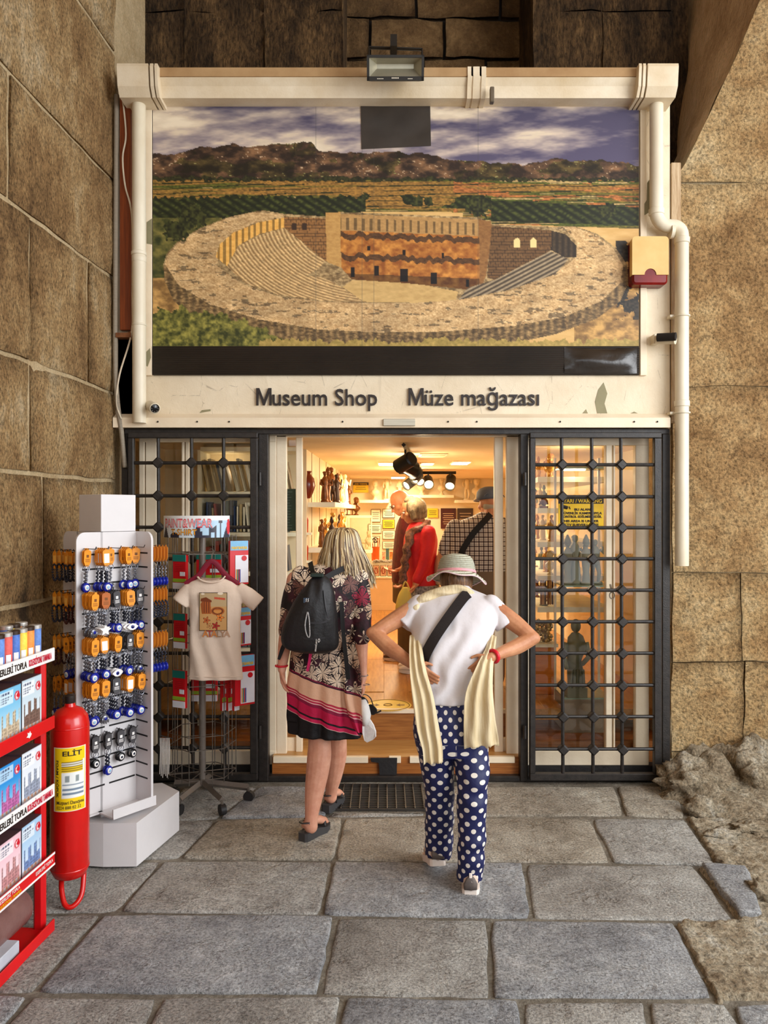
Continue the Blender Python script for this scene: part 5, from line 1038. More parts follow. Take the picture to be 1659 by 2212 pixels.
for i in range(7):
    x = XX(1168 + i * 5.2, 5.9); z1 = ZZ(1252, 5.9); b = MB(); b.box(x - .006, x + .006, 5.88 + .01 * (i % 3), 5.9 + .01 * (i % 3), ZZ(1306, 5.9), z1, b=.002); b.build('bookmark', M('bookmark_%d' % (i % 3), [(140, 84, 40), (196, 140, 80), (96, 54, 30)][i % 3], .5), label='brown hanging bookmark in the right window, %s in its row' % ['first', 'second', 'third', 'fourth', 'fifth', 'sixth', 'seventh'][i], cat='bookmark', group='hanging bookmarks')
b = MB(); b.tube([(XX(1164, 5.9), 5.87, ZZ(1252, 5.9)), (XX(1205, 5.9), 5.87, ZZ(1252, 5.9))], .004, 6); b.build('hanging_rail', ALU, label='thin rail holding the brown bookmarks', cat='rail')
cab = E('low_cabinet', (1.2, 6.4, ZF), 'orange wooden low cabinet with a diagonal joint behind the right gate', 'cabinet'); b = MB(); b.box(XX(1140, 5.8), XX(1205, 5.8), 5.85, 6.6, ZF, ZZ(1400, 5.8), b=.004); b.build('body', M('bright_orange_wood', (222, 132, 36), .35, col2=(196, 108, 24), scale=5, stretch=(1, 1, 12)), cab); b = MB(); b.box(XX(1138, 5.8), XX(1208, 5.8), 5.83, 6.62, ZZ(1400, 5.8), ZZ(1393, 5.8)); b.build('top', SHELFW, cab)
b = MB()
for k in range(140): b.ball((XX(1150 + rb.uniform(0, 48), 5.85), 5.9 + rb.uniform(0, .12), ZZ(1393, 5.83) + .008 + rb.uniform(0, .16)), .014, 6)
b.build('trinket_pile', M('dark_trinkets', (70, 48, 26), .3, .3, col2=(230, 190, 110), scale=60), label='glittering pile of trinkets on the orange cabinet', cat='trinkets', kind='stuff')
# ================================================================== keychain tower
c0 = Vector((-1.431, 3.98, 0)); TT = Vector((-.611, -.791, 0)); NN = Vector((.791, -.611, 0)); dd, wg = .108, .13; zb, zt = .262, 1.65
SW = M('white_display', (216, 212, 212), .4, var=.015); SLOT = M('slot_dark', (24, 20, 20), .7)
tw = E('keychain_stand', (c0.x, c0.y, 0), 'white four sided keychain display stand with a cube on top', 'display stand')
fr = [(TT, NN), (NN, -TT), (-TT, -NN), (-NN, TT)]
for ti, (t_, n_) in enumerate(fr):
    b = MB(); r = .045; L0, L1 = -dd, dd + wg; pl = [(L0, zb), (L1 - .02, zb), (L1, zb + .02)]
    for k in range(7): a = PI / 2 * k / 6; pl.append((L1 - r + r * math.cos(a), zt - r + r * math.sin(a)))
    pl.append((L0, zt)); o_ = c0 + n_ * dd
    b.prism([o_ + t_ * a + Vector((0, 0, z)) for a, z in pl], n_ * -.012); pn = b.build('panel', SW, tw, label='rounded white slotted panel')
    z = zt - .11; k = 0
    while z > zb + .1:
        for (a0, a1) in ((L0 + .02, .06), (.085, L1 - .03)) :
            b = MB(); cc = o_ + t_ * ((a0 + a1) / 2) + n_ * .0005 + Vector((0, 0, z)); R = Matrix((t_, n_, Vector((0, 0, 1)))).transposed(); b.obox(cc, (a1 - a0, .002, .008), R); b.obox(cc - n_ * .0125, (a1 - a0, .002, .008), R); b.build('slot', SLOT, pn)
        z -= .072; k += 1
b = MB(); b.obox(c0 + Vector((0, 0, 1.745)), (.2, .2, .187), Matrix((TT, NN, Vector((0, 0, 1)))).transposed(), b=.002); b.build('top_cube', SW, tw, label='plain white cube on top')
# lower tray lips
for (t_, n_) in (fr[0], fr[3]):
    o_ = c0 + n_ * (dd + wg) + Vector((0, 0, zb)); b = MB(); R = Matrix((t_, n_, Vector((0, 0, 1)))).transposed()
    b.obox(c0 + n_ * (dd + wg / 2) + t_ * 0 + Vector((0, 0, zb - .004)), (2 * dd + .03, wg + .01, .008), R); b.obox(c0 + n_ * (dd + wg) + Vector((0, 0, zb + .018)), (2 * dd + .03, .008, .045), R); b.build('tray_lip', SW, tw)
# base box
zb2 = .225; bp = [(-1.62, 3.80), (-1.375, 3.765), (-1.213, 3.77), (-1.119, 4.2), (-1.25, 4.33), (-1.62, 4.25)]
b = MB(); b.prism([(x, y, .012) for x, y in bp], (0, 0, zb2 - .012)); b.build('base', SW, tw, label='low white base box')
b = MB(); b.obox(c0 + Vector((0, 0, (zb2 + zb) / 2)), (.2, .2, zb - zb2), Matrix((TT, NN, Vector((0, 0, 1)))).transposed()); b.build('neck', SW, tw)
# ---- keychains
ORG = M('orange_card', (232, 146, 30), .5, var=.05); GRYC = M('grey_card', (70, 68, 70), .5); WHC = M('white_sticker', (240, 236, 232), .5); ORB = M('brown_card', (176, 92, 24), .5)
SIL = M('silver_bead', (150, 150, 156), .3, .7, col2=(104, 106, 116), scale=60); BLU = M('blue_glass', (16, 32, 140), .15, var=.1); DBL = M('dark_beads', (24, 26, 38), .25, col2=(44, 48, 66), scale=60); RBD = M('red_brown_beads', (84, 28, 22), .3, col2=(40, 16, 14), scale=90); LBL = M('pale_blue_enamel', (150, 190, 220), .3); BLK = M('black_pupil', (14, 14, 18), .3)
def card_mesh(b, w=.036, h=.072):
    pl = [(-w / 2, -h * .12), (-w / 2 + .006, -h * .04), (-.006, -h * .03), (-.006, .006), (.006, .006), (.006, -h * .03), (w / 2 - .006, -h * .04), (w / 2, -h * .12), (w / 2, -h * .72), (w * .22, -h), (-w * .22, -h), (-w / 2, -h * .72)]
    b.prism([(x, -.0007, z) for x, z in pl], (0, .0014, 0))
def kc_proto(cardm, beads, pend, sticker):
    e = E('keychain', (0, 0, 0)); h = .072
    b = MB(); card_mesh(b); cd_ = b.build('card', cardm, e)
    b = MB()
    if sticker: b.box(-.012, .012, -.0014, -.0007, -.058, -.018)
    else:
        b.box(-.006, .006, -.0014, -.0007, -.034, -.022)
        for k in range(3): b.box(-.011, .011, -.0014, -.0007, -.042 - k * .005, -.040 - k * .005)
    b.build('card_print', WHC if sticker or cardm is GRYC else M('dark_print', (120, 70, 20), .6), cd_)
    b = MB(); b.tube([(.013 * math.cos(a), 0, -h - .008 + .013 * math.sin(a)) for a in [k * PI / 5 for k in range(10)]], .0016, 5, closed=True); b.build('split_ring', SIL, e)
    if beads:
        b = MB()
        for k in range(6): b.ball((.0025 * (-1) ** k, 0, -h - .024 - k * .008), .0058 if k % 2 else .0044, 7)
        b.build('bead_chain', beads, e, smooth='all')
    z = -h - .024 - (.048 if beads else .004) - .018
    b = MB(); mm = BLU
    if pend == 'eye':
        b.ball((0, 0, z), .021, 12, sc=(1, .38, 1)); pe = b.build('pendant', BLU, e, smooth='all'); b = MB(); b.ball((0, -.006, z), .0125, 10, sc=(1, .3, 1)); b.build('white_ring', WHC, pe, smooth='all'); b = MB(); b.ball((0, -.009, z), .007, 8, sc=(1, .3, 1)); b.build('pupil', LBL, pe, smooth='all')
    elif pend == 'hamsa':
        b.ball((0, 0, z), .017, 10, sc=(1, .35, 1)); [b.tube([(x, 0, z + .005), (x * 1.2, 0, z - .026 + abs(x) * .6)], [.006, .003], 6) for x in (-.012, -.004, .004, .012)]; b.build('pendant', SIL, e, smooth='all'); b = MB(); b.ball((0, -.006, z), .007, 8, sc=(1, .3, 1)); b.build('blue_stone', BLU, e)
    elif pend == 'leaf':
        b.prism([(x, -.002, z + y) for x, y in ((-.026, 0), (-.012, .012), (0, .015), (.012, .012), (.026, 0), (.012, -.012), (0, -.015), (-.012, -.012))], (0, .004, 0)); b.build('pendant', WHC, e); b = MB(); b.ball((0, -.003, z), .008, 8, sc=(1, .2, 1)); b.build('iris', BLU, e); b = MB(); b.ball((0, -.005, z), .004, 8, sc=(1, .2, 1)); b.build('pupil', BLK, e)
    elif pend == 'star':
        pts = []
        for k in range(10): a = PI / 2 + k * PI / 5; r = .026 if k % 2 == 0 else .012; pts.append((r * math.cos(a), -.002, z + r * math.sin(a)))
        b.prism(pts, (0, .004, 0)); b.build('pendant', WHC, e)
    elif pend == 'disc':
        b.ball((0, 0, z), .020, 12, sc=(1, .3, 1)); b.build('pendant', BLK, e, smooth='all'); b = MB(); b.ball((0, -.005, z), .012, 10, sc=(1, .2, 1)); b.build('pale_disc', WHC, e, smooth='all'); b = MB(); b.ball((0, -.007, z), .006, 8, sc=(1, .2, 1)); b.build('pupil', DBL, e)
    return e
def br_proto(bm_, cardm):
    e = E('bracelet', (0, 0, 0)); b = MB(); card_mesh(b, .030, .078); b.build('card', cardm, e); b = MB(); b.box(-.010, .010, -.0014, -.0007, -.05, -.02); b.build('card_print', M('amber_print', (250, 190, 90), .5), e)
    b = MB(); ctr = -.095
    for k in range(18): a = 2 * PI * k / 18; b.ball((.020 * math.cos(a), 0, ctr + .036 * math.sin(a)), .0052, 6)
    b.build('bead_loop', bm_, e, smooth='all'); return e
protos = {'eye': kc_proto(ORG, SIL, 'eye', False), 'eyes': kc_proto(ORG, DBL, 'eye', True), 'hamsa': kc_proto(ORG, SIL, 'hamsa', False), 'leaf': kc_proto(ORG, DBL, 'leaf', False), 'star': kc_proto(ORB, SIL, 'star', False), 'disc': kc_proto(GRYC, None, 'disc', False), 'discb': kc_proto(GRYC, DBL, 'eye', False), 'brb': br_proto(DBL, ORG), 'brr': br_proto(RBD, ORG), 'brk': br_proto(BLK, ORB)}
kword = {'eye': 'blue eye keychain on orange card', 'eyes': 'blue eye keychain on stickered card', 'hamsa': 'silver hand keychain on orange card', 'leaf': 'white leaf keychain on orange card', 'star': 'white star keychain on brown card', 'disc': 'black disc keychain on grey card', 'discb': 'blue eye keychain on grey card', 'brb': 'dark beaded bracelet on orange card', 'brr': 'red brown bracelet on orange card', 'brk': 'black bracelet on brown card'}
od = ['innermost', 'second out', 'third out', 'fourth out', 'fifth out', 'sixth out']
used_p = set()
def hang(kind, loc, ang, tilt, lab, grp):
    p = protos[kind]
    o = p if kind not in used_p else dup(p)
    used_p.add(kind); o.location = loc; o.scale = (1.14,) * 3; o.rotation_euler = (0, tilt, ang); T(o, lab, 'bracelet' if kind.startswith('br') else 'keychain', grp); return o
HK = M('hook_steel', (70, 64, 60), .35, .7)
rowz = [1.565, 1.355, 1.135, .925]; rn = ['top', 'second', 'third', 'fourth', 'bottom']; pn_ = ['nearest', 'second', 'middle', 'fourth', 'farthest']
rk_ = random.Random(5)
def peg(base, n_, L):
    b = MB(); p0 = Vector(base); b.tube([p0, p0 + n_ * L, p0 + n_ * (L + .008) + Vector((0, 0, .012))], .0022, 6); b.build('hook', HK, tw, smooth=True)
plan = [['eye', 'eyes', 'hamsa', 'eye', 'eye'], ['hamsa', 'star', 'discb', 'leaf', 'discb'], ['eye', 'eyes', 'leaf', 'discb', 'hamsa'], ['eye', 'hamsa', 'discb', 'eyes', 'eye']]; cnt = [[2, 5, 1, 4, 2], [6, 5, 4, 5, 4], [6, 4, 5, 5, 4], [6, 5, 4, 5, 5]]
aA = math.atan2(NN.x, -NN.y); aB = math.atan2(TT.x, -TT.y); aC = math.atan2(-TT.x, TT.y)
for r in range(4):
    for k in range(5):
        a = dd + .09 - k * .068; kind = plan[r][k]; base = c0 + NN * dd + TT * a + Vector((0, 0, rowz[r] + .006)); peg(base, NN, .10)
        for i in range(cnt[r][k]):
            q = base + NN * (.018 + i * .017) + Vector((0, 0, -.004)); hang(kind, q, aA + rk_.uniform(-.25, .25), rk_.uniform(-.06, .06), '%s, %s row %s peg, %s' % (kword[kind], rn[r], pn_[k], od[i]), 'keychains on the %s row %s peg' % (rn[r], pn_[k]))
for k, kind in enumerate(['disc', 'discb', 'disc', 'disc']):
    a = dd + .05 - k * .07; base = c0 + NN * dd + TT * a + Vector((0, 0, .655)); peg(base, NN, .07)
    for i in range(2): hang(kind, base + NN * (.02 + i * .02) + Vector((0, 0, -.004)), aA + rk_.uniform(-.2, .2), 0, '%s, bottom row %s peg, %s' % (kword[kind], pn_[k], od[i]), 'keychains on the bottom row %s peg' % pn_[k])
for r in range(4):
    for k in range(3):
        a = -.06 + k * .11; kind = [['brk', 'brb', 'brb'], ['brb', 'brr', 'brb'], ['eyes', 'eye', 'brr'], ['eye', 'eyes', 'eye']][r][k]; base = c0 + TT * dd - NN * a + Vector((0, 0, rowz[r] - .01)); peg(base, TT, .11)
        for i in range(4): hang(kind, base + TT * (.02 + i * .024) + Vector((0, 0, -.004)), aB + rk_.uniform(-.2, .2), rk_.uniform(-.05, .05), '%s, left face %s row %s peg, %s' % (kword[kind], rn[r], ['near', 'middle', 'far'][k], od[i]), 'goods on the left face %s row %s peg' % (rn[r], ['near', 'middle', 'far'][k]))
for r in range(3):
    base = c0 - TT * dd + NN * (dd + .055) + Vector((0, 0, rowz[r] + .01 - .01 * r)); peg(base, -TT, .14)
    for i in range(6): hang(['eye', 'brb', 'eyes'][r], base - TT * (.03 + i * .02) + Vector((0, 0, -.004)), aC, 0, '%s, right face %s row, %s' % (kword[['eye', 'brb', 'eyes'][r]], rn[r], od[i]), 'goods on the right face %s row' % rn[r])
# ================================================================== fire extinguisher
fe = E('fire_extinguisher', (-1.405, 3.44, 0), 'large red foam extinguisher standing beside the toy rack', 'fire extinguisher'); RED = M('red_enamel', (206, 22, 18), .22, var=.06, spec=.6)
ec = Vector((-1.405, 3.44, 0)); er = .083
b = MB(); b.lathe([(.01, .115), (.04, .118), (.068, .132), (er, .165), (er, .80), (.076, .84), (.055, .868), (.025, .882), (.02, .90)], 28, ec); b.build('tank', RED, fe, smooth=True)
b = MB(); b.lathe([(.02, .895), (.024, .9), (.024, .93), (.012, .935)], 14, ec); b.build('valve', HK, fe, smooth=True)
pts = [ec + Vector((-.045, .03, .14)), ec + Vector((-.03, -.02, .08)), ec + Vector((.0, -.055, .022)), ec + Vector((.035, -.055, .014)), ec + Vector((.06, -.02, .05)), ec + Vector((.055, .02, .14))]
b = MB(); b.tube(smoothpath(pts, 6), .0115, 10); b.build('foot_loop', RED, fe, smooth=True)
for z in (.795, .17): b = MB(); b.lathe([(er, z - .003), (er + .0012, z), (er, z + .003)], 28, ec); b.build('weld_seam', RED, fe, smooth=True)
a0, a1 = math.radians(-118), math.radians(-18)
def elab(u, v):
    n = len(u); c = np.tile(np.array([244., 204, 20]), (n, 1)); f = (v > .2) & (v < .8) & (u > .26) & (u < .95); c[f] = (236, 240, 236)
    f = (v > .60) & (v < .80) & (u > .26) & (u < .9); c[f] = (244, 204, 20); f2 = f & (np.abs(v - .74) < .03); c[f2] = (240, 240, 230); f2 = f & (np.mod(v * 30, 1) < .3); c[f2] = (120, 100, 30)
    m_ = (v > .2) & (v < .44) & (u > .3) & (u < .92) & (np.mod(v * 46, 1) < .38); c[m_] = (110, 130, 150)
    m_ = (v > .46) & (v < .56) & (np.abs(u - .42) < .06) | (v > .46) & (v < .56) & (np.abs(u - .72) < .05); c[m_] = (140, 150, 150)
    ed = (u < .03) | (v < .012) | (v > .988) | (u > .97); c[ed] = (240, 238, 226); return c
def cyl(u, v, r=er + .0015): a = a0 + (a1 - a0) * u; return np.stack([ec.x + r * np.cos(a), ec.y + r * np.sin(a), .44 + .28 * v], 1)
paint_grid('label', elab, 0, 1, 0, 1, 40, 60, cyl, MC('extinguisher_label', .4), fe, label='yellow and white printed label')
def bend_text(s, u0, v0, h, wid, m, par, cyl_fn, vertical=False, bold=0., name='lettering', flat=None):
    me = textmesh(s, 1, 0, bold, 'LEFT'); xs = [v.co.x for v in me.vertices]; L = max(xs) - min(xs); x0 = min(xs)
    co = np.array([v.co[:] for v in me.vertices]); uu = (co[:, 0] - x0) / L * wid; vv = co[:, 1] / .72 * h
    U, V = (u0 + uu, v0 + vv) if not vertical else (u0 + vv, v0 - uu)
    me.vertices.foreach_set('co', cyl_fn(U, V).astype(np.float32).ravel()); me.update(); return meshobj(name, me, m, par, smooth=False)
cf = lambda u, v: cyl(u, v, er + .003)
bend_text('ELİT', .3, .87, .075, .55, INK, fe, cf, bold=.02); bend_text('FOAM / KÖPÜK', .10, .80, .08, .58, INK, fe, cf, True, .02); bend_text('Müşteri Danışma', .12, .115, .055, .80, INK, fe, cf, bold=.01); bend_text('0224 888 82 22', .12, .04, .05, .7, INK, fe, cf)
# ================================================================== red toy rack
dR = Vector((.088, 1, 0)).normalized(); nR = Vector((dR.y, -dR.x, 0)); oR = Vector((-1.376, 3.215, 0))
def RP(s, n, z): return oR + dR * s + nR * n + Vector((0, 0, z))   # s along the front (negative = nearer), n outward
RR_ = Matrix((dR, nR, Vector((0, 0, 1)))).transposed(); tr2 = E('toy_rack', (oR.x - .1, oR.y - .4, 0), 'red metal rack of souvenir boxes at the left edge', 'rack')
def rb_(s0, s1, n0, n1, z0, z1, name, m, bv=.003): b = MB(); b.obox(RP((s0 + s1) / 2, (n0 + n1) / 2, (z0 + z1) / 2), (abs(s1 - s0), abs(n1 - n0), abs(z1 - z0)), RR_, b=bv); return b.build(name, m, tr2)
REDM = M('red_rack_paint', (214, 18, 24), .35, var=.05); RLEN = -1.15
for n0 in (-.08, -.34): rb_(-.036, -.002, n0, n0 + .05, .0, 1.13, 'post', REDM, .012)
rb_(RLEN, RLEN + .05, -.08, -.03, 0, 1.16, 'post', REDM, .012); rb_(RLEN, RLEN + .05, -.34, -.29, 0, 1.16, 'post', REDM, .012)
shs = [(1.13, 1.184, WHC, 'white'), (.847, .90, REDM, 'red'), (.563, .615, WHC, 'white'), (.278, .33, REDM, 'red'), (0, .05, REDM, 'red')]
for i, (z0, z1, m_, w) in enumerate(shs):
    rb_(RLEN, -.02, -.36, -.02, z0 + .005, z0 + .02, 'shelf_board', REDM); rb_(RLEN, 0, -.008, 0, z0, z1, 'price_strip' if i < 4 else 'bottom_rail', m_, .002); rb_(RLEN, -.02, -.37, -.36, z0, z1, 'back_rail', REDM)
for z in (1.13, .563):
    text('ESERLERİ TOPLA', RP(-.318, .0015, z + .013), dR, zd, .036, INK, tr2, width=.205, depth=.0004, bold=.0006); text('KOLEKSİYONU TAMAMLA', RP(-.115, .0015, z + .013), dR, zd, .036, M('crimson_print', (206, 30, 60), .5), tr2, width=.17 if z > 1 else .19, depth=.0004, bold=.0006)
rb_(RLEN, -.0, -.0005, .001, .322, .331, 'strip_edge', WHC, 0); rb_(RLEN, 0, -.0005, .001, .277, .285, 'strip_edge', WHC, 0)
text('ESERLERİ TOPLA', RP(-.33, .0015, .306), dR, zd, .018, WHC, tr2, width=.13, depth=.0004); text('KOLEKSİYONU TAMAMLA', RP(-.33, .0015, .288), dR, zd, .018, YELS, tr2, width=.15, depth=.0004); text('ESERLERİ TOPLA', RP(-.085, .0015, .298), dR, zd, .02, WHC, tr2, width=.13, depth=.0004)
b = MB(); pts = [(.0, 0), (.012, .006), (.02, .016), (.012, .02), (.008, .03), (0, .022), (-.012, .028), (-.01, .016), (-.02, .008), (-.008, .006)]
b.prism([RP(-.20 + x * .9, .0015, .862 + y * .9) for x, y in pts], nR * .001); b.build('white_emblem', WHC, tr2)
def boxart(th):
    cols = {'orange': ((240, 96, 30), (250, 214, 90), (226, 150, 40)), 'sky': ((120, 190, 226), (226, 240, 246), (206, 190, 160)), 'horse': ((196, 216, 226), (240, 244, 246), (128, 104, 92)), 'pink': ((240, 150, 190), (250, 224, 236), (226, 150, 180)), 'blue': ((40, 140, 214), (200, 230, 246), (196, 110, 170)), 'white': ((226, 232, 240), (246, 246, 248), (160, 170, 190)), 'blush': ((240, 196, 206), (250, 240, 240), (206, 150, 150)), 'ice': ((170, 206, 236), (240, 244, 250), (120, 150, 200))}
    a, l, o = [np.array(q, float) for q in cols[th]]
    def fn(u, v):
        n = len(u); c = np.tile(a, (n, 1)); t_ = np.clip(v * 1.4, 0, 1)[:, None]; c = l * (1 - t_) + a * t_
        hdr = (v > .70) & (v < .95) & (u < .62); c[hdr] = c[hdr] * .35 + np.array((248, 248, 248)) * .65
        for k, vy in enumerate((.90, .84, .79, .745)): m_ = (np.abs(v - vy) < (.018 if k == 0 else .008)) & (u > .06) & (u < (.5, .56, .44, .36)[k]) & (np.mod(u * 26 + k, 1) > .25); c[m_] = (70, 80, 110) if th not in ('orange', 'pink') else (190, 40, 60)
        d = np.hypot((u - .82), (v - .80) * 1.5); c[d < .13] = (206, 24, 44); d2 = (d < .085) & (np.hypot(u - .85, (v - .80) * 1.5) > .07); c[d2] = (250, 240, 240)
        m_ = (v < .64 - .1 * np.abs(u - .5)) & (v > .12) & (u > .1) & (u < .92)
        bl = m_ & (v < .30 + .22 * (np.sin(u * 21) > 0) + .1 * vn(u * 7, u * 0, len(th))); c[bl] = o * (.8 + .35 * vn(u[bl] * 30, v[bl] * 40, 3))[:, None]
        wn = bl & (np.mod(u * 14, 1) < .35) & (np.mod(v * 16, 1) < .5); c[wn] = o * .55
        ft = v < .14; c[ft] = l * .6 + np.array((250, 250, 250)) * .2 + 10 * vn(u[ft] * 30, v[ft] * 30, 2)[:, None]
        for k in range(5): d = np.hypot(u - .15 - k * .18, (v - .11) * 1.4); c[d < .045] = (206, 150, 110); c[(d < .045) & (v > .125)] = (80, 50, 40)
        ed = (u < .02) | (u > .98) | (v < .012) | (v > .988); c[ed] = a * .7; return c
    return fn
BXM = MC('printed_box', .35); BXS = M('box_side', (84, 62, 66), .4, var=.1)
def toybox(s1, z, w, h, th, lab, nof=-.035, d=.10, side=None):
    e = E('toy_box', RP(s1 - w / 2, nof - d / 2, z), lab, 'box', 'souvenir toy boxes on the red rack'); b = MB(); b.obox(RP(s1 - w / 2, nof - d / 2, z + h / 2), (w - .004, d, h), RR_); ctn = b.build('carton', side or BXS, e)
    def pl(u, v): return np.stack([*(np.array(oR)[i] + (s1 - w + .002 + u * (w - .004)) * np.array(dR)[i] + (nof + .001) * np.array(nR)[i] for i in range(2)), z + v * h], 1)
    paint_grid('front_print', boxart(th), 0, 1, 0, 1, 34, 48, pl, BXM, ctn, smooth=False)
rowsb = [(.868, .215, ['horse', 'sky', 'orange', 'sky', 'pink', 'blue']), (.584, .21, ['white', 'blue', 'pink', 'horse', 'sky', 'orange']), (.299, .205, ['ice', 'blush', 'blue', 'white', 'pink', 'sky'])]
tl = {'horse': 'pale box with a brown print', 'sky': 'light blue box', 'orange': 'orange box', 'pink': 'pink box', 'blue': 'bright blue box', 'white': 'white box', 'ice': 'ice blue box', 'blush': 'pale pink box'}
for r, (z, h, ths) in enumerate(rowsb):
    for k, th in enumerate(ths): toybox(-.042 - k * .152, z, .150, h - .006 * (k % 2), th, '%s on the %s red rack shelf, %s from post' % (tl[th], ['upper', 'middle', 'lower'][r], ['first', 'second', 'third', 'fourth', 'fifth', 'sixth'][k]))
for k in range(3): toybox(-.05 - k * .16, 1.62 - 1.62 + .868, .13, .2, 'blue', 'box behind the front row of the upper rack shelf, %s from post' % ['first', 'second', 'third'][k], -.16, .1)
# cans on top
CC = [(60, 100, 170), (226, 110, 30), (240, 176, 40), (40, 80, 160), (200, 60, 50)]; LID = M('can_lid', (60, 44, 34), .3, .3); SILV = M('can_metal', (200, 196, 190), .25, .6)
for k in range(9):
    s = -.065 - (k % 6) * .052; n = -.05 if k < 6 else -.11; c = RP(s, n, 1.15); r = .0235; e = E('souvenir_can', c, '%s can on the red rack, %s row, %s from post' % (['blue', 'orange', 'yellow', 'navy', 'red'][k % 5], 'front' if k < 6 else 'back', ['first', 'second', 'third', 'fourth', 'fifth', 'sixth'][k % 6]), 'can', 'printed cans on the red rack')
    hh_ = .135 if k < 6 else .145; b = MB(); b.lathe([(r, 0), (r, hh_)], 18, c); b.build('printed_wall', M('can_print_%d' % (k % 5), CC[k % 5], .3, col2=tuple(min(255, q + 60) for q in CC[k % 5]), scale=26), e, smooth=True)
    b = MB(); b.lathe([(r + .001, hh_ - .012), (r + .001, hh_ + .002), (r - .003, hh_ + .004)], 18, c); b.build('lid', LID if k % 2 else SILV, e, smooth=True); b = MB(); a = math.atan2(nR.y, nR.x) - .6
    vs = [c + Vector(((r + .0008) * math.cos(a + t_), (r + .0008) * math.sin(a + t_), z)) for z in (.02, .055) for t_ in (-.4, -.2, 0, .2, .4)]; b.add(vs, [(i, i + 1, i + 6, i + 5) for i in range(4)]); b.build('white_label', WHC, e, fixn=False)
# roll and flat carton at the bottom of the rack
b = MB(); b.tube([RP(-.07, -.14, .13), RP(-.75, -.14, .13)], [.085, .085], 20); b.tube([RP(-.069, -.10, .075), RP(-.066, -.10, .075)], .02, 12); b.build('leatherette_roll', M('brown_leatherette', (92, 56, 50), .35, col2=(132, 96, 90), scale=5, bump=.01, bscale=8), label='rolled brown leatherette sheet under the lowest shelf of the red rack', cat='roll', smooth=True)
b = MB(); b.obox(RP(-.33, -.09, .062), (.2, .14, .05), RR_, b=.003); b.build('flat_carton', M('grey_carton', (188, 192, 200), .5), label='flat grey carton at the bottom of the red rack', cat='carton')
# ================================================================== T-shirt rack
hub = Vector((-1.11, 4.70, 0)); WIRE = M('rack_wire', (150, 142, 132), .35, .7, col2=(100, 92, 84), scale=20); POLE = M('grey_pole', (140, 132, 124), .4, .4, col2=(110, 100, 92), scale=5)
tk = E('spinner_rack', (hub.x, hub.y, 0), 'grey wire spinner rack on castors with a curved header', 'rack')
b = MB(); b.tube([hub + Vector((0, 0, .085)), hub + Vector((0, 0, 1.62))], .021, 14); b.build('pole', POLE, tk, smooth=True)
for i, (px, py) in enumerate(((484, 1764), (536, 1731), (388, 1760), (378, 1722), (452, 1706))):
    g = G(px, py); d = (g - hub); d.z = 0; d = d.normalized() * min(.31, max(.15, d.length)); e_ = hub + d; e_.z = .085
    b = MB(); b.tube([hub + Vector((0, 0, .10)), e_ + Vector((0, 0, 0))], .018, 4, fl=1.2); lg = b.build('base_leg', POLE, tk)
    b = MB(); w_ = d.normalized().cross(Vector((0, 0, 1))); cc = e_ + Vector((0, 0, -.053)) + d.normalized() * .005; b.tube([cc - w_ * .016, cc + w_ * .016], .032, 14); b.build('castor_wheel', M('castor_rubber', (38, 36, 36), .5), lg, smooth=True)
    b = MB(); b.tube([e_ + Vector((0, 0, .005)), cc], .009, 6); b.build('castor_fork', WIRE, lg)
RC = .205; hexp = [hub + Vector((RC * math.cos(math.radians(20 + 60 * k)), RC * .9 * math.sin(math.radians(20 + 60 * k)), 0)) for k in range(6)]
for z in (1.60, 1.50, 1.24, .98, .72, .42, .34, .165):
    b = MB(); b.tube([p + Vector((0, 0, z)) for p in hexp], .0028, 5, closed=True); b.build('ring_wire', WIRE, tk)
for k in range(6):
    for q in range(3):
        p = hexp[k].lerp(hexp[(k + 1) % 6], q / 3); b = MB(); b.tube([p + Vector((0, 0, .14)), p + Vector((0, 0, 1.61))], .0028, 5); b.build('upright_wire', WIRE, tk)
for z in (.165, 1.5):
    for k in range(0, 6, 2): b = MB(); b.tube([hexp[k] + Vector((0, 0, z)), hexp[(k + 3) % 6] + Vector((0, 0, z))], .003, 5); b.build('spoke_wire', WIRE, tk)
# header
hz0, hz1 = ZZ(1161, 4.52), ZZ(1114, 4.52)
def hcyl(u, v, off=0.):
    a = math.radians(217) + math.radians(106) * u; r = .24 + off; return np.stack([hub.x + r * 1.02 * np.cos(a), hub.y + r * np.sin(a), hz0 + (hz1 - hz0) * v], 1)
def hpaint(u, v):
    n = len(u); c = lerp((206, 214, 218), (236, 236, 234), v); c = np.where(((u > .5) & (v < .8))[:, None], np.array((176, 206, 226.)), c)
    def blob(f, col=(48, 46, 58)): c[f] = col
    blob((np.abs(u - .07) < .06 * (1.0 - v * 1.7)) & (v < .55)); blob((np.abs(u - .24) < .07) & (v < .14 + .10 * np.cos((u - .24) * 22))); blob((np.abs(u - .57) < .03) & (v < .48)); blob((np.abs(u - .57) < .05) & (v < .3)); blob((np.abs(u - .64) < .06) & (v < .12)); blob((u > .70) & (u < .80) & (v < .52 + .08 * np.sin(u * 40)) & ~((np.abs(u - .755) < .02) & (v < .25)))
    blob((np.abs(u - .86) < .012) & (v < .68)); blob((np.abs(u - .86) < .024) & (v > .66) & (v < .80)); blob((np.abs(u - .95) < .05 * (1.1 - v * 2)) & (v < .5)); d = np.hypot((u - .98) / .03, (v - .5) / .36); c[d < 1] = (206, 40, 50); return c
paint_grid('header_sign', hpaint, 0, 1, 0, 1, 110, 40, lambda u, v: hcyl(u, v), MC('header_print', .3), tk, label='curved printed header with skyline')
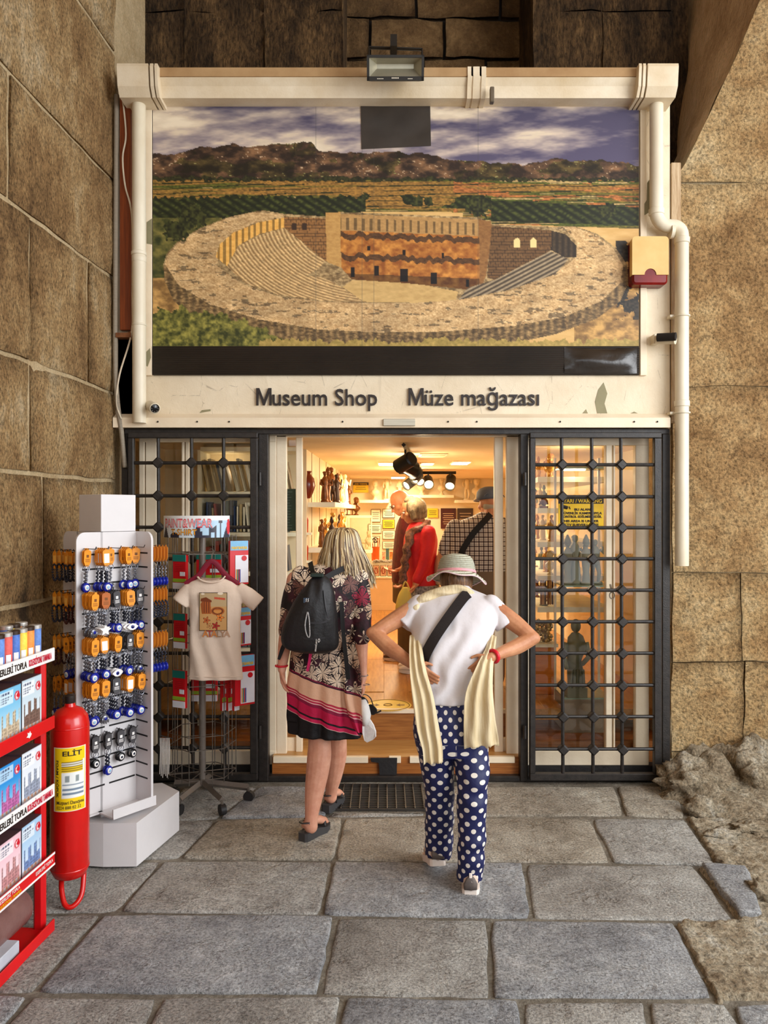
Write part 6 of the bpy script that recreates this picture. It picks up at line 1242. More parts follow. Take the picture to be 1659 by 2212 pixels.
h2 = lambda u, v: hcyl(u, v, .002); h3 = lambda u, v: hcyl(u, v, .0035); CRIM = M('crimson_letter', (190, 40, 56), .4); PINKW = M('pale_pink_letter', (236, 150, 152), .4); ORL = M('orange_letter', (236, 160, 30), .4)
bend_text('PAINT&WEAR', .062, .46, .42, .69, CRIM, tk, h2, bold=.012); bend_text('PAINT&WEAR', .07, .50, .34, .674, PINKW, tk, h3); bend_text('T-SHIRT', .19, .11, .30, .37, M('brown_letter', (120, 60, 20), .4), tk, h2, bold=.012); bend_text('T-SHIRT', .198, .14, .24, .354, ORL, tk, h3)
# packs on the rack
PRD = M('pack_red', (206, 24, 34), .3, var=.06); PBL = M('pack_blue', (120, 186, 226), .3, var=.1); PWH = M('pack_white', (228, 226, 232), .35, var=.03); PGR = M('pack_green', (150, 180, 50), .4); PTE = M('pack_teal', (30, 120, 110), .35)
def pack(px0, px1, py0, py1, Y, ang, kind, lab):
    c = P((px0 + px1) / 2, (py0 + py1) / 2, Y); w = (px1 - px0) * Y / F; h = (py1 - py0) * Y / F; e = E('tshirt_pack', c - Vector((0, 0, h / 2)), lab, 'pack', 'T-shirt paint kits on the spinner rack'); R = Matrix.Rotation(ang, 3, 'Z')
    def bx(x0, x1, z0, z1, dy, th, nm, m): b = MB(); b.obox(c + R @ Vector(((x0 + x1) / 2 * w, dy, (z0 + z1) / 2 * h)), ((x1 - x0) * w, th, (z1 - z0) * h), R, b=.001); return b.build(nm, m, e)
    if kind == 'front':
        bx(-.5, .5, -.5, .5, 0, .028, 'bag', PRD); bx(-.48, .48, .28, .5, -.013, .006, 'header_card', PBL); bx(-.22, .48, -.46, .17, -.016, .004, 'white_shirt', PWH)
        b = MB(); b.tube([c + R @ Vector((.25 * w, -.019, .1 * h)), c + R @ Vector((.25 * w, -.021, .1 * h))], .016, 14); b.build('red_roundel', PRD, e)
        for k, m_ in enumerate((ORL, PTE, PRD, BLU)): bx(-.18 + k * .06, -.14 + k * .06, -.44, -.15, -.02, .004, 'crayon', m_)
        q = c + R @ Vector((0, -.0175, .31 * h)); text('PAINT&WEAR', q, R @ Vector((1, 0, 0)), zd, .022, YELS, e, width=.85 * w, depth=.0004, bold=.0008)
    else:
        bx(-.5, .5, -.5, .5, 0, .02, 'bag', PRD); bx(-.5, .5, .30, .5, -.0115, .004, 'dark_header', PTE); bx(.05, .42, -.12, .0, -.0115, .003, 'white_sticker', PWH); bx(-.5, .5, -.3, -.2, -.0115, .003, 'green_band', PGR); bx(-.5, .5, -.5, -.32, -.0115, .003, 'white_footer', PWH)
        for k in range(5): bx(-.35, .35, .2 - k * .05, .21 - k * .05, -.0112, .002, 'print_line', M('dark_red_print', (150, 10, 20), .5))
pack(494, 536, 1168, 1262, 4.56, .55, 'front', 'paint kit with blue header at the top right of the spinner rack'); pack(505, 542, 1312, 1394, 4.58, .7, 'front', 'paint kit half hidden by the shirt sleeve on the right'); pack(504, 550, 1415, 1522, 4.56, .6, 'front', 'lowest paint kit with red roundel on the right of the rack')
pack(372, 408, 1198, 1272, 4.55, -.45, 'back', 'red backed kit beside the shirt shoulder on the left'); pack(374, 406, 1325, 1400, 4.55, -.45, 'back', 'red backed kit below the left sleeve'); pack(372, 406, 1448, 1528, 4.55, -.45, 'back', 'lowest red backed kit on the left of the rack')
pack(425, 478, 1195, 1262, 4.90, PI * .02, 'back', 'red backed kit on the far side above the shirt collar'); pack(415, 470, 1440, 1514, 4.90, 0, 'back', 'red backed kit on the far side below the shirt hem')
for i in range(3): pack(476 + i * 13, 490 + i * 13, 1440, 1534, 4.66 - i * .03, .9, 'back', 'thin red kit seen edge on below the shirt, %s from the left' % ['first', 'second', 'third'][i])
# tassel bundle hanging on the white stand's right corner
tb = E('key_tassels', P(356, 1680, 4.1), 'bundle of white tassel keyrings hanging low beside the white stand', 'tassel')
b = MB(); b.tube([P(345, 1588, 4.12), P(374, 1596, 4.1)], .003, 6); b.build('hook', HK, tb)
for k in range(7): b = MB(); x = 346 + k * 3.2; b.tube([P(x, 1594, 4.1), P(x + 1, 1620, 4.1), P(x - 1, 1672 + 4 * (k % 3), 4.1)], [.002, .0035, .002], 6); b.build('tassel_strand', M('grey_white_cord', (176, 168, 160), .6), tb)
# ---- hanger and T-shirt
YT = 4.44
hg = E('coat_hanger', P(457, 1215, YT), 'maroon wooden coat hanger holding the T-shirt', 'hanger'); b = MB(); pts = [P(400, 1262, YT), P(428, 1244, YT), P(446, 1220, YT), P(457, 1213, YT), P(468, 1219, YT), P(488, 1243, YT), P(515, 1262, YT)]
b.tube(smoothpath(pts, 4), .016, 8, fl=.6, up=(0, 1, 0)); b.build('shoulders', M('maroon_wood', (120, 26, 46), .35), hg, smooth=True)
b = MB(); b.tube(smoothpath([P(457, 1213, YT), P(457, 1200, YT), P(462, 1192, YT + .01), P(458, 1186, YT + .03), P(452, 1188, YT + .04)], 4), .0028, 6); b.build('hook', WIRE, hg)
def sec(py, x0, x1, dep, Y=YT): a = P(x0, py, Y); c = P(x1, py, Y); return ((a + c) / 2, (c.x - a.x) / 2, dep, (1, 0, 0), (0, 1, 0))
b = MB(); ss = [sec(1250, 428, 486, .018), sec(1256, 412, 502, .028), sec(1268, 398, 520, .036), sec(1285, 404, 526, .045), sec(1305, 409, 522, .05), sec(1350, 411, 519, .052), sec(1400, 410, 520, .05), sec(1440, 409, 523, .048), sec(1467, 408, 525, .046)]
b.loft(ss, 28, pw=2.6)
def slv(pts, rs, fl): b.tube([P(*q) for q in pts], rs, 14, fl=fl, up=(0, 1, 0))
slv([(414, 1270, YT), (402, 1284, YT), (388, 1303, YT - .01)], [.045, .05, .052], .6); slv([(512, 1272, YT), (534, 1286, YT), (558, 1306, YT)], [.045, .05, .052], .6)
def tdis(v):
    w = .007 * math.sin(v.x * 60 + 3 * math.sin(v.z * 7)) * max(0, min(1, (ZZ(1300, YT) - v.z) / .3)); return Vector((v.x, v.y + (w + .006 * noise.noise(v * 14)) * (1 if v.y < YT else .3), v.z))
me = remesh(b, .006, 3, tdis); SHIRT = M('beige_cotton', (224, 202, 182), .8, var=.02, bump=.002, bscale=30)
ts = meshobj('tshirt', me, SHIRT, label='beige kids T-shirt with a printed town picture on the spinner rack', cat='T-shirt', origin=P(466, 1468, YT))
b = MB(); b.tube(smoothpath([P(427, 1246, YT - .012), P(436, 1254, YT - .035), P(456, 1258, YT - .042), P(476, 1254, YT - .035), P(486, 1245, YT - .012)], 5), .007, 8, fl=.6); b.build('collar', SHIRT, ts, smooth='all')
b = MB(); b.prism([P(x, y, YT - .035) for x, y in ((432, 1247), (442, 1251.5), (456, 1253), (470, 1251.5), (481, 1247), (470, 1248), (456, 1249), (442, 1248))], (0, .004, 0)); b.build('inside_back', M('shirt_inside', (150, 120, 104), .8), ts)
b = MB(); b.tube([P(408, 1461, YT - .02), P(425, 1462, YT - .048), P(466, 1463, YT - .053), P(508, 1462, YT - .048), P(525, 1461, YT - .02)], .0022, 6); b.build('hem_stitch', SHIRT, ts)
def tpaint(x, y):
    c = np.tile(np.array((198., 150, 92)), (len(x), 1)); lim = lambda f, col: c.__setitem__(f, np.array(col, float))
    lim(y < 1310, (186, 158, 116)); lim((y > 1375), (224, 190, 140)); lim(pip(x, y, [(433, 1305), (440, 1294), (455, 1300), (456, 1326), (436, 1326)]), (168, 88, 36)); lim((x > 436) & (x < 455) & (np.mod(x, 5) < 2) & (y > 1300) & (y < 1324), (110, 50, 22)); lim(pip(x, y, [(434, 1293), (445, 1290), (457, 1297), (457, 1301), (433, 1299)]), (120, 56, 24))
    d = np.hypot((x - 470) / 15, (y - 1320) / 9); lim((d < 1), (176, 96, 40)); lim((d < 1) & (np.abs(d - .72) < .1), (110, 54, 26)); lim((d < .55) & (y > 1318), (206, 140, 70)); lim((np.abs(y - 1293 - (x - 475) * .1) < 2.2) & (x > 463) & (x < 486), (196, 80, 54))
    for fx, fy, r, col in ((446, 1340, 8, (190, 96, 44)), (475, 1334, 9, (226, 130, 50)), (466, 1352, 9, (170, 40, 36)), (452, 1352, 6, (206, 150, 90))):
        a = np.arctan2(y - fy, x - fx); d = np.hypot(x - fx, y - fy); lim(d < r * (.7 + .3 * np.cos(5 * a)), col); lim((np.abs(d - r * (.7 + .3 * np.cos(5 * a))) < .6), (80, 40, 24)); lim(d < r * .22, (120, 50, 20))
    ed = (x < 431.5) | (x > 489.5) | (y < 1281.5) | (y > 1361); lim(ed, (50, 36, 28)); lim(np.hypot((x - 476) / 6, (y - 1282) / 3) < 1, (230, 214, 190)); lim(np.hypot((x - 438) / 4, (y - 1283) / 2) < 1, (230, 214, 190)); return c
def shirt_y(px, off=.003):
    t_ = np.clip(np.abs((px - 465) / 56.), 0, 1); return YT - .051 * (1 - t_ ** 2.6) ** (1 / 2.6) - off
def tplace(u, v): y = shirt_y(u, .006); return np.stack([(u - CX) * y / F, y, H - (v - CY) * y / F], 1)
paint_grid('shirt_print', tpaint, 430, 491, 1280, 1362.5, 120, 160, tplace, MC('shirt_print', .75), ts, label='printed picture of a temple, bridge and flowers')
for i, ch in enumerate('ATALYA'):
    text(ch, P(444 + i * 9.3, 1376, float(shirt_y(np.array([444 + i * 9.3]), .007)[0])), xd, zd, 15 * YT / F / .72 * .95, M('atalya_%d' % i, [(200, 120, 50), (160, 60, 40), (200, 120, 50), (150, 120, 90), (170, 130, 100), (190, 150, 120)][i], .7), ts, bold=.0008, depth=.0006)
# ================================================================== people
def skin(name, c1, c2):
    t = NT(name); v = t.pos('obj'); t.col(t.ramp(t.noise(v, 14, 6, .65), [(.3, c1), (.7, c2)])); t.b.inputs['Subsurface Weight'].default_value = .12; t.b.inputs['Subsurface Radius'].default_value = (.02, .008, .005)
    return t.fin(.5, 0, t.bump(t.noise(v, 60, 5), .0015), .4)
SK1 = skin('skin_fair', (206, 140, 112), (226, 168, 140)); SK2 = skin('skin_tanned', (176, 112, 76), (204, 146, 106)); SK3 = skin('skin_warm', (196, 128, 88), (216, 152, 110))
def surf_fn(secs):
    ys = np.array([s[0] for s in secs], float); A = np.array(secs, float)
    def fn(px, py, off=0.):
        c, hw, Yc, d = [float(np.interp(py, ys, A[:, k])) for k in (1, 2, 3, 4)]; t = min(.98, abs((px - c) / hw)); Y = Yc - d * math.sqrt(1 - t * t) - off; return P(px, py, Y)
    return fn
def torso(mb, secs, n=32, pw=2.2, grow=0.):
    L = []
    for (py, c, hw, Yc, d) in secs: L.append((P(c, py, Yc), hw * Yc / F + grow, d + grow, (1, 0, 0), (0, 1, 0)))
    # resample smoothly
    cs = smoothpath([q[0] for q in L], 4); rx = smoothval([q[1] for q in L], 4); ry = smoothval([q[2] for q in L], 4)
    mb.loft([(cs[i], rx[i], ry[i], (1, 0, 0), (0, 1, 0)) for i in range(len(cs))], n, pw=pw)
def limb(mb, pts, rs, n=12, k=5, fl=1., up=(0, 1, 0), end=True):
    p = [q if isinstance(q, Vector) else P(*q) for q in pts]; mb.tube(smoothpath(p, k), smoothval(rs, k), n, fl=fl, up=up)
    mb.ball(p[0], rs[0] * .98, n)
    if end: mb.ball(p[-1], rs[-1] * .98, n)
def finger(mb, pts, r0=.0085, r1=.0065): mb.tube(smoothpath(pts, 3), [r0 + (r1 - r0) * i / (3 * (len(pts) - 1)) for i in range(3 * (len(pts) - 1) + 1)], 8); mb.ball(pts[-1], r1, 8)
def hand(mb, wrist, d, across, nrm, curl=.5, spread=.018, s=1., thumb=1):
    # d: direction of the fingers, across: from index to little finger, nrm: palm side normal
    d = Vector(d).normalized(); a = Vector(across); a = (a - d * a.dot(d)).normalized(); n = Vector(nrm); n = (n - d * n.dot(d) - a * n.dot(a)).normalized(); w = Vector(wrist)
    mb.loft([(w + d * t * s, rx * s, ry * s, a, n) for t, rx, ry in ((-.01, .024, .018), (.02, .033, .018), (.055, .040, .016), (.085, .038, .012), (.092, .03, .008))], 14)
    for i, (L, off) in enumerate(((.072, -.028), (.082, -.0095), (.076, .0095), (.06, .028))):
        p0 = w + (d * .078 + a * off) * s; c = curl * (1 + .12 * i); p1 = p0 + (d * math.cos(c * .45) + n * math.sin(c * .45)) * L * .45 * s; p2 = p1 + (d * math.cos(c) + n * math.sin(c)) * L * .32 * s; p3 = p2 + (d * math.cos(c * 1.5) + n * math.sin(c * 1.5)) * L * .25 * s
        finger(mb, [p0, p1, p2, p3], .0088 * s, .0068 * s)
    t0 = w + (d * .025 - a * .03) * s; t1 = t0 + (d * .025 - a * .02 + n * .012 * thumb) * s; t2 = t1 + (d * .032 - a * .006 + n * .012 * thumb) * s; finger(mb, [t0, t1, t2], .0105 * s, .0078 * s)
def head(mb, c, fwd, up=(0, 0, 1), s=1.):
    c = Vector(c); f = Vector(fwd).normalized(); u = Vector(up); u = (u - f * u.dot(f)).normalized(); r = f.cross(u); R = Matrix((r, f, u)).transposed()
    q = lambda x, y, z: c + R @ Vector((x, y, z)) * s
    mb.ball(q(0, -.012, .02), .1 * s, 20, sc=(.76, .96, .98), rot=R); mb.ball(q(0, .028, -.045), .07 * s, 16, sc=(.82, .86, 1.05), rot=R); mb.ball(q(0, .062, -.088), .026 * s, 10, sc=(1.1, .8, .8), rot=R)
    mb.tube([q(0, .078, .012), q(0, .096, -.012), q(0, .108, -.032), q(0, .088, -.042)], [.009 * s, .011 * s, .014 * s, .012 * s], 8); mb.ball(q(0, .082, -.062), .016 * s, 8, sc=(1.5, .7, .45), rot=R); mb.ball(q(0, .081, -.073), .016 * s, 8, sc=(1.3, .7, .5), rot=R)
    for sx in (-1, 1): mb.ball(q(sx * .074, -.005, -.012), .026 * s, 10, sc=(.35, .75, 1.25), rot=R); mb.ball(q(sx * .03, .074, .022), .018 * s, 8, sc=(1.3, .5, .4), rot=R); mb.ball(q(sx * .045, .052, -.025), .026 * s, 8, rot=R)
    mb.tube([q(0, -.03, -.05), q(0, -.045, -.16)], [.055 * s, .058 * s], 12); return q
def eyes(q, par, s=1.):
    for sx in (-1, 1):
        b = MB(); b.ball(q(sx * .031, .078, .006), .011 * s, 8); b.build('eye', WHC, par, smooth='all'); b = MB(); b.ball(q(sx * .031, .085, .006), .0055 * s, 8); b.build('iris', BLK, par)
def ribbon(cs, folds=3, amp=.008, n=20, thick=.004, ph=0., ragged=0.):
    p = smoothpath([P(a, b_, c) for a, b_, c, w in cs], 6); w = smoothval([w * c / F for a, b_, c, w in cs], 6); b = MB(); vs = []; m = len(p)
    for lay in (0, 1):
        for i in range(m):
            dr = (p[min(i + 1, m - 1)] - p[max(i - 1, 0)]).normalized(); xa = dr.cross(Vector((0, 1, 0)));
            if xa.length < .2: xa = Vector((1, 0, 0))
            xa = xa.normalized(); xa = xa if xa.x > 0 else -xa
            for j in range(n + 1):
                t = j / n - .5; y = amp * math.sin(folds * 2 * PI * t + ph + .8 * math.sin(i * .25)) + amp * .6 * noise.noise(Vector((t * 5, i * .12, ph)))
                v = p[i] + xa * (w[i] * t) + Vector((0, y - .0 + lay * thick, 0))
                if i == m - 1: v.z -= ragged * abs(noise.noise(Vector((t * 23, 1, ph))))
                vs.append(v)
    k = m * (n + 1); fs = []
    for lay in (0, 1): fs += [(lay * k + i * (n + 1) + j, lay * k + i * (n + 1) + j + 1, lay * k + (i + 1) * (n + 1) + j + 1, lay * k + (i + 1) * (n + 1) + j) for i in range(m - 1) for j in range(n)]
    for i in range(m - 1):
        for j in (0, n): a = i * (n + 1) + j; c = a + n + 1; fs.append((a, c, c + k, a + k))
    for i in (0, m - 1):
        for j in range(n): a = i * (n + 1) + j; fs.append((a, a + 1, a + 1 + k, a + k))
    b.add(vs, fs); return b
def strap(fn, pts, w, name, mat, par, off=.006, thick=.004, k=6):
    pp = smoothpath([Vector((x, y, 0)) for x, y in pts], k); b = MB(); vs = []; m = len(pp)
    for i in range(m):
        d = (pp[min(i + 1, m - 1)] - pp[max(i - 1, 0)]).normalized(); nr = Vector((-d.y, d.x, 0)) * w / 2
        for sgn in (-1, 0, 1): q = pp[i] + nr * sgn; vs.append(fn(q.x, q.y, off + thick))
        for sgn in (-1, 0, 1): q = pp[i] + nr * sgn; vs.append(fn(q.x, q.y, off - .004))
    fs = []
    for i in range(m - 1):
        a = i * 6; c = a + 6; fs += [(a, a + 1, c + 1, c), (a + 1, a + 2, c + 2, c + 1), (a + 3, a + 4, c + 4, c + 3), (a + 4, a + 5, c + 5, c + 4), (a, c, c + 3, a + 3), (a + 2, a + 5, c + 5, c + 2)]
    fs += [(0, 1, 4, 3), (1, 2, 5, 4)]; e = (m - 1) * 6; fs += [(e, e + 1, e + 4, e + 3), (e + 1, e + 2, e + 5, e + 4)]
    b.add(vs, fs); return b.build(name, mat, par, smooth=True)
def shoe(heel, d, L, par, mats, pitch=0., w=.045, name='shoe', h=.065):
    d = Vector(d).normalized(); R0 = Matrix((Vector((d.y, -d.x, 0)), d, Vector((0, 0, 1)))).transposed(); R = R0 @ Matrix.Rotation(-pitch, 3, 'X'); toe = Vector(heel)
    q = lambda x, y, z: toe + R @ Vector((x, y, z))
    b = MB(); b.loft([(q(0, y, .03 + hh * .42), x * 1.0, hh * .55, R @ Vector((1, 0, 0)), R @ Vector((0, 0, 1))) for y, x, hh in ((.0, w * .4, .05), (.01, w * .72, h * 1.15), (L * .2, w * .84, h * 1.2), (L * .4, w * .8, h * 1.0), (L * .65, w * .95, h * .72), (L * .88, w * .75, h * .5), (L * .985, w * .3, h * .25))], 16)
    u_ = b.build(name, mats[0], par, smooth='all')
    b = MB(); secs = []
    for t, hw in ((0, .55), (.04, .78), (.2, .86), (.4, .8), (.65, 1.0), (.85, .86), (.97, .5), (1, .25)): secs.append((t * L, hw * w))
    for (z0, z1, g) in ((0, .03, 1.06),):
        vs = [q(sx * x * g, y, z + (.012 * max(0, y / L - .75) * 4 if z == z0 else 0)) for y, x in secs for sx in (-1, 1) for z in (z0, z1)]; fs = []
        for i in range(len(secs) - 1): a = i * 4; c = a + 4; fs += [(a, a + 1, c + 1, c), (a + 2, c + 2, c + 3, a + 3), (a, c, c + 2, a + 2), (a + 1, a + 3, c + 3, c + 1)]
        fs += [(0, 2, 3, 1)]; e = (len(secs) - 1) * 4; fs += [(e, e + 1, e + 3, e + 2)]; b.add(vs, fs)
    s_ = b.build('sole' if name == 'shoe' else name + '_sole', mats[1], u_, smooth=True)
    q.up = u_
    return q
# ------------------------------------------------------------------ woman in white T-shirt
w2s = [(1262, 986, 26, 3.90, .06), (1272, 985, 34, 3.885, .07), (1284, 984, 64, 3.865, .085), (1298, 983, 88, 3.835, .10), (1320, 982, 96, 3.80, .115), (1350, 979, 92, 3.755, .12), (1400, 974, 82, 3.70, .118), (1450, 969, 72, 3.665, .115), (1490, 965, 66, 3.645, .115), (1513, 964, 64, 3.64, .115)]
w2f = surf_fn(w2s); b = MB()
torso(b, [(p, c, hw - 6, Y, d - .012) for p, c, hw, Y, d in w2s], 20)
limb(b, [(895, 1316, 3.80), (850, 1342, 3.76), (808, 1368, 3.715)], [.05, .043, .034]); limb(b, [(808, 1368, 3.715), (840, 1398, 3.67), (868, 1418, 3.62), (893, 1437, 3.575)], [.036, .038, .031, .023]); b.ball(P(802, 1367, 3.71), .027, 10)
limb(b, [(1068, 1316, 3.80), (1112, 1346, 3.76), (1150, 1378, 3.715)], [.05, .043, .034]); limb(b, [(1150, 1378, 3.715), (1118, 1396, 3.68), (1088, 1408, 3.63), (1062, 1420, 3.58)], [.036, .038, .031, .023]); b.ball(P(1156, 1379, 3.71), .027, 10)
hl = w2f(905, 1444, .006); hand(b, P(893, 1437, 3.572), w2f(935, 1468, .012) - P(893, 1437, 3.572), (.25, .0, -1), (0, 1, 0), .22, s=.86)
hand(b, P(1062, 1420, 3.577), w2f(1012, 1460, .012) - P(1062, 1420, 3.577), (-.3, .0, -1), (0, 1, 0), .22, s=.92)
qh = head(b, P(986, 1256, 3.955), (0, .86, -.5), (0, .5, .86), .98)
limb(b, [(935, 1590, 3.64), (944, 1720, 3.70), (946, 1850, 3.76)], [.06, .05, .034]); limb(b, [(1008, 1590, 3.62), (1018, 1720, 3.57), (1017, 1895, 3.57)], [.06, .05, .034]); torso(b, [(1500, 965, 58, 3.645, .1), (1560, 970, 62, 3.63, .11), (1600, 970, 60, 3.63, .1)], 20)
me = remesh(b, .0045, 2); w2 = meshobj('person', me, SK2, label='person in white T-shirt and dotted navy trousers, hands on the back', cat='person', origin=G(985, 1930)); eyes(qh, w2)
# T-shirt
b = MB(); torso(b, w2s, 36, 2.3)
for s_, pts in ((-1, [(905, 1306, 3.81), (888, 1326, 3.79), (868, 1348, 3.772)]), (1, [(1060, 1306, 3.81), (1076, 1326, 3.79), (1094, 1352, 3.772)])): limb(b, pts, [.052, .056, .057], 16, end=False)
def w2d(v):
    n = noise.noise(Vector((v.x * 7 + v.z * 9, v.y * 3, v.z * 3 - v.x * 4))); f = .010 * n + .006 * math.sin((v.x * 1.6 - v.z) * 34 + 3 * n) * max(0, min(1, (1.38 - v.z) / .3)); return Vector((v.x, v.y - f, v.z))
me = remesh(b, .006, 4, w2d); TW = M('white_cotton', (212, 206, 208), .75, var=.015, bump=.003, bscale=16)
sh = meshobj('tshirt', me, TW, w2, label='white short sleeved T-shirt')
# trousers with dots
b = MB(); torso(b, [(1494, 965, 56, 3.645, .10), (1512, 965, 62, 3.645, .110), (1530, 966, 69, 3.64, .122), (1565, 968, 76, 3.635, .132), (1600, 972, 76, 3.63, .125), (1625, 974, 72, 3.63, .11)], 28)
limb(b, [(938, 1592, 3.64), (946, 1660, 3.66), (949, 1725, 3.69), (949, 1790, 3.725), (949, 1848, 3.745)], [.088, .080, .070, .070, .066], 18, end=False); limb(b, [(1010, 1592, 3.63), (1021, 1660, 3.59), (1020, 1725, 3.56), (1019, 1810, 3.555), (1016, 1898, 3.56)], [.09, .080, .069, .066, .062], 18, end=False)
def w2t(v):
    n = noise.noise(v * 6); f = .006 * n + .005 * math.sin(v.z * 42 + 9 * v.x + 4 * n) * (1 if v.z < .55 else .5); return Vector((v.x + f * .5, v.y - f, v.z))
me = remesh(b, .006, 3, w2t)
at = me.attributes.new('pu', 'FLOAT_VECTOR', 'POINT'); data = []
for v in me.vertices:
    z = v.co.z; py = CY + (H - z) * F / 3.65
    if py < 1590: cx = P(968, py, 3.64); r = .15; yl = 3.64
    elif v.co.x < P(980, 1700, 3.64).x: yl = 3.64 + (py - 1592) / 254 * .105; cx = P(948, py, yl); r = .072
    else: yl = 3.63 - min(1, (py - 1592) / 200) * .07; cx = P(1019, py, yl); r = .072
    a = math.atan2(v.co.x - cx.x, -(v.co.y - yl)); data += [a * r, 0, z]
at.data.foreach_set('vector', data)
t = NT('polka_navy'); a_ = t.n('ShaderNodeAttribute'); a_.attribute_name = 'pu'; s3 = t.sep(a_.outputs['Vector']); SP_ = .054
u_ = t.ma('DIVIDE', s3[0], SP_); v_ = t.ma('DIVIDE', s3[2], SP_ * .58); row = t.ma('FLOOR', v_); uo = t.ma('ADD', u_, t.ma('MULTIPLY', row, .5)); fu = t.ma('MULTIPLY', t.ma('SUBTRACT', t.ma('FRACT', uo), .5), 1.0); fv = t.ma('MULTIPLY', t.ma('SUBTRACT', t.ma('FRACT', v_), .5), .58)
d_ = t.ma('SQRT', t.ma('ADD', t.ma('MULTIPLY', fu, fu), t.ma('MULTIPLY', fv, fv))); dots = t.ma('LESS_THAN', d_, .2); t.col(t.mix(dots, l4((20, 26, 74)), l4((226, 218, 206)))); NAVY = t.fin(.55, 0, t.bump(t.noise(t.pos('obj'), 40, 4), .002), .4)
meshobj('trousers', me, NAVY, w2, label='navy trousers with white polka dots')
# shoes
SBK = M('sneaker_grey', (74, 66, 64), .6, col2=(112, 100, 94), scale=20); SWH = M('sneaker_white', (230, 218, 208), .5); SBG = M('sneaker_beige', (206, 180, 160), .6)
for hp, d, pit in ((G(1016, 1934) + Vector((.0, -.02, .0)), (.12, 1, 0), 0.), (Vector((XX(947, 3.66), 3.655, .062)), (-.12, 1, 0), .26)):
    hp = Vector(hp); hp.y += .01; q = shoe(hp, d, .245, w2, (SBG, SWH), pit, .046); b = MB(); b.loft([(q(0, -.002 + y, z), x, .006, (1, 0, 0), (0, 1, 0)) for z, x, y in ((.032, .03, -.002), (.06, .032, -.004), (.082, .020, .0), (.09, .012, .004))], 10); b.build('heel_counter', SBK, q.up, smooth='all'); b = MB(); b.obox(q(0, -.003, .093), (.014, .006, .028), Matrix.Identity(3), b=.002); b.build('pull_tab', SWH, q.up)
    b = MB(); b.tube([q(.008 * math.cos(a), -.0085, .066 + .005 * math.sin(a)) for a in [k * PI / 5 for k in range(10)]], .0012, 5, closed=True); b.build('heel_emblem', SWH, q.up)
# hair and hat
b = MB(); R_ = Matrix.Rotation(-.5, 3, 'X'); b.ball(P(986, 1252, 3.93), .1, 18, sc=(.86, .95, .95)); b.ball(P(986, 1268, 3.885), .062, 14, sc=(1.1, .8, .9)); me = remesh(b, .006, 2, lambda v: v + Vector((0, -.004 * noise.noise(Vector((v.x * 90, v.y * 30, v.z * 14))), 0)))
t = NT('brown_hair'); vv = t.mapping(t.pos('obj'), (120, 120, 12)); nz = t.noise(vv, 1, 4); t.col(t.ramp(nz, [(.3, (54, 34, 20)), (.55, (112, 76, 46)), (.75, (176, 134, 90))])); HAIRB = t.fin(.45, 0, t.bump(nz, .004), .5); meshobj('hair', me, HAIRB, w2, label='short brown hair')
ht = E('sun_hat', P(986, 1245, 3.95), 'pale green straw sun hat with pink ribbon worn by the person in white', 'hat')
t = NT('woven_straw'); v = t.pos('obj'); z_ = t.sep(v)[2]; wv_ = t.ma('SINE', t.ma('MULTIPLY', z_, 620.)); ang_ = t.n('ShaderNodeTexNoise'); ck = t.noise(t.mapping(v, (90, 90, 90)), 1, 3); t.col(t.mix(t.ma('MULTIPLY', ck, .6), l4((218, 214, 190)), l4((176, 184, 168)))); STRAW = t.fin(.75, 0, t.bump(t.ma('ADD', wv_, t.ma('MULTIPLY', ck, 1.5)), .004), .3)
hc = P(986, 1240, 3.945); Rh = Matrix.Rotation(-.22, 3, 'X') @ Matrix.Rotation(.03, 3, 'Y')
b = MB(); b.lathe([(.100, 0), (.097, .02), (.092, .05), (.084, .075), (.07, .092), (.04, .1), (.0, .102)], 40, hc, Rh); b.build('crown', STRAW, ht, smooth='all')
b = MB(); vs = []; n = 56
for k, (r, z) in enumerate(((.098, .006), (.115, -.002), (.135, -.012), (.147, -.024))):
    for j in range(n):
        a = 2 * PI * j / n; w_ = (.012 * math.sin(3 * a + .6) + .010 * math.sin(5 * a)) * k / 3 - .022 * max(0, math.cos(a - .1)) ** 4 * k / 3; vs.append(hc + Rh @ Vector((r * 1.02 * math.cos(a), r * math.sin(a), z + w_)))
vs += [v + Vector((0, 0, -.003)) for v in vs]; m = 4 * n; fs = []
for o_ in (0, m): fs += [(o_ + k * n + j, o_ + k * n + (j + 1) % n, o_ + (k + 1) * n + (j + 1) % n, o_ + (k + 1) * n + j) for k in range(3) for j in range(n)]
fs += [(3 * n + j, 3 * n + (j + 1) % n, m + 3 * n + (j + 1) % n, m + 3 * n + j) for j in range(n)] + [(j, (j + 1) % n, m + (j + 1) % n, m + j) for j in range(n)]
b.add(vs, fs); b.build('brim', STRAW, ht, smooth='all'); b = MB(); b.lathe([(.1005, .004), (.1015, .006), (.1005, .016), (.099, .018)], 40, hc, Rh); b.build('ribbon', M('pink_ribbon', (216, 150, 156), .6), ht, smooth=True)
b = MB(); b.tube([hc + Rh @ Vector((.148 * 1.02 * math.cos(a), .148 * math.sin(a), -.025 + (.012 * math.sin(3 * a + .6) + .010 * math.sin(5 * a)) - .022 * max(0, math.cos(a - .1)) ** 4)) for a in [2 * PI * j / 56 for j in range(56)]], .003, 6, closed=True); b.build('edging', M('pale_pink_edging', (226, 196, 200), .6), ht)
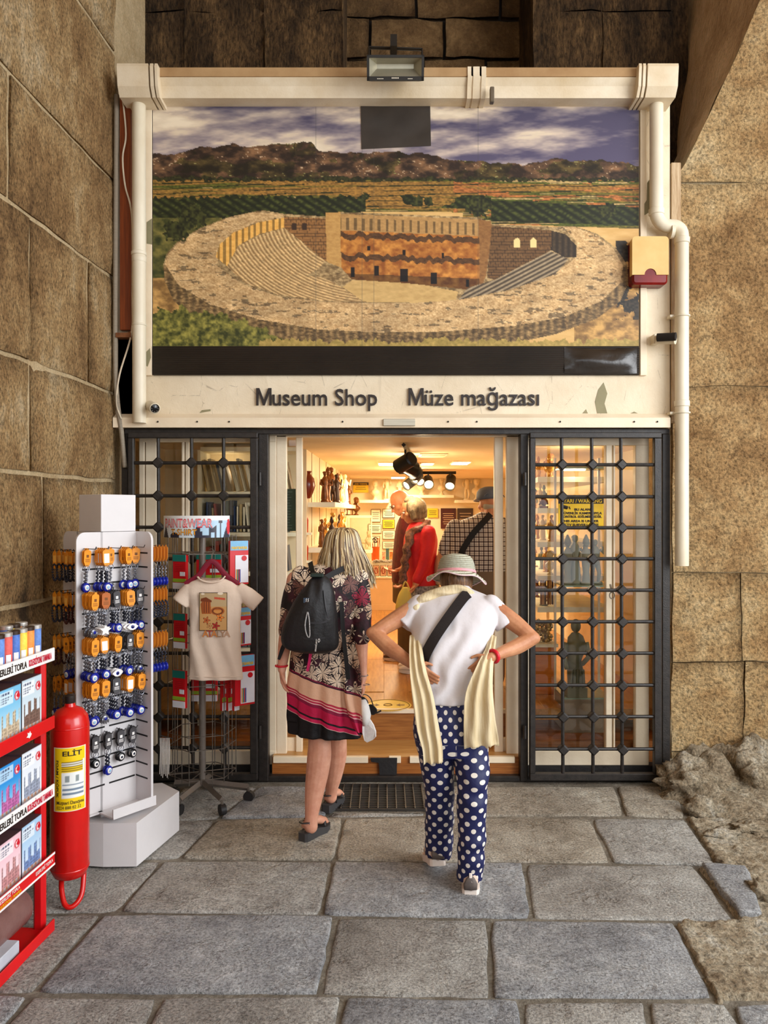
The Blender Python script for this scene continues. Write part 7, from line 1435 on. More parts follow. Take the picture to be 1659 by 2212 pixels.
# scarf
SCF = M('cream_gauze', (222, 206, 172), .85, col2=(200, 178, 136), scale=14, bump=.004, bscale=30, stretch=(3, 1, .4)); sc_ = E('scarf', P(930, 1645, 3.5), 'long cream gauze scarf draped over the shoulders of the person in white', 'scarf')
b = ribbon([(896, 1372, 3.70, 22), (898, 1400, 3.60, 28), (903, 1450, 3.515, 36), (914, 1510, 3.49, 46), (924, 1570, 3.48, 48), (934, 1615, 3.48, 44), (936, 1648, 3.48, 42)], 2.5, .009, 26, ragged=.03); b.build('left_tail', SCF, sc_, smooth='all')
b = ribbon([(1066, 1372, 3.70, 16), (1060, 1405, 3.60, 22), (1048, 1445, 3.515, 38), (1036, 1500, 3.49, 60), (1036, 1550, 3.475, 68), (1039, 1590, 3.475, 74), (1041, 1612, 3.475, 76)], 2.2, .010, 26, ph=1., ragged=.03); b.build('right_tail', SCF, sc_, smooth='all')
b = MB(); b.tube(smoothpath([w2f(892, 1322, .0), w2f(905, 1300, .006), w2f(935, 1284, .012), P(985, 1273, 3.815), P(1012, 1280, 3.82), P(1030, 1296, 3.83)], 6), [.02 + .012 * math.sin(PI * i / 30) for i in range(31)], 14, fl=.75); me = remesh(b, .004, 1, lambda v: v + Vector((0, -.006 * math.sin(v.z * 120 + v.x * 30), 0))); meshobj('collar_wrap', me, SCF, sc_)
# cross body strap + bracelet + watch
sb = E('crossbody_strap', w2f(955, 1355), 'wide black crossbody strap across the back of the white T-shirt', 'bag strap'); strap(w2f, [(1012, 1281), (1000, 1292), (968, 1335), (940, 1376), (920, 1412), (913, 1432)], 23, 'strap', M('black_webbing', (30, 22, 22), .7, bump=.002, bscale=200), sb, .010)
b = MB(); c = P(1063, 1419, 3.58); d = (P(1088, 1408, 3.63) - c).normalized(); x, y = basis(d); b.tube([c + d * .012 + x * .028 * math.cos(a) + y * .028 * math.sin(a) for a in [k * PI / 8 for k in range(16)]], .009, 6, closed=True); b.build('wristband', M('red_band', (214, 24, 44), .4), w2, smooth='all', label='red wristband')
# ------------------------------------------------------------------ woman in floral dress
w1s = [(1216, 722, 28, 4.37, .06), (1224, 718, 48, 4.365, .08), (1236, 714, 70, 4.355, .095), (1255, 711, 80, 4.34, .11), (1290, 708, 78, 4.32, .115), (1340, 703, 70, 4.30, .115), (1390, 700, 68, 4.29, .118), (1430, 700, 74, 4.28, .13), (1470, 700, 78, 4.27, .14), (1520, 702, 79, 4.265, .14), (1560, 704, 80, 4.26, .14), (1583, 705, 80, 4.255, .14)]
w1f = surf_fn(w1s); b = MB(); torso(b, [(p, c, hw - 10, Y, d - .02) for p, c, hw, Y, d in w1s[:10]], 20)
limb(b, [(638, 1252, 4.34), (622, 1345, 4.30), (614, 1400, 4.26), (609, 1446, 4.22)], [.05, .04, .036, .024]); hand(b, P(609, 1444, 4.22), (.06, .02, -1), (0, 1, 0), (1, .2, 0), .6, s=.9, thumb=1)
limb(b, [(780, 1255, 4.33), (782, 1345, 4.29), (780, 1405, 4.25), (783, 1466, 4.21)], [.05, .042, .037, .025]); hand(b, P(783, 1464, 4.21), (.03, -.02, -1), (0, 1, 0), (-1, .3, 0), 1.1, s=.92, thumb=1)
qh = head(b, P(738, 1186, 4.42), (.45, .8, -.35), (.1, .35, .9), .98)
limb(b, [(684, 1500, 4.26), (690, 1585, 4.22), (689, 1640, 4.19), (680, 1705, 4.15), (673, 1762, 4.11), (672, 1786, 4.10)], [.08, .062, .066, .054, .036, .036], 16); limb(b, [(722, 1500, 4.28), (726, 1585, 4.36), (725, 1630, 4.42), (720, 1675, 4.47), (716, 1706, 4.50), (715, 1722, 4.51)], [.08, .06, .064, .052, .036, .036], 16)
torso(b, [(1440, 700, 58, 4.27, .11), (1500, 702, 62, 4.27, .12), (1540, 704, 56, 4.27, .1)], 20)
def foot(mb, heel, d, s=1.):
    d = Vector(d).normalized(); h = Vector(heel); r = Vector((d.y, -d.x, 0)); q = lambda x, y, z: h + r * x * s + d * y * s + Vector((0, 0, z * s))
    mb.tube([q(0, .015, .03), q(0, .06, .055), q(.002, .11, .045), q(.003, .155, .028), q(.004, .195, .016)], [.028 * s, .034 * s, .034 * s, .034 * s, .02 * s], 12, fl=.72)
    for i in range(5): x = -.03 + i * .015; L = .225 - abs(i - (1 if True else 0)) * .012; mb.tube([q(x, .17, .016), q(x, L, .012)], [.011 * s, .008 * s], 8)
    return q
d1, d2 = (.55, .83, 0), (.35, .94, 0); h1 = Vector((XX(655, 4.08), 4.075, .045)); h2 = Vector((XX(706, 4.49), 4.475, .042)); f1 = foot(b, h1, d1, .95); f2 = foot(b, h2, d2, .95)
me = remesh(b, .0045, 2); w1 = meshobj('person', me, SK1, label='blonde person in a floral striped dress with a black backpack stepping to the door', cat='person', origin=G(690, 1790)); eyes(qh, w1)
# dress
t = NT('floral_print'); pv = t.pos('pos'); s3 = t.sep(pv); vv = t.mapping(pv, (1, .5, 1)); cell = t.n('ShaderNodeTexVoronoi'); t.put(cell.inputs['Vector'], t.mapping(vv, (1, 1, 1))); cell.inputs['Scale'].default_value = 11
cr = t.sep(cell.outputs['Color']); dist = cell.outputs['Distance']
dx = t.n('ShaderNodeVectorMath', operation='SUBTRACT'); t.put(dx.inputs[0], vv); t.put(dx.inputs[1], cell.outputs['Position']); dq = t.sep(dx.outputs[0]); an = t.ma('ARCTAN2', dq[2], dq[0]); pet = t.ma('SINE', t.ma('MULTIPLY', an, 5.)); rr_ = t.ma('SUBTRACT', dist, t.ma('MULTIPLY', pet, .10))
ring = t.ma('SINE', t.ma('MULTIPLY', rr_, 46.)); veins = t.ma('SINE', t.ma('MULTIPLY', an, 24.))
flower = t.ma('LESS_THAN', rr_, .60); line = t.ma('MAXIMUM', t.ma('MAXIMUM', t.ma('LESS_THAN', pet, -.86), t.ma('COMPARE', rr_, .50, .025)), t.ma('MAXIMUM', t.ma('LESS_THAN', dist, .09), t.ma('MULTIPLY', t.ma('GREATER_THAN', t.ma('SINE', t.ma('MULTIPLY', an, 15.)), .82), t.ma('GREATER_THAN', rr_, .25))))
fcol = t.ramp(cr[0], [(0, (236, 214, 190)), (.42, (206, 170, 142)), (.58, (150, 30, 58)), (.68, (226, 200, 176)), (.9, (120, 80, 72))], True); fcol = t.mix(line, fcol, l4((34, 18, 24)))
bg = t.ramp(t.noise(pv, 6, 3), [(.42, (24, 14, 18)), (.56, (70, 16, 34)), (.64, (30, 18, 22))]); flor = t.mix(flower, bg, fcol)
sv = t.ma('ADD', t.ma('ADD', s3[2], t.ma('MULTIPLY', s3[0], .34)), t.ma('MULTIPLY', t.ma('SUBTRACT', t.noise(pv, 5, 2), .5), .03)); mr = t.n('ShaderNodeMapRange'); t.put(mr.inputs[0], sv); mr.inputs[1].default_value = .44; mr.inputs[2].default_value = .74
def sp_(s): return (s - .44) / .30
band = t.ramp(mr.outputs[0], [(0, (14, 10, 12)), (sp_(.487), (240, 200, 190)), (sp_(.490), (206, 26, 84)), (sp_(.510), (18, 10, 16)), (sp_(.520), (196, 20, 74)), (sp_(.572), (140, 14, 60)), (sp_(.590), (244, 190, 190)), (sp_(.594), (190, 30, 70)), (sp_(.604), (244, 196, 180)), (sp_(.608), (190, 40, 70)), (sp_(.618), (234, 186, 154)), (sp_(.702), (60, 10, 36)), (sp_(.709), (130, 20, 60))], True)
t.col(t.mix(t.ma('GREATER_THAN', sv, .717), band, flor)); DRESS = t.fin(.6, 0, t.bump(t.noise(pv, 14, 3), .01), .35)
b = MB(); torso(b, w1s, 40, 2.2); limb(b, [(650, 1245, 4.345), (632, 1300, 4.32), (622, 1365, 4.285)], [.062, .062, .054], 16); limb(b, [(772, 1246, 4.34), (778, 1300, 4.30), (779, 1372, 4.255)], [.064, .064, .060], 16)
def w1d(v):
    py = CY + (H - v.z) * F / 4.2; k = max(0, min(1, (py - 1400) / 150)); a = math.atan2(v.x - P(702, 1500, 4.26).x, v.y - 4.26); f = k * (.012 * math.sin(7 * a + .6) + .006 * math.sin(13 * a)); n = .006 * noise.noise(v * 11)
    d = Vector((v.x - P(702, 1500, 4.26).x, v.y - 4.26, 0)); d = d.normalized() if d.length > 1e-4 else d; z = v.z - (.02 * k * k * (v.x + .36) * 2.5 if py > 1560 else 0); return Vector((v.x + d.x * (f + n), v.y + d.y * (f + n), z))
me = remesh(b, .006, 4, w1d); meshobj('dress', me, DRESS, w1, label='floral dress with pink and black stripes at the hem')
# side panel flap hanging at the right with floral print and pink edge
b = ribbon([(752, 1385, 4.19, 26), (760, 1450, 4.165, 38), (764, 1520, 4.14, 34), (772, 1565, 4.13, 22), (779, 1588, 4.125, 8)], 1.2, .012, 14, ph=.6); b.build('dress_flap', DRESS, w1, smooth='all')
# hair
t = NT('streaked_blonde'); a_ = t.n('ShaderNodeVertexColor'); a_.layer_name = 'Col'; t.col(a_.outputs[0]); BLOND = t.fin(.4, 0, None, .5)
b = MB(); b.ball(P(740, 1178, 4.40), .105, 18, sc=(.92, 1, 1)); b.tube([P(740, 1185, 4.37), P(742, 1215, 4.34), P(746, 1236, 4.335)], [.098, .1, .08], 16, fl=.7, up=(0, 1, 0)); me = remesh(b, .006, 2); meshobj('hair_base', me, M('hair_under', (126, 100, 66), .5, col2=(176, 146, 104), scale=40, stretch=(3, 3, .3)), w1)
hr = random.Random(9); vs = []; fs = []; cl = []; top = P(742, 1139, 4.40); ctr = P(740, 1180, 4.40)
for k in range(620):
    a = hr.uniform(-PI * .05, PI * 1.05); rad = .104 + hr.uniform(0, .012); ph = hr.uniform(0, .5); side = -math.cos(a)  # -1 right .. 1 left
    dx_ = math.cos(a); dy_ = -math.sin(a); p0 = top + Vector((hr.uniform(-.02, .02) + dx_ * .02, dy_ * .02, -.002)); p1 = ctr + Vector((dx_ * rad * .72, dy_ * rad * .8, rad * .72)); p2 = ctr + Vector((dx_ * rad * .98, dy_ * rad * 1.02, .0)); L = hr.uniform(.12, .2) + (.03 if dx_ > .3 else 0)
    fl_ = .010 + .02 * abs(dx_); p3 = p2 + Vector((dx_ * fl_ + .012 * hr.uniform(-1, 1) + .01, dy_ * .012, -L * .55)); p4 = p3 + Vector((dx_ * .02 + .015 * hr.uniform(-1, 1) + .008, dy_ * .01 + hr.uniform(-.01, .01), -L * .5))
    pts = smoothpath([p0, p1, p2, p3, p4], 4); w_ = hr.uniform(.003, .006); c = hr.choice([(226, 204, 158), (190, 160, 110), (150, 118, 78), (98, 72, 46), (240, 226, 192), (120, 92, 60), (206, 178, 128), (80, 58, 38)]); c = alin(np.array(c)); base = len(vs)
    for i, p in enumerate(pts):
        ww = w_ * (1 - .55 * i / len(pts)); tn = Vector((-dy_, dx_, 0)); up_ = Vector((dx_, dy_, 0)); vs += [p - tn * ww, p + up_ * ww * .6, p + tn * ww]; cl += [c] * 3
    for i in range(len(pts) - 1): q = base + 3 * i; fs += [(q, q + 1, q + 4, q + 3), (q + 1, q + 2, q + 5, q + 4)]
b = MB(); b.add(vs, fs); o = b.build('hair', BLOND, w1, smooth='all', label='shoulder length streaked blonde hair', fixn=False); at = o.data.color_attributes.new('Col', 'FLOAT_COLOR', 'POINT'); at.data.foreach_set('color', np.concatenate([np.array(cl), np.ones((len(cl), 1))], 1).astype(np.float32).ravel())
# sandals
SND = M('sandal_black', (36, 32, 32), .5); SOL = M('sandal_sole', (62, 60, 60), .6)
for q, hh_ in ((f1, .045), (f2, .042)):
    b = MB(); secs = [(-.012, .022), (.0, .034), (.05, .036), (.1, .034), (.16, .043), (.2, .036), (.225, .018)]; vs = []; fs = []
    for y, x in secs:
        for sx in (-1, 1):
            for z in (-hh_ / .95 + .002, .006 - .012 * (y > .1) * 1): vs.append(q(sx * x, y, z + (.012 if z < -.02 and y > .18 else 0)))
    for i in range(len(secs) - 1): a = i * 4; c = a + 4; fs += [(a, a + 1, c + 1, c), (a + 2, c + 2, c + 3, a + 3), (a, c, c + 2, a + 2), (a + 1, a + 3, c + 3, c + 1)]
    fs += [(0, 2, 3, 1)]; e = (len(secs) - 1) * 4; fs += [(e, e + 1, e + 3, e + 2)]; b.add(vs, fs); b.build('sandal_sole', SOL, w1, smooth=True)
    b = MB(); b.tube(smoothpath([q(-.033, .055, .055), q(-.02, .002, .062), q(0, -.012, .063), q(.02, .002, .062), q(.033, .055, .055)], 5), .0085, 6, fl=.4, up=(0, 0, 1)); b.tube(smoothpath([q(.033, .055, .06), q(.036, .05, .03), q(.036, .06, .0)], 4), .008, 6, fl=.5); b.tube(smoothpath([q(-.033, .055, .06), q(-.036, .05, .03), q(-.036, .06, .0)], 4), .008, 6, fl=.5); b.tube(smoothpath([q(.033, .055, .058), q(.015, .09, .07), q(0, .12, .055), q(.03, .165, .02)], 4), .007, 6, fl=.5); b.tube(smoothpath([q(-.033, .055, .058), q(-.012, .1, .068), q(.0, .13, .052), q(-.038, .165, .012)], 4), .007, 6, fl=.5); b.tube(smoothpath([q(-.042, .15, .0), q(-.02, .155, .042), q(.02, .155, .044), q(.042, .15, .0)], 5), .009, 6, fl=.4); b.build('sandal_straps', SND, w1, smooth='all')
    b = MB(); b.obox(q(.03, .02, .06), (.004, .016, .014), None, b=.001); b.build('buckle', SIL, w1)
# bracelets
for c, d, r, m_ in ((P(608, 1438, 4.224), (0, 0, 1), .031, MATS['red_band']), (P(783, 1458, 4.215), (.05, 0, 1), .032, SIL), (P(784, 1478, 4.205), (.05, .1, 1), .038, SIL)):
    x, y = basis(Vector(d), (0, 1, 0)); b = MB(); b.tube([c + x * r * math.cos(a) + y * r * .9 * math.sin(a) for a in [k * PI / 10 for k in range(20)]], .006 if r < .0315 else .0022, 6, closed=True); b.build('bracelet', m_, w1, smooth='all')
# backpack
bkY = 4.125; bs = [(1243, 690, 12, .03), (1252, 690, 22, .05), (1262, 690, 28, .062), (1285, 684, 40, .08), (1320, 676, 52, .095), (1355, 670, 60, .10), (1385, 670, 62, .10), (1400, 674, 54, .09), (1408, 680, 34, .06)]
b = MB(); torso(b, [(py, c, hw, bkY, d) for py, c, hw, d in bs], 30, 2.6)
def bkd(v):
    n = noise.noise(Vector((v.x * 16, v.y * 8, v.z * 6))); return Vector((v.x + .004 * n, v.y - .008 * n - .004 * math.sin(v.x * 90) * max(0, min(1, (v.z - 1.25) / .1)), v.z))
BKF = M('black_nylon', (22, 20, 22), .5, var=.2, bump=.003, bscale=40); me = remesh(b, .005, 3, bkd); bk = meshobj('backpack', me, BKF, label='black drawstring rucksack on the back of the person in the floral dress', cat='backpack', origin=P(675, 1408, bkY)); bf = surf_fn([(py, c, hw, bkY, d) for py, c, hw, d in bs])
strap(bf, [(628, 1330), (650, 1342), (690, 1346), (722, 1335)], 4, 'seam', M('nylon_seam', (40, 38, 42), .5), bk, .002, .003); strap(bf, [(640, 1372), (668, 1380), (712, 1376), (728, 1368)], 3, 'seam', MATS['nylon_seam'], bk, .002, .003); strap(bf, [(700, 1275), (704, 1310), (712, 1350), (715, 1385)], 3, 'seam', MATS['nylon_seam'], bk, .002, .003)
b = MB(); b.tube(smoothpath([bf(664, 1322, .012), bf(659, 1350, .014), bf(663, 1372, .014), bf(669, 1374, .014), bf(668, 1340, .014), bf(665, 1322, .012)], 5), .003, 6); b.build('elastic_cord', M('white_flecked_cord', (60, 58, 62), .6, col2=(225, 222, 220), scale=260), bk)
b = MB(); b.box(bf(656, 1300, 0).x, bf(668, 1300, 0).x, bf(662, 1297, .008).y, bf(662, 1297, .008).y + .002, bf(662, 1302, 0).z, bf(662, 1291, 0).z); b.build('logo_patch', M('blue_grey_patch', (52, 66, 84), .5), bk)
for k in range(3): b = MB(); p = bf(657 + k * 4, 1297, .0095); b.tube([p + Vector((0, 0, -.008)), p + Vector((.003, 0, 0)), p + Vector((0, 0, .003)), p + Vector((.004, 0, .01))], .0017, 5); b.build('logo_wave', WHC, bk)
text('10', bf(686, 1388, .010), (1, 0, .15), (0, 0, 1), .028, WHC, bk)
text('arpenaz', bf(681, 1397, .010), (-.12, 0, -1), (1, 0, -.12), .016, WHC, bk)
b = MB(); b.box(P(672, 1240, 4.12).x, P(700, 1240, 4.12).x, 4.07, 4.11, P(0, 1246, 4.1).z, P(0, 1238, 4.1).z, b=.004); b.build('green_drawcord_flap', M('dark_green_webbing', (30, 44, 38), .6), bk)
BWB = M('black_strap_webbing', (20, 18, 20), .6)
b = ribbon([(684, 1246, 4.11, 10), (676, 1236, 4.17, 10), (672, 1224, 4.24, 11), (670, 1214, 4.31, 11)], .5, .001, 4); b.build('shoulder_strap', BWB, bk, smooth=True); b = ribbon([(700, 1250, 4.11, 11), (718, 1240, 4.17, 12), (738, 1230, 4.24, 12), (752, 1226, 4.30, 12)], .5, .001, 4); b.build('shoulder_strap', BWB, bk, smooth=True)
b = ribbon([(738, 1300, 4.20, 9), (741, 1360, 4.16, 9), (747, 1420, 4.12, 9), (752, 1468, 4.115, 9)], .5, .001, 4); b.build('hanging_strap', BWB, bk, smooth=True); b = ribbon([(618, 1385, 4.16, 9), (610, 1402, 4.18, 9), (602, 1425, 4.19, 6)], .5, .001, 4); b.build('strap_tail', BWB, bk, smooth=True)
b = ribbon([(672, 1402, 4.11, 7), (669, 1425, 4.115, 6), (664, 1450, 4.115, 6)], .5, .001, 4); b.build('pink_pull_tape', M('pink_tape', (200, 24, 92), .5), bk, smooth=True)
# sunglasses and cap in the hand
sg = E('sunglasses', P(800, 1525, 4.18), 'dark sunglasses dangling from the hand of the person in the floral dress', 'sunglasses'); LEN = M('dark_lens', (22, 16, 16), .12); FRM = M('frame_black', (20, 18, 18), .3)
for cx, cy in ((784, 1516), (803, 1533)):
    c = P(cx, cy, 4.18); pts = [c + Matrix.Rotation(.75, 3, 'Y') @ Vector((.027 * math.copysign(abs(math.cos(a)) ** .7, math.cos(a)), 0, .021 * math.copysign(abs(math.sin(a)) ** .7, math.sin(a)))) for a in [k * PI / 8 for k in range(16)]]
    b = MB(); b.prism(pts, (0, .003, 0)); b.build('lens', LEN, sg); b = MB(); b.tube(pts, .0035, 6, closed=True); b.build('rim', FRM, sg, smooth='all')
b = MB(); b.tube([P(790, 1521, 4.178), P(796, 1527, 4.178)], .003, 6); b.build('bridge', FRM, sg)
b = MB(); b.tube(smoothpath([P(778, 1506, 4.18), P(788, 1500, 4.20), P(800, 1508, 4.21), P(806, 1524, 4.22)], 5), .003, 6); b.build('temple', FRM, sg, smooth=True); b = MB(); b.tube(smoothpath([P(811, 1540, 4.18), P(818, 1538, 4.185), P(823, 1535, 4.19)], 4), .0045, 6); b.build('temple', FRM, sg, smooth=True)
cp = E('baseball_cap', P(792, 1602, 4.17), 'white baseball cap hanging upside down from the same hand', 'cap'); CWH = M('cap_white', (232, 228, 224), .7, bump=.002, bscale=60)
b = MB(); pl = [(779, 1560), (787, 1558), (797, 1552), (806, 1566), (811, 1580), (811, 1592), (804, 1599), (793, 1604), (787, 1600), (782, 1580)]; pts = [P(x, y, 4.17 + .012 * math.sin((x - 779) / 10)) for x, y in pl]; b.prism(pts, (.004, .008, 0)); b.build('visor', CWH, cp)
b = MB(); b.loft([(P(783, 1510, 4.19), .02, .03, (1, 0, .1), (0, 1, 0)), (P(785, 1525, 4.19), .032, .055, (1, 0, .1), (0, 1, 0)), (P(788, 1545, 4.19), .035, .07, (1, 0, .2), (0, 1, 0)), (P(790, 1562, 4.185), .022, .06, (1, 0, .3), (0, 1, 0))], 18); b.build('crown', CWH, cp, smooth='all'); b = MB(); b.tube([P(776, 1530, 4.15), P(780, 1548, 4.15), P(783, 1564, 4.15)], .004, 6); b.build('dark_band', M('cap_band', (84, 62, 62), .6), cp)
# ------------------------------------------------------------------ people inside the shop
def leg_shoes(par, pts, d, mats):
    for p in pts: shoe(Vector((p[0], p[1], ZF + .001)), d, .25, par, mats, 0, .044)
# woman in red
Yr = 6.72
b = MB(); qh = head(b, P(888, 1103, Yr), (-.85, -.1, -.32), (-.28, 0, .95), .92)
rs_ = [(1128, 906, 18, Yr, .08), (1140, 908, 28, Yr, .14), (1165, 909, 37, Yr, .18), (1200, 908, 35, Yr, .17), (1235, 910, 32, Yr, .165), (1268, 912, 33, Yr, .17)]
torso(b, [(p, c, hw - 4, Y, d - .015) for p, c, hw, Y, d in rs_], 18); torso(b, [(1262, 915, 30, Yr, .15), (1300, 915, 32, Yr, .16), (1330, 914, 30, Yr, .15)], 18)
for dy in (-.08, .08): limb(b, [(913, 1320, Yr + dy), (912, 1385, Yr + dy), (912, 1440, Yr + dy)], [.08, .06, .045])
limb(b, [(926, 1152, Yr - .17), (920, 1212, Yr - .19), (898, 1262, Yr - .2)], [.05, .04, .028]); hand(b, P(898, 1262, Yr - .2), (-.5, -.1, -.8), (0, 1, .1), (-.8, 0, .5), .8, s=.95); limb(b, [(920, 1152, Yr + .17), (905, 1215, Yr + .16), (880, 1250, Yr + .1)], [.05, .04, .028]); hand(b, P(880, 1250, Yr + .1), (-.6, -.1, -.7), (0, 1, .1), (-.8, 0, .5), .8)
me = remesh(b, .006, 2); wr_ = meshobj('person', me, SK3, label='person in a red jacket with a patterned scarf looking down inside the shop', cat='person', origin=Vector((P(912, 1400, Yr).x, Yr, ZF))); eyes(qh, wr_)
RJ = M('red_jacket', (206, 26, 34), .6, var=.06, bump=.008, bscale=12); b = MB(); torso(b, rs_, 26); limb(b, [(926, 1150, Yr - .16), (921, 1205, Yr - .185), (902, 1252, Yr - .195)], [.066, .058, .046], 14); limb(b, [(920, 1150, Yr + .16), (906, 1205, Yr + .16), (886, 1240, Yr + .12)], [.066, .056, .046], 14)
meshobj('jacket', remesh(b, .008, 3, lambda v: v + Vector((.008 * noise.noise(v * 9), .01 * noise.noise(v * 8 + Vector((3, 0, 0))), 0))), RJ, wr_, label='red fitted jacket')
FLW = M('black_floral_cloth', (22, 20, 24), .6, col2=(190, 186, 180), scale=50); b = MB(); torso(b, [(1262, 916, 33, Yr, .18), (1300, 917, 38, Yr, .19), (1340, 916, 38, Yr, .18)], 20)
for dy in (-.085, .085): limb(b, [(914, 1335, Yr + dy), (913, 1390, Yr + dy), (912, 1438, Yr + dy)], [.1, .085, .075])
meshobj('trousers', remesh(b, .009, 2), FLW, wr_, label='black floral trousers'); leg_shoes(wr_, [(P(922, 0, Yr).x, Yr - .085), (P(922, 0, Yr).x, Yr + .085)], (-1, 0, 0), (SWH, SWH))
HG = M('grey_blonde_hair', (92, 76, 54), .5, col2=(160, 138, 104), scale=10, stretch=(4, 4, 1.5), bump=.006, bscale=60); b = MB(); b.ball(P(897, 1097, Yr), .110, 18, sc=(.92, .92, .88)); b.tube([P(902, 1106, Yr), P(906, 1122, Yr)], [.09, .07], 16); b.tube([P(884, 1086, Yr - .06), P(889, 1104, Yr - .085), P(895, 1122, Yr - .085)], [.025, .032, .026], 10); b.tube([P(884, 1086, Yr + .06), P(889, 1104, Yr + .085), P(895, 1122, Yr + .085)], [.025, .032, .026], 10); b.tube([P(873, 1083, Yr - .03), P(880, 1080, Yr - .03), P(890, 1080, Yr)], [.012, .03, .04], 10); meshobj('hair', remesh(b, .007, 2), HG, wr_, label='chin length grey blonde bob')
SCP = M('patterned_silk', (36, 26, 34), .5, col2=(150, 96, 70), scale=46); b = MB(); b.tube(smoothpath([P(925, 1128, Yr - .02), P(915, 1140, Yr - .12), P(896, 1146, Yr - .13), P(884, 1150, Yr - .04), P(890, 1144, Yr + .1), P(915, 1132, Yr + .1)], 6), .034, 12); b.tube(smoothpath([P(890, 1145, Yr - .11), P(880, 1185, Yr - .16), P(873, 1230, Yr - .17), P(868, 1262, Yr - .17)], 6), [.05, .048, .045, .045, .045, .045, .042, .042, .042, .042, .04, .04, .04, .04, .04, .04, .04, .04, .03], 12, fl=.6); o = meshobj('scarf', remesh(b, .007, 2, lambda v: v + Vector((.008 * math.sin(v.z * 60), .006 * noise.noise(v * 20), 0))), SCP, wr_, label='dark patterned silk scarf')
bg_ = E('shopping_bag', P(880, 1330, Yr - .25), 'pale yellow bag carried by the person in red', 'bag'); b = MB(); torso(b, [(1268, 876, 6, Yr - .25, .03), (1285, 874, 14, Yr - .25, .05), (1310, 872, 18, Yr - .25, .06), (1325, 873, 17, Yr - .25, .05)], 16); meshobj('body', remesh(b, .008, 2), M('yellow_canvas', (222, 196, 96), .7), bg_); b = MB(); b.tube(smoothpath([P(868, 1275, Yr - .25), P(876, 1256, Yr - .24), P(886, 1275, Yr - .25)], 4), .006, 6); b.build('handle', MATS['yellow_canvas'], bg_)
sb2 = E('shoulder_strap', P(945, 1200, Yr), 'thin pale shoulder bag strap on the red jacket', 'bag strap'); rf = surf_fn(rs_); strap(rf, [(914, 1142), (926, 1150), (935, 1170), (939, 1200)], 2.2, 'strap', M('pale_strap', (216, 196, 176), .6), sb2, .008); b = MB(); torso(b, [(1195, 952, 5, Yr - .06, .05), (1210, 951, 12, Yr - .06, .09), (1240, 951, 14, Yr - .06, .1), (1262, 951, 12, Yr - .06, .09)], 16); meshobj('bag_body', remesh(b, .008, 2), M('cream_bag', (206, 186, 150), .6), sb2)
# bald man
Ym = 7.3; b = MB(); qm = head(b, P(864, 1086, Ym), (-.8, -.2, -.5), (-.4, -.05, .9), 1.0)
ms = [(1108, 886, 14, Ym, .07), (1120, 888, 26, Ym, .15), (1145, 888, 34, Ym, .2), (1190, 884, 35, Ym, .2), (1235, 880, 34, Ym, .19), (1258, 880, 33, Ym, .19)]
torso(b, [(p, c, hw - 4, Y, d - .02) for p, c, hw, Y, d in ms], 18); torso(b, [(1250, 880, 28, Ym, .15), (1300, 880, 28, Ym, .16)], 16)
for dy in (-.09, .09): limb(b, [(880, 1290, Ym + dy), (878, 1355, Ym + dy), (876, 1412, Ym + dy)], [.09, .065, .05])
limb(b, [(900, 1130, Ym - .2), (895, 1185, Ym - .22), (872, 1225, Ym - .2)], [.055, .045, .03]); hand(b, P(872, 1225, Ym - .2), (-.8, 0, -.4), (0, 1, .1), (-.4, 0, .8), .8); limb(b, [(890, 1130, Ym + .2), (880, 1185, Ym + .22), (860, 1222, Ym + .2)], [.055, .045, .03]); hand(b, P(860, 1222, Ym + .2), (-.8, 0, -.4), (0, 1, .1), (-.4, 0, .8), .8)
bm_ = meshobj('person', remesh(b, .006, 2), SK3, label='bald person in glasses and a maroon shirt behind the person in red', cat='person', origin=Vector((P(880, 1400, Ym).x, Ym, ZF))); eyes(qm, bm_)
b = MB(); torso(b, ms, 22); limb(b, [(900, 1130, Ym - .19), (896, 1180, Ym - .215), (878, 1216, Ym - .2)], [.075, .065, .055]); limb(b, [(890, 1130, Ym + .19), (881, 1180, Ym + .215), (866, 1214, Ym + .2)], [.075, .065, .055]); meshobj('shirt', remesh(b, .009, 2), M('maroon_shirt', (104, 22, 30), .65, col2=(64, 14, 22), scale=20), bm_, label='maroon shirt')
b = MB(); torso(b, [(1252, 880, 32, Ym, .18), (1300, 880, 32, Ym, .19)], 18)
for dy in (-.095, .095): limb(b, [(880, 1292, Ym + dy), (879, 1355, Ym + dy), (877, 1412, Ym + dy)], [.11, .09, .08])
meshobj('trousers', remesh(b, .009, 2), M('olive_trousers', (96, 74, 44), .7), bm_, label='olive brown trousers'); leg_shoes(bm_, [(P(884, 0, Ym).x, Ym - .095), (P(884, 0, Ym).x, Ym + .095)], (-1, -.05, 0), (M('brown_sneaker', (92, 52, 26), .6), SBG))
b = MB(); b.tube(smoothpath([qm(.076, -.02, .014), qm(.07, .05, .016), qm(.055, .088, .012)], 4), .0028, 6)
for sx in (-1, 1): b.tube([qm(sx * .032 + .024 * math.cos(a), .096, .004 + .018 * math.sin(a)) for a in [k * PI / 6 for k in range(12)]], .0025, 5, closed=True)
b.build('glasses', FRM, bm_, label='thin dark glasses'); b = MB(); b.ball(qm(0, -.06, -.012), .07, 14, sc=(1.02, .5, .6)); b.build('hair', M('grey_fringe', (176, 160, 136), .6), bm_, smooth='all', label='thin grey hair at the back')
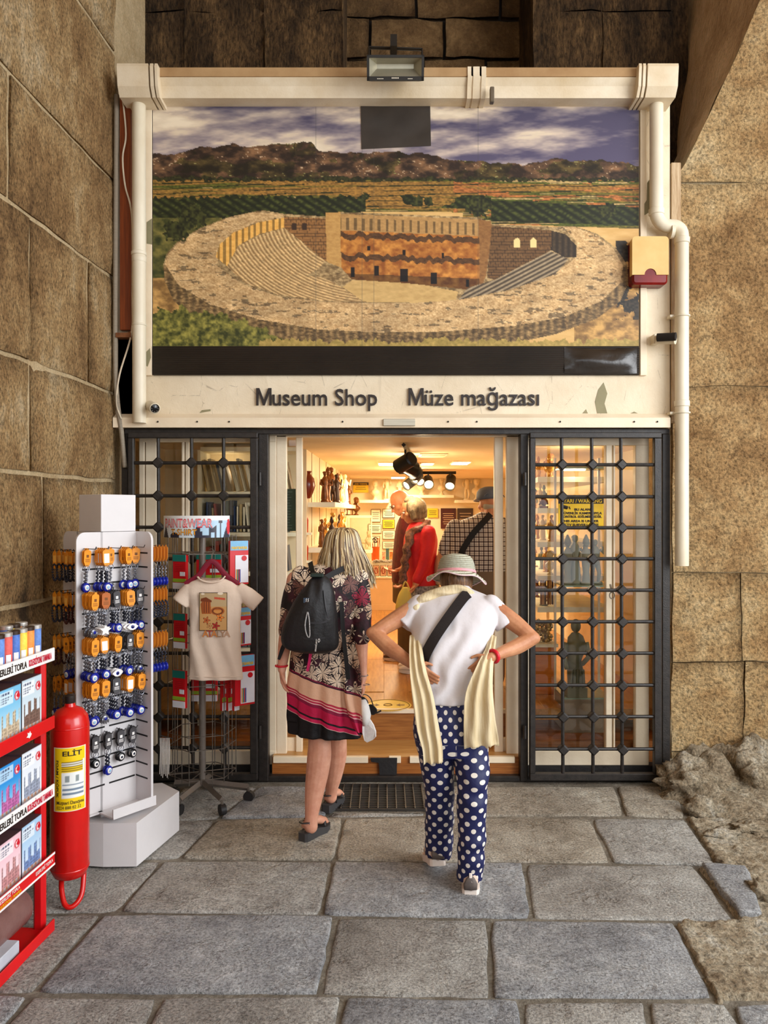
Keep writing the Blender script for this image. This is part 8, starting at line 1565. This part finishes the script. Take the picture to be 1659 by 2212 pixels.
# man in plaid shirt
Yp = 6.15; b = MB(); qp = head(b, P(1056, 1087, Yp), (-.35, .9, -.15), (0, .1, 1), 1.0)
ps = [(1106, 1054, 16, Yp, .08), (1116, 1052, 34, Yp, .11), (1128, 1046, 58, Yp, .14), (1150, 1040, 70, Yp, .165), (1185, 1036, 71, Yp, .18), (1215, 1035, 69, Yp, .18), (1232, 1035, 68, Yp, .18)]
torso(b, [(p, c, hw - 6, Y, d - .02) for p, c, hw, Y, d in ps], 18); torso(b, [(1225, 1036, 58, Yp, .15), (1280, 1037, 60, Yp, .16), (1310, 1037, 56, Yp, .15)], 18)
for dx_ in (-28, 28): limb(b, [(1037 + dx_, 1300, Yp), (1038 + dx_, 1390, Yp), (1039 + dx_, 1462, Yp)], [.095, .07, .05])
limb(b, [(978, 1146, Yp), (958, 1200, Yp + .03), (975, 1240, Yp + .2)], [.06, .048, .03]); hand(b, P(975, 1240, Yp + .2), (.4, .9, .1), (0, 0, -1), (1, 0, 0), .7); limb(b, [(1104, 1146, Yp), (1118, 1205, Yp + .03), (1105, 1240, Yp + .2)], [.06, .048, .03]); hand(b, P(1105, 1240, Yp + .2), (-.3, .9, .1), (0, 0, -1), (-1, 0, 0), .7)
pm_ = meshobj('person', remesh(b, .006, 2), SK3, label='person in a plaid shirt and grey cap seen from behind inside the shop', cat='person', origin=Vector((P(1037, 1400, Yp).x, Yp, ZF))); eyes(qp, pm_)
t = NT('plaid_cloth'); s3 = t.sep(t.pos('obj'))
def stripe(c, per, w, ph=0.): return t.ma('LESS_THAN', t.ma('FRACT', t.ma('ADD', t.ma('DIVIDE', c, per), ph)), w)
k1 = t.ma('ADD', t.ma('MULTIPLY', stripe(s3[0], .036, .34), .55), t.ma('MULTIPLY', stripe(s3[0], .036, .12, .4), .4)); k2 = t.ma('ADD', t.ma('MULTIPLY', stripe(s3[2], .036, .34), .55), t.ma('MULTIPLY', stripe(s3[2], .036, .12, .4), .4)); kk = t.ma('MINIMUM', t.ma('ADD', k1, k2), 1.0); t.col(t.ramp(kk, [(0, (226, 216, 200)), (.5, (132, 112, 104)), (1, (58, 44, 44))])); PLAID = t.fin(.7, 0, t.bump(t.noise(t.pos('obj'), 12, 3), .008), .3)
b = MB(); torso(b, ps, 28); limb(b, [(984, 1142, Yp), (964, 1190, Yp + .02), (968, 1225, Yp + .12)], [.078, .068, .058], 14); limb(b, [(1098, 1142, Yp), (1112, 1190, Yp + .02), (1108, 1225, Yp + .12)], [.078, .068, .058], 14); meshobj('shirt', remesh(b, .008, 3, lambda v: v + Vector((0, .012 * noise.noise(v * 7), 0))), PLAID, pm_, label='brown and white plaid shirt')
b = MB(); torso(b, [(1226, 1036, 62, Yp, .17), (1285, 1037, 64, Yp, .18), (1312, 1037, 60, Yp, .16)], 20)
for dx_ in (-29, 29): limb(b, [(1037 + dx_, 1302, Yp), (1038 + dx_, 1390, Yp), (1039 + dx_, 1462, Yp)], [.115, .095, .085])
meshobj('trousers', remesh(b, .009, 2), M('taupe_trousers', (116, 92, 66), .7), pm_, label='taupe trousers'); leg_shoes(pm_, [(P(1010, 0, Yp).x, Yp - .06), (P(1068, 0, Yp).x, Yp - .06)], (-.05, 1, 0), (MATS['brown_sneaker'], SBG))
hc_ = E('cap', P(1056, 1075, Yp), 'grey blue baseball cap worn by the person in plaid', 'cap'); CAPM = M('grey_blue_cap', (92, 98, 110), .7, var=.1); b = MB(); R_ = Matrix.Rotation(.1, 3, 'X'); b.lathe([(.104, 0), (.104, .03), (.098, .065), (.078, .09), (.04, .104), (.0, .108)], 20, qp(0, -.01, .025), Matrix.Rotation(.35, 3, 'Z') @ Matrix.Rotation(-.1, 3, 'X')); b.build('crown', CAPM, hc_, smooth='all')
b = MB(); b.prism([qp(x, y, .035) for x, y in ((-.085, .06), (-.07, .13), (-.03, .165), (.03, .165), (.07, .13), (.085, .06))], (0, 0, .005)); b.build('peak', CAPM, hc_); b = MB(); b.tube([qp(.09 * math.cos(a), -.095 + .0 * a, .035 + .035 * math.sin(a)) for a in [PI * k / 8 for k in range(9)]], .004, 5); b.build('back_strap', CAPM, hc_)
b = MB(); b.ball(qp(0, -.045, -.03), .068, 14, sc=(1.08, .75, .7)); b.build('hair', MATS['grey_fringe'], pm_, smooth='all', label='short grey hair below the cap')
sl_ = E('sling_strap', P(1040, 1150, Yp - .2), 'black sling bag strap across the plaid shirt', 'bag strap'); pf = surf_fn(ps); strap(pf, [(1060, 1110), (1048, 1124), (1024, 1150), (1004, 1180), (992, 1205)], 13, 'strap', BWB, sl_, .02)
